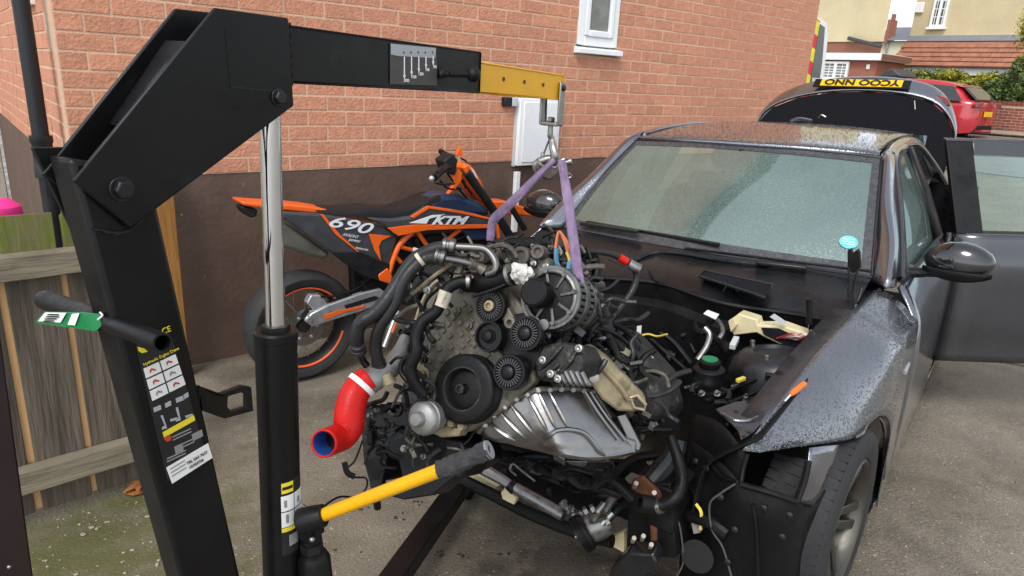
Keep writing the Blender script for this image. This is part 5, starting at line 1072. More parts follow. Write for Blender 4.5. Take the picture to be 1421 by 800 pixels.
def ea(px, py, d): return EMI @ at(px, py, d)
def ep(name, mat, px, z0, z1, bev=.004, parent=None): return MB().prism([E(x, y, z1) for x, y in px], (0, 0, z0 - z1)).build(name, mat, parent or eng, bevel=bev)
def et(name, mat, pts, r, n=10, parent=None, k=5): return MB().tube([ea(*q) for q in pts], r, n=n, k=k).build(name, mat, parent or eng, smooth=50)
Z = Vector((0, 0, 1))
# block, head, cover
ep('engine_block', 'cast_dark', [(588, 480), (600, 420), (690, 395), (742, 400), (742, 530), (720, 560), (660, 590), (600, 580)], -.45, -.035)
ep('cylinder_head', 'alu_dirty', [(585, 430), (596, 392), (650, 366), (745, 372), (752, 440), (690, 450)], -.45, -.032)
vc = ep('valve_cover', 'cover_grey', [(628, 372), (650, 348), (690, 336), (735, 346), (766, 360), (764, 376), (740, 384), (690, 386), (640, 384)], -.43, -.025, .012)
for k in range(6):
    a, b = E(652 + 17 * k, 346 - (4 if k < 3 else 0) + 1.5 * k, -.06 - .01 * k), E(654 + 17 * k, 345 + 1.5 * k, -.38)
    MB().tube([a, (a + b) / 2 + Vector((0, .004, 0)), b], .006, n=6).build('cover_rib', 'cover_grey', vc)
for k in range(8):
    q = E(640 + 17 * k, 371 - 9 * math.sin(k / 7 * 3.1), -.02); MB().lathe([(.008, 0), (.008, .008), (.005, .009), (.005, .016), (0, .016)], q, Z, 8).build('cover_bolt', 'zinc', vc)
# camshaft end casting: two round lobes and a web
for (x, y, r_) in ((668, 360, .022), (728, 358, .024), (752, 352, .017)):
    q = E(x, y, -.028); MB().lathe([(.0, .018), (r_ * .55, .018), (r_ * .6, .026), (r_, .026), (r_ * 1.05, .0)], q, Z, 20).build('cam_boss', 'cover_grey', vc)
ep('cam_web', 'cover_grey', [(690, 350), (720, 344), (745, 350), (742, 362), (700, 366)], -.03, -.012, .003, vc)
# black intake plastic behind the cover
ep('intake_cover', 'plastic_black', [(690, 338), (704, 326), (740, 328), (768, 342), (770, 356), (740, 350), (712, 342)], -.38, -.10, .008)
ep('injector_cover', 'plastic_black', [(738, 345), (742, 322), (756, 318), (768, 330), (772, 350), (760, 360)], -.25, -.08, .006)
# timing cover with its waffle of raised pads
TC = [(577, 505), (572, 462), (588, 412), (612, 386), (650, 388), (664, 400), (700, 396), (720, 420), (742, 450), (742, 530), (715, 556), (690, 575), (650, 600), (612, 590), (590, 560)]
tc = ep('timing_cover', 'alu_dirty', TC, -.034, 0, .006)
def inside(p, poly):
    c = False; n = len(poly)
    for i in range(n):
        (x1, y1), (x2, y2) = poly[i], poly[i - 1]
        if (y1 > p[1]) != (y2 > p[1]) and p[0] < (x2 - x1) * (p[1] - y1) / (y2 - y1) + x1: c = not c
    return c
wp = [(592, 500), (600, 470), (612, 435), (640, 415), (662, 428), (658, 480), (690, 500), (690, 530), (640, 545), (605, 540)]
pads = MB(); ca_, sa_ = math.cos(R(38)), math.sin(R(38))
for i in range(-9, 10):
    for j in range(-9, 10):
        x = 642 + (i * ca_ - j * sa_) * 11.5; y = 480 + (i * sa_ + j * ca_) * 11.5
        if inside((x, y), wp) and (i + j) % 2 == 0 or inside((x, y), wp) and (i % 3 == 0):
            q = E(x, y, .0015); ux, uy = Vector((ca_, -sa_, 0)), Vector((sa_, ca_, 0)); pads.obox(q, ux * .0068, uy * .0068, Z * .0035)
pads.build('cover_pads', 'alu_dirty', tc, bevel=.001, kind='stuff')
for (x, y) in ((635, 432), (606, 452), (596, 470), (588, 500), (640, 402), (700, 408), (590, 540), (652, 452), (736, 500), (738, 470)):
    q = E(x, y, .0); m = MB(); m.lathe([(.011, 0), (.011, .008), (.007, .009), (.007, .016), (0, .016)], q, Z, 10); m.build('cover_bolt', 'alu_dirty', tc)
# edge flanges
MB().tube([E(577, 505, .004), E(574, 462, .004), E(590, 412, .004), E(612, 388, .004), E(650, 390, .004)], .006, n=6).build('cover_flange', 'alu_tan', tc)
# crank pulley
def lat(name, mat, px, py, zf, prof, n=40, parent=None, smooth=40): return MB().lathe(prof, E(px, py, zf), Z, n).build(name, mat, parent or eng, smooth=smooth)
cpu = lat('crank_pulley', 'rubber', 641, 540, .05, [(.0, -.020), (.012, -.020), (.012, -.014), (.030, -.014), (.042, -.018), (.046, -.004), (.050, 0), (.074, 0), (.080, -.003), (.083, -.008), (.083, -.012)] + [(.083 - .003 * (k % 2), -.014 - .003 * k) for k in range(9)] + [(.084, -.044), (.06, -.05), (.0, -.05)], 56)
lat('hub_bolt', 'cast_dark', 641, 540, .034, [(.006, .002), (.0125, .002), (.0125, 0.012), (.008, .013), (.006, .006)], 6, cpu)
MB().lathe([(.049, .0008), (.053, .0008)], E(641, 540, .0503), Z, 48, cap=False).build('pulley_ring', 'cast_dark', cpu)
def idler(px, py, r, zf, fins, bolt):
    o = lat('idler_pulley', 'plastic_black', px, py, zf, [(.0, -.006), (r * .42, -.006), (r * .46, -.009), (r * .80, -.009), (r * .86, 0), (r * .97, 0), (r, -.004), (r, -.026), (r * .93, -.03), (.0, -.03)], 36)
    if fins:
        m = MB(); c = E(px, py, zf - .0055)
        for k in range(28):
            t = 6.28318 * k / 28; d = Vector((math.cos(t), math.sin(t), 0)); e = Vector((-d.y, d.x, 0)); m.obox(c + d * r * .64, d * r * .17, e * .0011, Z * .004)
        m.build('fins', 'plastic_fin', o, smooth=0)
    if bolt == 'tan': m = lat('pulley_bolt', 'alu_tan', px, py, zf - .006, [(.013, 0), (.013, .008), (.007, .009), (.006, .002), (0, .002)], 14, o)
    else: lat('pulley_cap', 'plastic_black' if bolt else 'rubber', px, py, zf - .006, [(r * .42, 0), (r * .36, .008), (r * .2, .012), (0, .012)], 20, o)
    return o
mk('plastic_fin', (.05, .05, .052), .4)
idler(680, 425, .040, .045, True, 'tan'); idler(677, 467, .037, .05, False, ''); idler(729, 463, .040, .055, True, 'c'); idler(706, 517, .041, .06, True, 'c')
ep('tensioner_arm', 'alu_dirty', [(690, 412), (700, 418), (716, 446), (714, 453), (704, 454), (694, 440)], .0, .03, .003)
q = E(709, 448, .03); MB().lathe([(.014, 0), (.014, .008), (.007, .009), (.006, .0), (0, .0)], q, Z, 14).build('arm_boss', 'alu_dirty', eng)
ep('belt_backplate', 'plastic_black', [(690, 442), (742, 430), (752, 490), (740, 515), (700, 500), (692, 470)], .001, .02, .004)
# alternator
AC = E(764, 413, .03)
am = MB(); am.lathe([(.0, .0), (.054, .0), (.062, -.006), (.066, -.02), (.066, -.105), (.0, -.11)], AC, Z, 36); alt = am.build('alternator', 'rubber', eng, smooth=40)
bars = MB()
for k in range(30):
    t = 6.28318 * k / 30; d = Vector((math.cos(t), math.sin(t), 0)); e = Vector((-d.y, d.x, 0))
    bars.obox(AC + d * .069 + Z * -.022, d * .004, e * .0042, Z * .020); bars.obox(AC + d * .069 + Z * -.082, d * .004, e * .0042, Z * .018)
for (r0, r1, h0, h1) in ((.060, .0735, .004, -.008), (.067, .0745, -.040, -.064), (.064, .0735, -.098, -.112)):
    bars.lathe([(r0, h0), (r1, h0), (r1 + .001, (h0 + h1) / 2), (r1, h1), (r0, h1), (r0, h0)], AC, Z, 36, cap=False)
bars.build('housing', 'alu_alt', alt, bevel=.0008, smooth=40)
sp_ = MB(); sp_.lathe([(.056, .006), (.060, .008), (.066, .006), (.066, -.004), (.056, -.004), (.056, .006)], AC, Z, 36, cap=False)
for k in range(8):
    t = 6.28318 * k / 8 + .35; d = Vector((math.cos(t), math.sin(t), 0)); e = Vector((-d.y, d.x, 0)); sp_.obox(AC + d * .042 + Z * .002, d * .016, e * .0032, Z * .003)
    sp_.lathe([(.006, .006), (.006, .012), (0, .012)], AC + d * .061, Z, 8)
sp_.build('front_ring', 'alu_alt', alt, bevel=.0008)
ac2 = E(741, 412, .075)
MB().lathe([(.0, .016), (.027, .016), (.032, .012), (.034, .0), (.034, -.02), (.03, -.03), (.014, -.045)], AC + Vector((-.022, .002, .035)), Z, 32).build('alternator_pulley', 'rubber', alt)
for (x, y) in ((759, 452), (747, 449)):
    q = E(x, y, .02); MB().lathe([(.007, .02), (.013, .02), (.015, .0), (.015, -.06)], q, Z, 16).build('mounting_ear', 'alu_clean', alt)
# breather hose with a plastic bag tied over its end
h4 = et('breather_pipe', 'rubber', [(648, 392, 1.66), (672, 392, 1.62), (698, 386, 1.60), (712, 380, 1.585)], .025, 14)
MB().cyl(ea(707, 382, 1.588), ea(711, 381, 1.584), .0275, n=18).build('hose_clip', 'zinc', h4)
bg_ = MB(); bg_.ball(ea(722, 380, 1.575), .024, .022, .022, n=18, m=12, jit=.5); bg_.ball(ea(733, 379, 1.57), .016, .012, .012, jit=.6); bg_.ball(ea(728, 388, 1.57), .012, .014, .01, jit=.6); bg_.build('bag_wrap', 'plastic_bag', h4, smooth=80)
et('thin_cable', 'rubber', [(655, 412, 1.60), (690, 400, 1.585), (715, 388, 1.58)], .004, 6)
# air-con hoses and pipes
h1 = et('air_con_hose', 'rubber_hose', [(622, 343, 1.60), (600, 347, 1.60), (575, 361, 1.585), (555, 388, 1.57), (538, 415, 1.555), (518, 437, 1.55), (501, 448, 1.55), (495, 466, 1.56), (497, 486, 1.58)], .0165, 12) if 'rubber_hose' in MT else et('air_con_hose', 'tape_grey', [(622, 343, 1.60), (600, 347, 1.60), (575, 361, 1.585), (555, 388, 1.57), (538, 415, 1.555), (518, 437, 1.55), (501, 448, 1.55), (495, 466, 1.56), (497, 486, 1.58)], .0165, 12)
h2 = et('air_con_hose', 'tape_grey', [(608, 357, 1.58), (590, 360, 1.575), (570, 376, 1.565), (556, 398, 1.56), (546, 425, 1.56), (528, 452, 1.565), (521, 478, 1.58), (525, 504, 1.60)], .0148, 12)
for a, b, r_, o in (((614, 341, 1.60), (632, 343, 1.60), .0195, h1), ((603, 355, 1.58), (618, 359, 1.58), .018, h2), ((496, 478, 1.565), (498, 490, 1.58), .0185, h1), ((524, 500, 1.60), (527, 510, 1.605), .018, h2)):
    m = MB(); p, q = ea(*a), ea(*b); L__ = (q - p).length; m.lathe([(r_ * .8, 0), (r_, .002), (r_, L__ * .3), (r_ * .86, L__ * .36), (r_ * .86, L__ * .5), (r_, L__ * .56), (r_, L__ * .9), (r_ * .8, L__)], p, q - p, 16); m.build('ferrule', 'alu_clean' if b[1] < 400 else 'tape_grey', o)
MB().cyl(ea(581, 362, 1.568), ea(585, 359, 1.568), .0175, n=14).build('hose_band', 'label_cream', h2)
et('air_con_pipe', 'alu_clean', [(632, 343, 1.60), (655, 344, 1.595), (672, 346, 1.59), (682, 354, 1.585), (688, 366, 1.58), (686, 377, 1.58), (676, 381, 1.59)], .0092, 12, h1)
et('air_con_pipe', 'alu_clean', [(618, 359, 1.58), (635, 362, 1.585), (652, 366, 1.59), (664, 370, 1.60)], .0078, 12, h2)
et('pipe_block', 'alu_dirty', [(652, 366, 1.588), (662, 370, 1.598), (672, 376, 1.60)], [.012, .009, .014], 8, h2)
et('lower_pipe', 'plastic_wet', [(498, 490, 1.58), (503, 500, 1.60), (509, 508, 1.61)], .009, 10, h1); et('lower_pipe', 'plastic_black', [(527, 510, 1.605), (531, 520, 1.61), (538, 531, 1.61)], .010, 10, h2)
MB().cyl(ea(534, 520, 1.60), ea(540, 533, 1.60), .018, n=14).build('pipe_union', 'alu_tan', h2)
# coolant hose with paper label
h3 = et('coolant_hose', 'rubber_shiny' if 'rubber_shiny' in MT else 'rubber', [(654, 392, 1.60), (638, 392, 1.60), (622, 400, 1.595), (613, 416, 1.59), (604, 434, 1.59), (586, 447, 1.59), (577, 468, 1.585), (578, 488, 1.58), (570, 510, 1.585), (574, 530, 1.59), (588, 548, 1.60)], .0145, 12)
MB().cyl(ea(619, 405, 1.59), ea(611, 426, 1.588), .0162, n=14).build('paper_label', 'label_cream', h3)
text('label_text', '7798326', ea(616, 424, 1.565), ea(623, 407, 1.565) - ea(616, 424, 1.565), ea(608, 420, 1.565) - ea(616, 424, 1.565), .010, 'print_black', h3)
MB().cyl(ea(652, 391, 1.60), ea(647, 391, 1.60), .0165, n=14).build('hose_clip', 'zinc', h3)
et('side_hose', 'rubber', [(578, 488, 1.60), (560, 500, 1.61), (556, 516, 1.61), (566, 530, 1.60)], .006, 8)
# induction side: black panel with a pale edge, charge pipe and red hose
ip = ep('induction_panel', 'plastic_black', [(566, 408), (574, 388), (592, 370), (626, 362), (640, 372), (600, 396), (572, 416)], -.20, -.03, .004)
et('panel_edge', 'alu_tan', [(571, 409, 1.60), (590, 393, 1.60), (612, 376, 1.60), (626, 366, 1.61)], .005, 6, ip)
MB().ball(ea(569, 398, 1.59), .008, jit=.3).build('bolt_head', 'zinc', ip)
ep('turbo_housing', 'cast_dark', [(552, 455), (575, 440), (600, 452), (598, 520), (575, 535), (555, 515)], -.22, -.05, .010)
ep('exhaust_casting', 'alu_tan', [(575, 470), (592, 480), (596, 530), (588, 560), (572, 540), (570, 500)], -.06, .005, .006)
for (x, y, r_, mt) in ((586, 522, .014, 'alu_tan'), (590, 500, .009, 'cast_dark'), (566, 490, .011, 'alu_tan'), (600, 548, .010, 'cast_dark'), (560, 462, .014, 'cast_dark')):
    q = E(x, y, .006); MB().lathe([(r_ * .5, .004), (r_ * .6, .012), (r_, .012), (r_, -.02)], q, Z, 14).build('casting_boss', mt, eng)
cpip = et('charge_pipe', 'alu_shot' if 'alu_shot' in MT else 'metal_pale', [(566, 470, 1.68), (556, 490, 1.66), (540, 512, 1.63), (520, 526, 1.60), (508, 534, 1.585)], [.02, .022, .026, .030, .030], 16) if False else None
mk('metal_pale', (.30, .30, .29), .5, metal=.7, var=.2, scale=30)
cpip = et('charge_pipe', 'metal_pale', [(566, 470, 1.68), (556, 490, 1.66), (540, 512, 1.63), (520, 526, 1.60), (508, 534, 1.585)], [.020, .022, .026, .029, .029], 16)
rp_ = [(512, 527, 1.59), (500, 536, 1.58), (490, 552, 1.565), (485, 575, 1.555), (484, 592, 1.55), (476, 604, 1.54), (464, 610, 1.515), (449, 616, 1.47)]
rh_ = MB(); P_ = catmull([ea(*q) for q in rp_], 6); n_ = len(P_); nn = 24
rh_.tube(P_, [.032, .033, .034, .035, .034, .033, .032, .031], n=nn, smooth=False, caps=False); red = rh_.build('red_hose', 'silicone_red', eng, solid=.0045, smooth=60)
bi = MB(); bi.tube(P_[-8:], .0265, n=20, smooth=False, caps=False); bi.build('hose_lining', 'silicone_blue', red, smooth=60)
bl_ = MB(); bl_.lathe([(0, 0), (.027, 0)], P_[-8], P_[-8] - P_[-9], 20, cap=False); bl_.build('hose_bore', 'print_black', red)
MB().tube([ea(504, 532, 1.582), ea(499, 537.5, 1.578)], .0362, n=24, smooth=False).build('worm_clip', 'paper_white', red)
# vacuum / actuator can
vx = (CR * -.45 + CU * .05 + CF * -.85); vl = (EMI.to_3x3() @ vx).normalized()
m = MB(); m.lathe([(0, .03), (.014, .03), (.017, .026), (.018, .012), (.034, .008), (.040, .0), (.041, -.006), (.037, -.010), (.041, -.014), (.040, -.03), (.032, -.06), (0, -.07)], ea(586, 581, 1.60), vl, 32); m.build('actuator_can', 'metal_pale', eng, smooth=40)
ep('pump_casting', 'alu_tan', [(596, 585), (618, 590), (640, 596), (636, 606), (612, 608), (598, 602)], -.03, .01, .004)
for (x, y) in ((626, 588), (640, 592)): q = E(x, y, .02); MB().lathe([(.005, .004), (.009, .004), (.010, -.012)], q, Z, 10).build('casting_boss', 'alu_tan', eng)
# black cooler duct cluster low left
duct = ep('cooler_duct', 'plastic_black', [(500, 590), (506, 566), (548, 562), (568, 572), (585, 600), (640, 612), (652, 640), (640, 664), (560, 676), (552, 640), (536, 634), (530, 668), (512, 672), (504, 640)], -.14, -.03, .006)
for pts in ([(524, 599), (537, 588), (558, 595), (540, 604)],):
    MB().tube([E(x, y, -.026) for x, y in pts + pts[:1]], .004, n=6, smooth=False).build('duct_rim', 'tape_grey', duct)
ep('duct_bracket', 'plastic_black', [(506, 640), (520, 632), (532, 640), (528, 690), (516, 688)], -.05, -.03, .003, duct)
ep('duct_foot', 'plastic_black', [(540, 668), (620, 650), (630, 662), (600, 688), (560, 694), (536, 688)], -.10, -.02, .004, duct)
MB().tube([E(x, y, -.024) for x, y in ((504, 604), (520, 612), (532, 618), (534, 650))], .0035, n=6).build('duct_seam', 'tape_grey', duct)
ep('duct_wall', 'plastic_black', [(556, 560), (600, 560), (650, 600), (668, 640), (640, 660), (585, 640)], -.26, -.12, .006)
m = MB(); m.lathe([(.012, .01), (.02, .01), (.021, -.03)], E(549, 568, -.03), Vector((.3, .2, .9)), 16, cap=False); m.build('duct_port', 'plastic_wet', duct)
for k in range(5): a = (500 + 22 * k, 566 + (k % 2) * 8); MB().tube([E(a[0], a[1], -.02), E(a[0] + 9, a[1] - 6, -.012), E(a[0] + 20, a[1] - 2, -.02)], .004, n=6).build('small_pipe', 'plastic_wet', duct)
et('trailing_wire', 'rubber', [(503, 612, 1.60), (492, 640, 1.60), (480, 652, 1.60), (490, 662, 1.60), (508, 664, 1.60), (508, 678, 1.60), (495, 690, 1.60), (470, 690, 1.55), (445, 706, 1.45)], .0025, 5)
et('wire_knot', 'rubber', [(478, 642, 1.60), (482, 656, 1.60), (492, 662, 1.60)], .007, 6)
et('drain_pipe', 'rubber', [(522, 690, 1.62), (524, 705, 1.64)], .009, 8)
# oil pan
PANR = [
 [(664,600,1.67),(686,574,1.635),(716,553,1.61),(745,541,1.60),(775,539,1.625),(805,540,1.66),(830,543,1.70)],
 [(668,604,1.665),(692,582,1.628),(722,562,1.602),(750,550,1.592),(780,548,1.618),(812,551,1.655),(838,556,1.70)],
 [(676,609,1.655),(703,598,1.618),(732,583,1.592),(757,572,1.582),(788,568,1.608),(822,572,1.648),(852,578,1.695)],
 [(690,614,1.645),(716,609,1.612),(742,600,1.588),(764,592,1.576),(797,588,1.602),(834,592,1.642),(865,598,1.69)],
 [(704,616,1.65),(728,615,1.625),(752,612,1.60),(770,606,1.572),(802,604,1.594),(842,608,1.636),(876,612,1.685)],
 [(718,620,1.67),(742,624,1.635),(760,624,1.60),(776,622,1.572),(808,626,1.592),(848,626,1.636),(884,622,1.685)],
 [(730,622,1.72),(752,628,1.66),(768,632,1.62),(788,636,1.60),(820,640,1.62),(852,637,1.655),(884,629,1.70)],
 [(742,620,1.85),(762,626,1.82),(776,628,1.80),(796,630,1.80),(826,632,1.82),(852,630,1.84),(880,624,1.86)]]
pan = MB().grid(sgrid([[ea(*q) for q in r_] for r_ in PANR], 4)).build('oil_pan', 'alu_pan', eng, solid=.005, smooth=40)
def pz(i, j, lift=.0):   # point on the pan, lifted towards the viewer
    i0, j0 = min(int(i), 6), min(int(j), 5); u, v = i - i0, j - j0
    q = [(Vector(PANR[i0][j0]) * (1 - v) + Vector(PANR[i0][j0 + 1]) * v), (Vector(PANR[i0 + 1][j0]) * (1 - v) + Vector(PANR[i0 + 1][j0 + 1]) * v)]
    r_ = q[0] * (1 - u) + q[1] * u; return ea(r_.x, r_.y, r_.z - lift)
for j in (.6, 1.2, 1.7, 2.5, 3.0, 3.5): MB().tube([pz(.3, j, .004), pz(1.5, j + .05, .006), pz(2.6, j + .15, .006), pz(3.3, j + .2, .002)], [.003, .0055, .006, .003], n=8).build('pan_rib', 'alu_pan', pan)
MB().tube([pz(3.9, 2.2, .002), pz(3.7, 2.8, .006), pz(3.45, 3.2, .006), pz(3.5, 3.8, .006), pz(3.9, 4.3, .006), pz(5, 4.6, .005), pz(6, 4.7, .002)], .006, n=8).build('pan_crease', 'alu_pan', pan)
for j in (5.2, 5.5): MB().tube([pz(.2, j, .006), pz(2, j + .1, .008), pz(4, j + .25, .004)], .005, n=8).build('pan_rib', 'alu_clean', pan)
MB().tube([pz(0, k * .5, .006) for k in range(13)], .0065, n=8).build('pan_flange', 'alu_dirty', pan)
for k in range(11):
    q = pz(.15, .4 + .53 * k, .010); dl = (EMI.to_3x3() @ (CF * -1 + CU * .2)).normalized(); MB().lathe([(.0068, 0), (.0068, .005), (.0042, .006), (.0042, .011), (0, .011)], q, dl, 8).build('pan_bolt', 'metal_dull', pan)
ep_ = MB(); ep_.prism([ea(x, y, 1.68) for x, y in ((856, 578), (868, 574), (890, 618), (888, 626), (878, 626))], EMI.to_3x3() @ (CF * .05)); ep_.build('pan_fin', 'alu_clean', pan, bevel=.003)
ep_ = MB(); ep_.prism([ea(x, y, 1.675) for x, y in ((832, 610), (850, 600), (884, 612), (884, 630), (836, 640), (826, 632))], EMI.to_3x3() @ (CF * .03)); ep_.build('pan_shoe', 'alu_clean', pan, bevel=.006)
# compressor bracket and starter castings right of the belts
cbk = ep('bracket_casting', 'cast_dark', [(742, 500), (752, 480), (778, 474), (800, 478), (812, 500), (806, 520), (780, 528), (752, 530), (742, 522)], -.10, .03, .008)
for (a, b) in (((748, 512), (780, 480)), ((752, 522), (775, 505)), ((775, 520), (800, 486))): MB().tube([E(*a, .032), E((a[0] + b[0]) / 2 + 2, (a[1] + b[1]) / 2, .036), E(*b, .03)], .006, n=8).build('casting_rib', 'cast_dark', cbk)
for (x, y) in ((755, 500), (766, 519), (776, 526), (805, 484)): MB().lathe([(.009, 0), (.009, .01), (.005, .011), (0, .006)], E(x, y, .032), Z, 8).build('casting_bolt', 'zinc', cbk)
for k in range(6): MB().tube([E(768 + 8 * k, 512 + k, .03), E(776 + 8 * k, 528 + k, .03), E(780 + 8 * k, 534, .01)], .005, n=6).build('fin', 'metal_dull', cbk)
arm = MB(); AP = [(800, 500), (806, 490), (822, 484), (842, 498), (868, 522), (896, 552), (899, 568), (880, 573), (858, 572), (836, 556), (812, 522)]
arm.prism([ea(x, y, 1.60 + (x - 800) * .0007) for x, y in AP], EMI.to_3x3() @ (CF * .06 + CU * .01)); ao = arm.build('engine_mount_arm', 'alu_tan', eng, bevel=.008)
MB().tube([ea(x, y, 1.596 + (x - 800) * .0007) for x, y in ((806, 492), (836, 512), (862, 540), (872, 556))], .007, n=8).build('arm_rib', 'alu_tan', ao)
pk = [(874, 552), (884, 549), (896, 562), (894, 569), (880, 566)]; MB().prism([ea(x, y, 1.655) for x, y in pk], EMI.to_3x3() @ (CF * .004)).build('arm_pocket', 'cast_dark', ao)
MB().tube([ea(x, y, 1.652) for x, y in pk + pk[:1]], .0045, n=6, smooth=False).build('pocket_rim', 'alu_tan', ao)
MB().lathe([(.012, 0), (.012, .008), (.007, .009), (0, .009)], ea(824, 524, 1.60), (EMI.to_3x3() @ -CF), 8).build('arm_bolt', 'zinc', ao)
# gearbox end and under-engine clutter behind the pan
ep('bellhousing', 'cast_dark', [(640, 400), (742, 392), (760, 440), (752, 540), (700, 560), (640, 520)], -.56, -.45, .02)
ep('lower_crankcase', 'cast_dark', [(655, 560), (740, 510), (745, 560), (720, 590), (680, 610)], -.44, -.04, .01)
for k in range(8):
    a = (690 + 20 * k + random.uniform(-6, 6), 632 + 6 * k, 1.85); et('under_hose', ('rubber', 'plastic_black', 'cast_dark')[k % 3], [a, (a[0] + 22, a[1] + random.uniform(-8, 14), 1.9), (a[0] + 50, a[1] + random.uniform(-4, 20), 1.92)], .012, 8)
et('bare_pipe', 'metal_dull', [(742, 668, 1.80), (722, 652, 1.78), (712, 644, 1.78), (708, 652, 1.78), (716, 660, 1.80)], .003, 6)
# loom: cables and connectors over the gearbox end
rnd = random.Random(11)
for k in range(34):
    x, y = rnd.uniform(812, 880), rnd.uniform(450, 540); d = 1.70 + (x - 812) * .0022 + rnd.uniform(-.04, .04)
    pts = [(x, y, d)]
    for s_ in range(3): x += rnd.uniform(-6, 18); y += rnd.uniform(4, 26); pts.append((x, y, d + rnd.uniform(-.015, .025)))
    et('loom_cable', rnd.choice(['rubber', 'tape_grey', 'plastic_black', 'tape_grey']), pts, rnd.uniform(.003, .008), 7, k=4)
for k in range(26):
    x, y = rnd.uniform(820, 905), rnd.uniform(455, 560)
    if y < 455 + (x - 840) * .6: continue
    d = 1.71 + (x - 812) * .0022; u = Vector((rnd.uniform(-1, 1), rnd.uniform(-1, 1), rnd.uniform(-.4, .4))).normalized(); v = u.cross(Vector((.3, .2, 1))).normalized(); w_ = u.cross(v)
    MB().obox(ea(x, y, d), u * rnd.uniform(.008, .018), v * rnd.uniform(.006, .011), w_ * .007).build('connector', rnd.choice(['plastic_black', 'tape_grey', 'metal_dull', 'plastic_black', 'upvc_grey']), eng, bevel=.002)
ep('gearbox_case', 'cast_dark', [(800, 450), (850, 450), (905, 510), (920, 570), (900, 590), (860, 560), (800, 500)], -.60, -.33, .02)
et('heavy_cable', 'tape_grey', [(800, 352, 1.70), (822, 349, 1.71), (845, 352, 1.72), (858, 357, 1.73), (874, 366, 1.74), (883, 380, 1.75), (880, 398, 1.75), (868, 418, 1.74), (852, 438, 1.73), (842, 450, 1.72)], .0085, 8)
et('red_sleeve', 'silicone_red', [(859, 357.5, 1.728), (865, 361, 1.732), (870, 364, 1.735)], .0105, 8)
et('cable_lug', 'metal_dull', [(873, 366, 1.735), (880, 370, 1.735), (888, 374, 1.735)], .013, 8)
et('loom_trunk', 'tape_grey', [(808, 388, 1.68), (822, 404, 1.69), (834, 424, 1.70), (842, 446, 1.71), (846, 470, 1.72), (858, 496, 1.74)], [.014, .015, .015, .014, .012, .010], 10)
et('loom_branch', 'tape_grey', [(798, 426, 1.66), (806, 446, 1.67), (822, 458, 1.69), (842, 452, 1.71)], .010, 8)
et('loom_branch', 'rubber', [(804, 470, 1.68), (808, 458, 1.68), (832, 456, 1.69), (860, 468, 1.72), (880, 490, 1.75), (895, 520, 1.78)], .0055, 8)
et('loom_branch', 'tape_grey', [(846, 462, 1.72), (862, 482, 1.74), (872, 510, 1.76), (878, 540, 1.77)], .009, 8)
et('loom_branch', 'tape_grey', [(958, 515, 1.95), (940, 520, 1.93), (925, 530, 1.90), (912, 545, 1.86), (900, 551, 1.83)], .008, 8)
et('loop_hose', 'rubber', [(806, 372, 1.72), (808, 356, 1.73), (822, 354, 1.74), (828, 372, 1.74), (826, 390, 1.73)], .013, 10)
MB().lathe([(.006, 0), (.011, 0), (.011, .012), (.006, .012)], ea(823, 406, 1.68), Z, 14, cap=False).build('eyelet', 'alu_tan', eng)
ep('rear_bracket', 'plastic_black', [(770, 345), (812, 345), (812, 356), (770, 360)], -.20, -.18, .003)
for pts, mt in (([(752, 330, 1.64), (764, 324, 1.62), (775, 321, 1.61)], 'rubber'), ([(775, 321, 1.61), (772, 336, 1.61), (771, 345, 1.61)], 'wire_orange'), ([(776, 321, 1.61), (783, 334, 1.60), (788, 352, 1.60), (792, 372, 1.60)], 'wire_orange'), ([(777, 322, 1.60), (787, 336, 1.60), (790, 345, 1.60)], 'wire_orange'), ([(786, 350, 1.598), (790, 362, 1.598), (791, 380, 1.60)], 'wire_yellow'), ([(772, 345, 1.61), (772, 362, 1.615), (777, 374, 1.62)], 'wire_blue')):
    et('loose_wire', mt, pts, .0035 if mt != 'wire_blue' else .006, 6)
MB().obox(ea(790, 368, 1.595), Vector((.005, 0, 0)), Vector((0, .01, 0)), Vector((0, 0, .004))).build('wire_plug', 'wire_blue', eng, bevel=.001)
for k in range(7): et('head_pipe', 'tape_grey', [(742 + 7 * k, 366 + 2 * k, 1.66), (756 + 8 * k, 374 + 4 * k, 1.665), (775 + 6 * k, 390 + 5 * k, 1.68)], .004 + .001 * (k % 3), 7)
for k in range(10): et('injector_line', ('metal_dull', 'plastic_black')[k % 2], [(735 + 8 * k, 352 - k % 3 * 3, 1.70), (742 + 8 * k, 342 + k % 4 * 3, 1.69), (748 + 8 * k, 352 + k % 2 * 8, 1.68)], .004, 6)
for (x, y) in ((782, 446), (790, 452), (798, 458), (776, 458)): MB().ball(ea(x, y, 1.62), .010, jit=.5).build('casting_lump', 'metal_dull', eng)

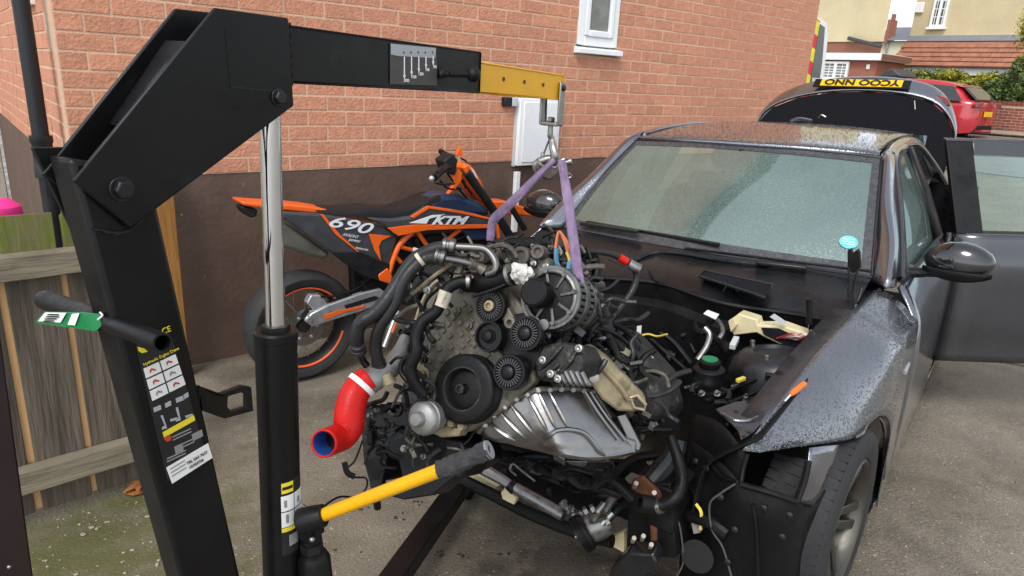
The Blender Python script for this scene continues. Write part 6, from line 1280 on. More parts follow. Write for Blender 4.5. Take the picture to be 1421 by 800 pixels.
# dense small plumbing, plugs and brackets between the castings
def clutter(poly, n, d0, d1, seed, mats, rr=(.003, .007), step=(14, 12)):
    g = random.Random(seed); xs = [q[0] for q in poly]; ys = [q[1] for q in poly]; k = 0
    while k < n:
        x, y = g.uniform(min(xs), max(xs)), g.uniform(min(ys), max(ys))
        if not inside((x, y), poly): continue
        k += 1; d = g.uniform(d0, d1); t = g.random(); mt = g.choice(mats)
        if t < .5:
            pts = [(x, y, d)]; a = g.uniform(0, 6.28)
            for s_ in range(3): a += g.uniform(-.9, .9); x += math.cos(a) * step[0]; y += math.sin(a) * step[1]; pts.append((x, y, d + g.uniform(-.012, .012)))
            et('small_hose', 'tape_grey' if mt in ('metal_dull', 'alu_alt', 'alu_tan') else mt, pts, g.uniform(*rr), 7, k=3)
        elif t < .8:
            u = Vector((g.uniform(-1, 1), g.uniform(-1, 1), g.uniform(-.3, .3))).normalized(); v = u.cross(Vector((.2, .3, 1))).normalized(); w_ = u.cross(v)
            o = MB().obox(ea(x, y, d), u * g.uniform(.007, .018), v * g.uniform(.004, .010), w_ * g.uniform(.004, .009)).build('plug' if g.random() < .6 else 'bracket', mt, eng, bevel=.0018)
        else:
            r_ = g.uniform(.005, .012); MB().lathe([(r_, -.012), (r_, 0), (r_ * .6, .001), (r_ * .6, .008), (0, .008)], ea(x, y, d), Vector((g.uniform(-.4, .4), g.uniform(-.4, .4), 1)), 8).build('fastener', g.choice(['metal_dull', 'cast_dark', 'alu_dirty']), eng)
DK = ['plastic_black', 'tape_grey', 'rubber', 'cast_dark', 'tape_grey', 'cover_grey']
clutter([(572, 408), (600, 372), (650, 372), (660, 388), (620, 392), (600, 420), (580, 450)], 26, 1.60, 1.66, 1, DK + ['alu_dirty', 'alu_tan'])
clutter([(552, 455), (580, 440), (600, 470), (596, 560), (560, 545)], 26, 1.60, 1.66, 2, DK + ['alu_tan', 'metal_dull'])
clutter([(650, 362), (690, 338), (740, 335), (780, 345), (770, 372), (700, 380)], 30, 1.62, 1.70, 3, DK + ['cover_grey', 'cover_grey', 'alu_dirty'])
clutter([(745, 340), (800, 350), (812, 380), (800, 400), (770, 372)], 24, 1.62, 1.72, 4, DK + ['metal_dull', 'tape_grey'])
clutter([(800, 400), (830, 395), (860, 470), (900, 520), (905, 560), (880, 545), (830, 485), (800, 470)], 60, 1.67, 1.78, 5, DK + ['metal_dull', 'tape_grey', 'alu_dirty'], (.003, .008), (18, 16))
clutter([(745, 455), (800, 440), (812, 470), (790, 480), (750, 478)], 22, 1.58, 1.66, 6, DK + ['alu_alt', 'metal_dull'])
clutter([(740, 500), (810, 495), (815, 535), (745, 538)], 18, 1.585, 1.62, 7, ['cast_dark', 'alu_dirty', 'metal_dull', 'tape_grey'])
clutter([(560, 560), (640, 605), (660, 640), (600, 650), (560, 620)], 24, 1.66, 1.76, 8, DK)
clutter([(505, 560), (560, 560), (585, 600), (560, 640), (510, 640)], 26, 1.655, 1.68, 9, ['plastic_black', 'rubber', 'plastic_wet', 'tape_grey'])
clutter([(690, 500), (740, 440), (745, 500), (720, 545)], 12, 1.62, 1.64, 10, DK)
clutter([(850, 560), (905, 565), (915, 600), (890, 610)], 16, 1.75, 1.85, 12, DK + ['metal_dull'])
# ---------------------------------------------------------------- motorbike by the wall
mk('bike_orange', (.78, .12, .012), .34, var=.08, scale=10, rvar=.06)
mk('bike_black', (.011, .011, .012), .55, spec=.35, var=.3, scale=20, bump=.0004, bscale=300)
mk('bike_grey', (.045, .047, .052), .42, var=.2, scale=14)
mk('bike_blue', (.02, .035, .075), .4, var=.15)
mk('bike_white', (.72, .73, .74), .4, var=.05)
mk('bike_silver', (.42, .43, .44), .36, metal=.6, var=.15, scale=12)
mk('silencer', (.20, .20, .165), .42, metal=.7, var=.25, scale=9)
mk('disc_steel', (.25, .25, .25), .35, metal=.9, var=.2)
mk('rim_orange', (.72, .11, .03), .45, var=.1)
BP0 = on_z(432, 520); BM = frame(BP0, WD, -WN, Vector((0, 0, 1))); BMI = BM.inverted()
bike = thing('motorbike', 'orange and black supermoto motorbike leaning by the brown plinth', 'motorbike', M=BM)
def bp(px, py, o=0.0): return BMI @ on_plane(px, py, BP0 + WN * o, WN)     # o: towards the camera from the bike's middle
def bpr(name, mat, px, o, th, bev=.006, parent=None):
    return MB().prism([bp(x, y, o) for x, y in px], (0, th, 0)).build(name, mat, parent or bike, bevel=bev)
def btu(name, mat, pts, r, n=10, parent=None, k=5): return MB().tube([bp(*q) for q in pts], r, n=n, k=k).build(name, mat, parent or bike, smooth=50)
def bwheel(c, rad, wdt, nm):
    Y = Vector((0, -1, 0)); h = wdt / 2
    root = MB().lathe([(rad * .74, -h * .75), (rad * .80, -h * .95), (rad * .90, -h), (rad * .97, -h * .72), (rad, -h * .3), (rad * 1.005, 0), (rad, h * .3), (rad * .97, h * .72), (rad * .90, h), (rad * .80, h * .95), (rad * .74, h * .75)], c, Y, 56, cap=False).build(nm, 'tyre', bike, smooth=50)
    MB().lathe([(rad * .74, h * .72), (rad * .735, h * .80), (rad * .70, h * .7), (rad * .66, h * .3), (rad * .655, 0), (rad * .66, -h * .3), (rad * .735, -h * .8)], c, Y, 56, cap=False).build('rim', 'bike_black', root, smooth=50)
    m = MB()
    for (a0, a1) in ((20, 165), (195, 345)):
        rows = [[c + Vector((math.cos(R(a0 + (a1 - a0) * i / 24)) * rad * f_, -h * (.83 if f_ > .72 else .74), math.sin(R(a0 + (a1 - a0) * i / 24)) * rad * f_)) for i in range(25)] for f_ in (.742, .705)]; m.grid(rows)
    m.build('rim_tape', 'rim_orange', root, solid=.002)
    s_ = MB()
    for k in range(18):
        t = 6.283 * k / 18; t2 = t + (.45 if k % 2 else -.45); sd = .028 if k % 4 < 2 else -.028
        s_.cyl(c + Vector((math.cos(t2) * .045, sd, math.sin(t2) * .045)), c + Vector((math.cos(t) * rad * .68, 0, math.sin(t) * rad * .68)), .0018, n=5)
    s_.build('spokes', 'zinc_pale' if 'zinc_pale' in MT else 'bike_silver', root)
    MB().lathe([(0, -.05), (.03, -.05), (.034, -.03), (.024, -.015), (.024, .015), (.034, .03), (.03, .05), (0, .05)], c, Y, 24).build('hub', 'bike_black', root)
    d_ = MB(); d_.lathe([(.055, .048), (.105, .048), (.105, .053), (.055, .053), (.055, .048)], c, Y, 40, cap=False); d_.build('brake_disc', 'disc_steel', root)
    dd_ = MB()
    for k in range(6):
        t = 6.283 * k / 6; dd_.lathe([(0, .054), (.010, .054), (.008, .058), (0, .058)], c + Vector((math.cos(t) * .066, 0, math.sin(t) * .066)), Y, 10)
    dd_.build('disc_buttons', 'bike_silver', root)
    return root
RW = bp(428, 446, .10); RW.y = 0; RW.z = .308
bwheel(RW, .306, .155, 'rear_wheel'); FWc = RW + Vector((1.43, 0, .0)); bwheel(FWc, .286, .12, 'front_wheel')
# swingarm near side with its decal
sw = bpr('swingarm', 'bike_silver', [(424, 447), (432, 436), (455, 424), (500, 408), (528, 401), (538, 408), (534, 420), (500, 433), (455, 447), (434, 454)], .115, .035, .006)
bpr('swingarm_slot', 'bike_black', [(478, 424), (520, 411), (526, 413), (522, 417), (480, 429)], .118, .003, .001, sw); bpr('swingarm_decal', 'bike_orange', [(449, 438), (470, 431), (503, 425), (505, 421), (506, 427), (480, 433), (452, 444)], .119, .003, .001, sw)
bpr('chain_guard', 'bike_black', [(458, 420), (528, 398), (530, 402), (460, 425)], .10, .03, .003, sw)
MB().lathe([(0, .012), (.014, .012), (.016, .0), (.02, -.004)], bp(429, 444, .118), (0, -1, 0), 12).build('axle_nut', 'bike_silver', sw)
cal = bpr('brake_caliper', 'bike_silver', [(426, 421), (432, 410), (445, 410), (452, 418), (458, 426), (448, 434), (436, 432)], .10, .05, .006)
bpr('caliper_bracket', 'bike_silver', [(430, 432), (448, 430), (452, 440), (434, 446)], .105, .02, .003, cal)
btu('brake_hose', 'rubber', [(445, 412, .1), (470, 410, .09), (500, 398, .08), (520, 385, .06)], .006, 6)
# rear shock and linkage
bpr('shock_linkage', 'bike_black', [(489, 370), (503, 372), (506, 412), (491, 415)], .03, .06)
bpr('engine_rear', 'bike_black', [(503, 392), (530, 386), (545, 400), (540, 425), (512, 420)], .07, .14, .01)
# tail and panels
tail = bpr('tail_fender', 'bike_orange', [(335, 280), (360, 282), (400, 284), (430, 287), (470, 294), (505, 301), (530, 306), (520, 309), (480, 302), (440, 297), (400, 293), (360, 289), (338, 286)], .075, .15, .008)
bpr('tail_light', 'bike_black', [(335, 287), (358, 291), (357, 301), (348, 303), (340, 297)], .05, .10, .008)
bpr('number_plate', 'plate_yellow', [(382, 305), (386, 306), (389, 330), (384, 332)], .06, .12, .001)
bpr('undertail', 'bike_black', [(383, 291), (430, 296), (440, 312), (420, 316), (392, 304)], .06, .12, .01)
bpr('side_panel', 'bike_grey', [(386, 294), (440, 297), (480, 303), (515, 310), (540, 318), (552, 330), (546, 348), (541, 366), (540, 382), (526, 389), (505, 381), (470, 358), (430, 330), (402, 310)], .13, .04, .012)
spn = bike.children[-1]
bpr('lower_panel', 'bike_black', [(458, 350), (500, 350), (528, 362), (541, 366), (540, 384), (526, 390), (500, 381), (474, 362)], .136, .02, .004, spn)
bpr('stripe', 'bike_orange', [(444, 297), (449, 298), (472, 326), (499, 350), (496, 350), (466, 326)], .137, .004, .001, spn)
bpr('accent', 'bike_orange', [(512, 325), (543, 328), (530, 334), (526, 342), (529, 363), (520, 348)], .137, .004, .001, spn)
bsx = (bp(530, 316, .14) - bp(455, 300, .14)); text('lettering', '690', bp(452, 313, .134), bsx, (-bsx.z, 0, bsx.x), .085, 'bike_white', spn, proud=.004, shear=.35, bold=.001, sx=1.95)
text('lettering', 'AKRONT', bp(475, 327, .134), bsx, (-bsx.z, 0, bsx.x), .022, 'bike_white', spn, proud=.004, shear=.2); text('lettering', 'power', bp(483, 334, .134), bsx, (-bsx.z, 0, bsx.x), .026, 'bike_white', spn, proud=.004, shear=.3); text('lettering', 'motorex', bp(492, 345, .134), bsx, (-bsx.z, 0, bsx.x), .022, 'bike_white', spn, proud=.007, shear=.2)
bpr('silencer', 'silencer', [(384, 306), (400, 311), (460, 352), (452, 361), (425, 354), (388, 341)], .10, .10, .02)
# seat, tank, shrouds
seat_ = MB(); SO = [(430, 287, .04), (470, 287, .08), (505, 285, .09), (540, 287, .08), (572, 280, .06), (602, 268, .045), (612, 270, .03)]; SL = [(440, 296), (482, 300), (515, 304), (540, 305), (568, 302), (590, 289), (606, 280)]
rows = []
for (x, y, hw), (a, b) in zip(SO, SL):
    t, q = bp(x, y, 0), bp(a, b, .1); rows.append([Vector((q.x, -.105, q.z)), Vector(((t.x + q.x) / 2, -.095, t.z - .012)), Vector((t.x, -.05, t.z)), Vector((t.x, .05, t.z)), Vector(((t.x + q.x) / 2, .095, t.z - .012)), Vector((q.x, .105, q.z))])
seat_.grid(sgrid(rows, 4)); seat_.build('seat', 'bike_black', bike, smooth=60)
bpr('tank', 'bike_blue', [(592, 288), (604, 276), (616, 271), (640, 271), (662, 279), (678, 289), (682, 302), (650, 300), (600, 300)], .10, .20, .03)
bpr('radiator_shroud', 'bike_grey', [(512, 303), (545, 305), (572, 301), (594, 287), (630, 291), (662, 297), (684, 305), (686, 314), (640, 316), (592, 318), (553, 327), (540, 318)], .15, .05, .012)
shr = bike.children[-1]
bpr('orange_band', 'bike_orange', [(538, 317), (575, 312), (640, 312), (686, 312), (684, 317), (640, 318), (592, 320), (553, 328)], .155, .01, .003, shr)
bpr('orange_edge', 'bike_orange', [(570, 301), (594, 286), (640, 293), (682, 303), (682, 306), (640, 297), (596, 290), (574, 304)], .155, .01, .003, shr)
bpr('white_flash', 'bike_white', [(568, 310), (600, 299), (618, 298), (596, 304), (592, 311)], .156, .004, .001, shr)
ksx = bp(680, 311, .16) - bp(600, 311, .16); text('lettering', 'KTM', bp(598, 311, .153), ksx, (-ksx.z, 0, ksx.x), .066, 'bike_white', shr, proud=.006, shear=.45, bold=.003, sx=1.7)
bpr('lower_shroud', 'bike_blue', [(640, 317), (684, 317), (690, 332), (655, 334)], .13, .06, .01)
# trellis frame and engine
fr_ = [([(574, 321, .12), (556, 338, .12), (546, 358, .12), (538, 384, .12)], .017), ([(577, 318, .12), (588, 335, .11), (600, 350, .10)], .013), ([(552, 342, .12), (575, 348, .11), (590, 352, .10)], .012), ([(640, 318, .10), (622, 332, .10), (605, 346, .10)], .013), ([(545, 352, .12), (556, 364, .11)], .012), ([(690, 310, .08), (692, 330, .08)], .012)]
for pts, r_ in fr_: btu('frame_tube', 'bike_orange', pts, r_, 10)
bpr('footpeg_bracket', 'bike_orange', [(525, 382), (538, 372), (545, 384), (542, 395), (527, 390)], .14, .04, .006)
btu('frame_gusset', 'bike_white', [(574, 346, .125), (586, 350, .12)], .012, 8)
bpr('engine_case', 'bike_black', [(545, 350), (560, 335), (600, 325), (650, 325), (690, 335), (690, 400), (640, 430), (560, 425), (540, 400)], .07, .18, .02)
rnd2 = random.Random(5)
for k in range(22):
    x, y = rnd2.uniform(550, 640), rnd2.uniform(320, 375); btu('engine_hose', rnd2.choice(['rubber', 'bike_black', 'metal_dull', 'bike_silver']), [(x, y, .09), (x + rnd2.uniform(-12, 12), y + rnd2.uniform(4, 14), .10), (x + rnd2.uniform(-14, 14), y + rnd2.uniform(10, 26), .09)], rnd2.uniform(.004, .010), 6, k=3)
btu('side_stand', 'bike_silver', [(552, 432, .14), (543, 455, .17), (533, 482, .20)], .016, 8); btu('stand_stripe', 'bike_orange', [(552, 440, .16), (544, 462, .19)], .008, 6)
# handlebars, controls, mask, fork, beak
btu('handlebar', 'bike_black', [(607, 240, .40), (618, 232, .28), (634, 236, .10), (640, 240, 0), (628, 222, -.25), (612, 213, -.38)], .013, 10)
btu('grip', 'rubber', [(603, 247, .42), (612, 238, .36), (620, 232, .30)], .019, 10); MB().ball(bp(599, 248, .42), .015).build('bar_end', 'bike_silver', bike)
btu('grip', 'rubber', [(611, 210, -.40), (622, 217, -.32)], .018, 8)
btu('lever', 'bike_black', [(604, 254, .36), (615, 256, .32), (630, 255, .24)], .007, 6)
bpr('switchgear', 'bike_black', [(616, 224), (628, 214), (636, 222), (632, 244), (622, 240)], .22, .10, .008); bpr('switchgear', 'bike_blue', [(622, 218), (632, 214), (634, 224), (626, 230)], -.05, .08, .006)
for pts in ([(612, 212, -.3), (628, 216, -.1), (640, 240, .0), (646, 262, .05)], [(624, 226, .2), (640, 250, .12), (655, 270, .08)], [(620, 240, .25), (636, 262, .15), (648, 275, .1)], [(640, 220, -.1), (648, 226, -.1), (650, 240, .0)], [(610, 250, .3), (622, 262, .25), (640, 262, .12)]):
    btu('control_cable', 'rubber', pts, .006, 6)
bpr('handguard', 'bike_orange', [(630, 246), (636, 234), (642, 240), (640, 252), (630, 266), (622, 270), (630, 258)], .20, .03, .004)
bpr('flag_tip', 'bike_orange', [(634, 216), (638, 203), (643, 214), (641, 217)], -.1, .02, .002)
mkk = bpr('headlight_mask', 'bike_orange', [(643, 232), (650, 227), (658, 234), (668, 250), (677, 274), (679, 284), (668, 278), (655, 258), (648, 244)], .09, .16, .012)
bpr('mask_panel', 'bike_grey', [(650, 234), (660, 244), (672, 272), (670, 276), (658, 258)], .094, .006, .002, mkk); bpr('mask_panel', 'bike_white', [(653, 233), (658, 237), (664, 250), (660, 246)], .095, .008, .001, mkk); bpr('mask_panel', 'bike_white', [(666, 258), (671, 262), (676, 276), (672, 274)], .095, .008, .001, mkk)
bpr('front_mudguard', 'bike_orange', [(677, 279), (705, 280), (735, 290), (747, 299), (745, 302), (720, 299), (690, 297), (676, 292)], .06, .12, .012)
for o in (.09, -.10): btu('fork_leg', 'bike_black', [(648, 240, o), (690, 300, o), (740, 380, o), (765, 430, o)], [.026, .026, .03, .03], 12)
btu('fork_guard', 'bike_black', [(708, 285, .11), (718, 302, .11), (728, 318, .11)], .02, 8)
# ---------------------------------------------------------------- street beyond the drive
mk('render_cream', (.52, .44, .27), .9, var=.12, scale=1.2, bump=.01, bscale=25)
mk('render_pale', (.62, .58, .42), .9, var=.1, scale=1.2)
mk('brick_red', (.30, .115, .07), .85, var=.3, scale=9)
mk('brown_paint', (.21, .09, .055), .8, var=.15, scale=3)
mk('roof_tile', (.30, .125, .075), .8, var=.25, scale=4, rand=.12)
mk('slate', (.14, .145, .17), .7, var=.2, scale=5)
mk('lead', (.24, .25, .27), .6, var=.15)
mk('fascia', (.72, .75, .74), .5, var=.05)
mk('gutter', (.04, .042, .045), .5)
mk('car_red', (.42, .012, .022), .25, var=.06, coat=1.0, rvar=.04)
mk('leaf_yellow', (.30, .27, .02), .7, var=.4, scale=30); mk('leaf_green', (.045, .085, .02), .7, var=.45, scale=30); mk('leaf_mid', (.11, .15, .03), .7, var=.4, scale=30); mk('twig', (.06, .045, .03), .9)
mk('chev_yellow', (.75, .68, .03), .4); mk('chev_red', (.6, .02, .03), .4)
UP = Vector((0, 0, 1))
def sp(px, py, D): return on_plane(px, py, WD * D, WD)        # pixel at street distance D (measured along the drive)
SV = WN                                                       # to the right along the street
def shouse(name, label, cat, D, px, py):
    o = sp(px, py, D); z = gh(o.x, o.y); o.z = z
    M = frame(o, SV, WD, UP); h = thing(name, label, cat, M=M); return h, M.inverted()
def hq(inv, px, py, D): return inv @ sp(px, py, D)
def hprism(name, mat, inv, par, pts, D, th, bev=.0): return MB().prism([hq(inv, x, y, D) for x, y in pts], (0, th, 0)).build(name, mat, par, bevel=bev)
# right-hand cream house
D1 = 27.0; h1_, I1 = shouse('cream_house', 'cream rendered house with tiled canopy and white windows across the street', 'house', D1, 1258, 90)
L = hq(I1, 1254, 90, D1); T = hq(I1, 1262, 57, D1)
hb = MB(); hb.box((L.x, 0, T.z - .0), (L.x + 11, 8, T.z + 6)); hb.build('upper_wall', 'render_cream', h1_)
MB().box((L.x + .15, .15, -1), (L.x + 11, 8, T.z - .01)).build('lower_wall', 'brown_paint', h1_)
z_t, z_b = T.z, hq(I1, 1256, 89, D1 - .9).z
MB().box((L.x - .02, -.10, z_t - .02), (L.x + 11, -.005, z_t + .16)).build('lead_flashing', 'lead', h1_)
can = MB().prism([(L.x - .05, -.05, z_t - .03), (L.x - .05, -1.0, z_b + .02), (L.x - .05, -1.0, z_b - .05), (L.x - .05, .0, z_t - .25)], (11, 0, 0)).build('canopy_roof', 'roof_tile', h1_)
ti = MB(); ti.box((-.14, -.22, -.02), (.14, .0, .035)); tmesh = ti.build('roof_tile', 'roof_tile', can, bevel=.015).data; bpy.data.objects.remove(bpy.data.objects[can.children[0].name]) 
nrow = 5; dx_ = .29
for r_ in range(nrow):
    for c_ in range(26):
        u = (r_ + 1) / nrow; o = bpy.data.objects.new('tile', tmesh); col.objects.link(o); o.parent = can
        o.location = (L.x + .1 + dx_ * c_ + (.14 if r_ % 2 else 0), -.05 - .95 * u + .03, z_t - .03 + (z_b + .05 - z_t) * u + .03); o.rotation_euler = (math.atan2(z_t - z_b, .95) * .8, 0, 0)
MB().cyl((L.x - .1, -1.05, z_b - .03), (L.x + 11, -1.05, z_b - .03), .06, n=8).build('gutter', 'gutter', h1_)
MB().box((L.x, -1.0, z_b - .32), (L.x + 11, -.94, z_b - .08)).build('fascia', 'fascia', h1_)
def swin(inv, par, D, x0, y0, x1, y1, mull, dep=.08, mat='glass_dark'):
    a, b = hq(inv, x0, y1, D), hq(inv, x1, y0, D); ax, bx, az, bz = a.x, b.x, a.z, b.z; t = .07
    m = MB(); yy = a.y
    for (p, q, r_, s_) in ((ax, az, bx, az + t), (ax, bz - t, bx, bz), (ax, az + t, ax + t, bz - t), (bx - t, az + t, bx, bz - t)): m.box((p, yy - dep, q), (r_, yy + .02, s_))
    for k in range(1, mull):
        xm = ax + (bx - ax) * k / mull; m.box((xm - t * .6, yy - dep - .003, az + t), (xm + t * .6, yy + .02, bz - t))
    wo = m.build('window', 'upvc', par)
    for k in range(mull):
        xa = ax + (bx - ax) * k / mull + t * .6; xb = ax + (bx - ax) * (k + 1) / mull - t * .6
        MB().box((xa, yy - .02, az + t), (xb, yy - .012, bz - t)).build('pane', mat, wo)
        for j in range(1, 5): zz = az + t + (bz - az - 2 * t) * j / 5; MB().box((xa, yy - .03, zz - .012), (xb, yy - .021, zz + .012)).build('glazing_bar', 'upvc', wo)
        xm = (xa + xb) / 2; MB().box((xm - .012, yy - .034, az + t), (xm + .012, yy - .0305, bz - t)).build('glazing_bar', 'upvc', wo)
    MB().box((ax - .06, yy - .14, az - .08), (bx + .06, yy + .0, az - .003)).build('sill', 'upvc', wo)
    return wo
swin(I1, h1_, D1, 1290, -25, 1325, 38, 2)
q = hq(I1, 1277, 11, D1); MB().box((q.x - .14, -.09, q.z - .17), (q.x + .14, -.005, q.z + .17)).build('alarm_box', 'upvc', h1_, bevel=.02)
swin(I1, h1_, D1 - .1, 1368, 97, 1421, 128, 2); swin(I1, h1_, D1 - .1, 1276, 97, 1307, 112, 1, mat='glass_room')
# left cream house with flat-roofed brick extension
D2 = 25.0; h2_, I2 = shouse('cream_house', 'cream rendered house with white edged flat roof extension left of the gap', 'house', D2, 1222, 90)
a = hq(I2, 1226, 58, D2); 
MB().prism([(a.x - 9, 0, a.z), (a.x, 0, a.z), (a.x - 4.6, 8, a.z), (a.x - 9, 8, a.z)], (0, 0, 6)).build('upper_wall', 'render_cream', h2_); MB().prism([(a.x - 9, .05, -1), (a.x - .05, .05, -1), (a.x - 4.7, 8, -1), (a.x - 9, 8, -1)], (0, 0, a.z + .99)).build('lower_wall', 'brown_paint', h2_)
a0, a1 = hq(I2, 1177, 53, D2 - .1), hq(I2, 1223, 65, D2 - .1); MB().cyl(a0, a1, .06, n=8).build('waste_pipe', 'gutter', h2_)
b0 = hq(I2, 1224, 74, D2 - 2.2); b1 = hq(I2, 1224, 84, D2 - 2.2); yb = -2.2
MB().prism([(b0.x - 8, yb, b1.z), (b0.x, yb, b1.z), (b0.x, -.01, b1.z), (b0.x - 8, -.01, b1.z)], (0, 0, b0.z - b1.z)).build('flat_roof', 'fascia', h2_)
MB().box((b0.x + .004, yb + .02, b1.z + .02), (b0.x + .03, -.01, b0.z - .02)).build('side_fascia', 'brown_paint', h2_)
MB().box((b0.x - 8, yb + .18, -1), (b0.x - .16, -.02, b1.z - .004)).build('extension_wall', 'brick_red', h2_)
swin(I2, h2_, D2 - 2.05, 1140, 86, 1180, 110, 2, mat='glass_room')
q = hq(I2, 1205, 93, D2 - 2.03); MB().box((q.x - .05, yb + .14, q.z - .07), (q.x + .05, yb + .178, q.z + .07)).build('bell_box', 'upvc', h2_)
pr_ = [hq(I2, x, y, D2 - 3.5) for x, y in ((1218, 108), (1228, 97), (1240, 95), (1252, 107))]; MB().prism(pr_, (0, 1.2, 0)).build('porch_hood', 'gutter', h2_, bevel=.05)
# far house in the gap
D3 = 48.0; h3_, I3 = shouse('far_house', 'pale far house with slate roof and brick chimney in the gap', 'house', D3, 1242, 95)
r0, r1, r2 = hq(I3, 1224, 57, D3), hq(I3, 1246, 34, D3), hq(I3, 1266, 57, D3)
MB().box((r0.x - 1.5, 0, -2), (r2.x + 1, 7, r0.z)).build('wall', 'render_pale', h3_)
MB().prism([(r0.x - 1.7, -.3, r0.z), (r2.x + 1.2, -.3, r0.z), (r2.x + .2, 3.2, r1.z), (r0.x - .7, 3.2, r1.z)], (0, .1, .12)).build('roof', 'slate', h3_)
c0, c1 = hq(I3, 1226, 60, D3 - .3), hq(I3, 1237, 27, D3 - .3); chm = MB().box((c0.x, -.3, c0.z), (c1.x, .7, c1.z)).build('chimney', 'brick_red', h3_)
MB().cyl(((c0.x + c1.x) / 2, .2, c1.z), ((c0.x + c1.x) / 2, .2, c1.z + .35), .14, n=10).build('chimney_pot', 'roof_tile', chm)
MB().cyl(hq(I3, 1232, 57, D3 - .1), hq(I3, 1228, 92, D3 - .1), .07, n=6).build('downpipe', 'lead', h3_)
# garden wall of brick with coping
GD = 22.9; o = sp(1372, 182, GD); gz_ = gh(o.x, o.y) + .11; GM = frame(Vector((o.x, o.y, gz_)), SV, WD, UP); GI = GM.inverted()
gw = thing('garden_wall', 'low red brick garden wall behind the red car', 'wall', M=GM); gt_ = (GI @ sp(1390, 143, GD)).z
gt_ = max(gt_, .7); MB().box((-9, .004, -.3), (9, .22, gt_ - .06)).build('wall_core', 'mortar', gw)
bme = brick_mesh(.225, .1, .066, 'garden_brick'); bme.materials.clear(); mk('garden_brick', (.26, .085, .06), .85, var=.3, scale=12, rand=.25); bme.materials.append(MT['garden_brick'])
nr = int((gt_ - .06) / .077); cnt = 0; mrest = MB()
for r_ in range(nr):
    z = .04 + .077 * r_; x = -.7 + (.118 if r_ % 2 else 0)
    while x < 2.4:
        o = bpy.data.objects.new('brick', bme); col.objects.link(o); o.parent = gw; o.location = (x, .05, z); x += .236; cnt += 1
    for x0 in (-8.9, 2.6):
        x = x0 + (.118 if r_ % 2 else 0)
        while x < (-.85 if x0 < 0 else 8.8): mrest.box((x - .112, 0, z - .033), (x + .112, .1, z + .033)); x += .236
mrest.build('far_bricks', 'garden_brick', gw, kind='stuff', smooth=0)
cop = MB()
k = -9.0
while k < 9: cop.box((k, -.02, gt_ - .055), (k + .105, .24, gt_ + .05 + random.uniform(-.006, .006))); k += .116
cop.build('coping', 'garden_brick', gw, kind='stuff', smooth=0)
# hedges and shrubs: leaf by leaf
def shrub(name, label, D, px, py, rx, ry, rz, n, sz, mats, group=None):
    c = sp(px, py, D); g_ = gh(c.x, c.y); t = thing(name, label, 'shrub', loc=(c.x, c.y, g_), group=group); cz = c.z - g_
    rr = random.Random(int(px * 7 + py)); parts = [MB() for _ in mats]
    lob = [(Vector((rr.uniform(-.75, .75) * rx, rr.uniform(-.6, .6) * ry, rr.uniform(-.7, .75) * rz)), rr.uniform(.28, .55)) for _ in range(16)]
    for k in range(n):
        lc, lr = rr.choice(lob); d = Vector((rr.gauss(0, 1), rr.gauss(0, 1), rr.gauss(0, 1))).normalized()
        p = lc + Vector((d.x * rx * lr, d.y * ry * lr, d.z * rz * lr)) * rr.uniform(.75, 1.08); p = SV * p.x + WD * p.y + UP * (p.z + cz)
        a = Vector((rr.gauss(0, 1), rr.gauss(0, 1), rr.gauss(0, 1))).normalized(); b = a.cross(d + Vector((.01, .02, .03))).normalized(); s_ = sz * rr.uniform(.6, 1.4); m = parts[rr.randrange(len(mats))]
        m.add([p - a * s_, p + b * s_ * .45, p + a * s_, p - b * s_ * .45], [(0, 1, 2, 3)])
    for m, mt in zip(parts, mats): m.build('foliage', mt, t, smooth=0)
    s_ = MB()
    for k in range(5): s_.tube([(rr.uniform(-.1, .1), rr.uniform(-.1, .1), -.1), tuple(SV * rr.uniform(-.4, .4) * rx + UP * cz * .6), tuple(SV * rr.uniform(-.8, .8) * rx + UP * (cz + rz * .5))], [.03, .02, .008], n=5, k=3)
    s_.build('stems', 'twig', t)
shrub('hedge', 'trimmed yellow green hedge in front of the tiled canopy', 25.0, 1285, 114, 1.6, .5, .35, 5200, .05, ['leaf_mid', 'leaf_yellow', 'leaf_green'])
shrub('hedge', 'bright yellow leaved hedge above the red car', 24.4, 1345, 118, .85, .5, .38, 4200, .05, ['leaf_yellow', 'leaf_yellow', 'leaf_mid'])
shrub('hedge', 'small yellow shrub left of the trimmed hedge', 25.2, 1257, 111, .28, .3, .25, 900, .05, ['leaf_yellow', 'leaf_mid'])
shrub('bush', 'dark green bush on the garden wall by the white window', 23.9, 1395, 129, 1.15, .5, .55, 6500, .055, ['leaf_green', 'leaf_green', 'leaf_mid'])
shrub('bush', 'tall dark green bush at the right edge above the wall', 23.7, 1418, 119, .45, .4, .7, 3200, .06, ['leaf_green', 'leaf_mid'])
tl = thing('street_tree', 'leafy yellow green branch reaching in at the right edge', 'tree', loc=(sp(1450, 180, 21.5).x, sp(1450, 180, 21.5).y, gh(*sp(1450, 180, 21.5).xy)))
tr_ = MB(); base = Vector(tl.location); top = sp(1448, 30, 21.5) - base
tr_.tube([(0, 0, 0), tuple(top * .5 + Vector((.05, 0, 0))), tuple(top)], [.09, .06, .03], n=8); tr_.tube([tuple(top * .75), tuple(sp(1424, 55, 21.3) - base)], [.03, .008], n=6, smooth=False); tr_.build('trunk', 'twig', tl)
lv = MB(); rr = random.Random(3)
for k in range(2600):
    c = sp(1436 + rr.gauss(0, 9), 48 + rr.gauss(0, 14), 21.3 + rr.gauss(0, .3)) - base; a = Vector((rr.gauss(0, 1), rr.gauss(0, 1), rr.gauss(0, 1))).normalized(); b = a.orthogonal().normalized(); s_ = .06 * rr.uniform(.6, 1.3); lv.add([c - a * s_, c + b * s_ * .5, c + a * s_, c - b * s_ * .5], [(0, 1, 2, 3)])
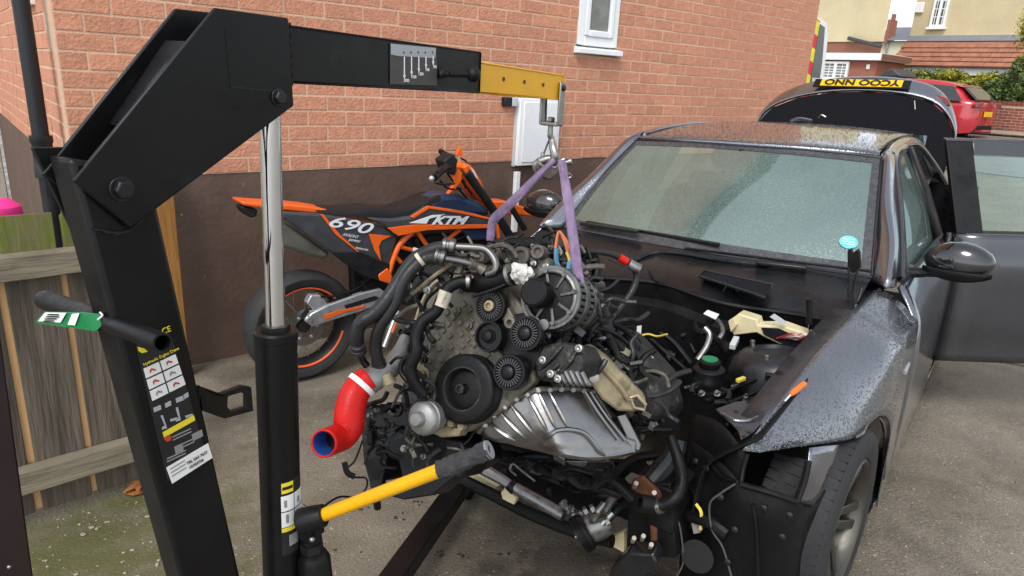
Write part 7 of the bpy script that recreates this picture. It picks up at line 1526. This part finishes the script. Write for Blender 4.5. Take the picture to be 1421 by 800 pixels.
lv.build('crown', 'leaf_yellow', tl, smooth=0)
# red hatchback parked along the street
RD = 18.6; ro = sp(1345, 184, RD); RM = frame(Vector((ro.x, ro.y, gh(ro.x, ro.y) - .16)), -SV, WD, UP)   # x forwards (to the left), y across the street, z up
rc_ = thing('red_hatchback', 'shiny red hatchback parked on the street behind the boot lid', 'car', M=RM)
HT = [(-.0,.55,.30,.95),(.12,.70,.28,1.02),(.30,.78,.25,1.10),(.55,.82,.22,1.33),(.85,.83,.2,1.43),(1.4,.84,.2,1.47),(2.0,.84,.2,1.46),(2.6,.83,.2,1.36),(3.1,.83,.2,1.02),(3.7,.80,.22,.92),(4.2,.70,.26,.80),(4.34,.55,.32,.62)]
rows = []
for x, hw, zb, zt in HT:
    zs = min(zt, .98); r_ = []
    for s_ in (-1, 1):
        side = [(hw * .94, zb), (hw, .45), (hw * 1.02, .62), (hw * .99, .80), (hw * .95, zs - .02), (hw * (.80 if zt > 1.1 else .85), (zs + zt) / 2), (hw * (.66 if zt > 1.1 else .7), zt - .03), (hw * .35, zt)]
        r_ += [(x, .9 + s_ * y, z) for y, z in (side if s_ < 0 else side[::-1])]
    rows.append(r_)
body = MB().grid(sgrid(rows, 3)); body.add([rows[0][i] for i in range(16)], [tuple(range(16))]); bo = body.build('body', 'car_red', rc_, smooth=45)
def rq(x0, z0, x1, z1, y, mat, nm, x2=None, z2=None, x3=None, z3=None): MB().prism([(x0, y, z0), (x1, y, z0), (x1 if x2 is None else x2, y, z1), (x0 if x3 is None else x3, y, z1)], (0, .03, 0)).build(nm, mat, rc_, bevel=.01)
MB().prism([(.34, .06, 1.0), (1.2, .03, .98), (1.2, .17, 1.36), (.62, .19, 1.33)], (0, .03, 0)).build('side_window', 'glass_dark', rc_); MB().prism([(1.26, .03, .98), (2.2, .03, .96), (2.15, .18, 1.37), (1.26, .17, 1.37)], (0, .03, 0)).build('side_window', 'glass_dark', rc_)
MB().prism([(.10, .28, 1.02), (.10, 1.52, 1.02), (.50, 1.42, 1.34), (.50, .38, 1.34)], (-.03, 0, .03)).build('rear_window', 'glass_dark', rc_)
MB().prism([(.60, .28, 1.335), (.60, 1.52, 1.335), (.40, 1.46, 1.30), (.40, .34, 1.30)], (0, 0, .03)).build('spoiler', 'car_red', rc_, bevel=.008)
for y0_, y1_ in ((.10, .42), (1.38, 1.70)): MB().prism([(.05, y0_, .86), (.02, y1_, .86), (.02, y1_, 1.0), (.08, y0_, .98)], (-.05, 0, 0)).build('tail_light', 'lens_red' if y0_ > 1 else 'lens_red', rc_, bevel=.02)
MB().box((-.035, .62, .66), (-.02, 1.14, .78)).build('number_plate', 'plate_yellow', rc_); MB().prism([(.01, .28, .27), (.01, 1.52, .27), (-.012, 1.42, .46), (-.012, .38, .46)], (.2, 0, 0)).build('bumper_lower', 'rubber', rc_, bevel=.02)
for x in (.85, 3.45):
    for y in (.12, 1.68):
        wr = MB().lathe([(0, -.1), (.2, -.1), (.3, -.1), (.315, -.07), (.315, .07), (.3, .1), (.2, .1), (0, .09)], (x, y, .315), (0, -1 if y < 1 else 1, 0), 28).build('wheel', 'tyre', rc_)
        MB().lathe([(0, .1), (.05, .105), (.19, .10), (.2, .09)], (x, y, .315), (0, -1 if y < 1 else 1, 0), 24).build('rim', 'alloy', wr)
MB().lathe([(.0, 0), (.37, 0), (.37, .006), (0, .006)], (.85, .055, .36), (0, -1, 0), 28).build('arch_gap', 'rubber', rc_)
# high-visibility van parked along the street end, its rear showing past the house corner
vd = 12.6; v0 = sp(1129, 190, vd); VM = frame(Vector((v0.x, v0.y, gh(v0.x, v0.y))), SV, WD, UP); VI = VM.inverted()
van = thing('service_van', 'white van rear with red and yellow chevrons showing past the house corner', 'van', M=VM)
zt = (VI @ sp(1151, 29, vd)).z
bs_ = MB()
sec = [(-1.95, .4), (-1.97, 1.0), (-1.93, zt * .62), (-1.84, zt - .25), (-1.70, zt - .05), (-1.45, zt), (-.5, zt), (-.25, zt - .05), (-.11, zt - .25), (-.02, zt * .62), (.02, 1.0), (0, .4)]
bs_.prism([(-.03, y, z) for y, z in sec], (-5.0, 0, 0)); bs_.build('body', 'upvc', van, bevel=.02)
bs_ = MB(); bs_.prism([(.0, y * .995 - .005, z - .01) for y, z in sec], (-.028, 0, 0)); vdo = bs_.build('rear_door', 'upvc', van, bevel=.01)
for k in range(11):
    z0, z1 = .55 + .22 * k, .55 + .22 * (k + 1)
    if z1 > zt - .05: z1 = min(z1, zt - .06)
    if z1 <= z0: break
    MB().prism([(.004, -1.5, z0 + .28), (.004, -.50, z0), (.004, -.50, z1), (.004, -1.5, z1 + .28)], (.005, 0, 0)).build('chevron', ('chev_red', 'chev_yellow')[k % 2], vdo)
MB().prism([(.004, -.49, .9), (.004, -.14, .9), (.004, -.18, zt * .7), (.004, -.30, zt - .14), (.004, -.49, zt - .10)], (.006, 0, 0)).build('door_glass', 'glass_dark', vdo)
MB().prism([(.011, -.44, 1.0), (.011, -.2, 1.0), (.011, -.2, 1.22), (.011, -.44, 1.22)], (.01, 0, 0)).build('tail_light', 'lens_red', vdo, bevel=.003); MB().prism([(.011, -.44, 1.25), (.011, -.2, 1.25), (.011, -.2, 1.4), (.011, -.44, 1.4)], (.01, 0, 0)).build('reverse_light', 'upvc_grey', vdo, bevel=.003)
for xx in (-.9, -4.2):
    for yy, dr in ((-1.9, -1), (-.06, 1)): MB().lathe([(0, -.2), (.33, -.2), (.34, -.14), (.34, 0), (.32, .03), (0, .03)], (xx, yy, .34), (0, dr, 0), 24).build('wheel', 'tyre', van)
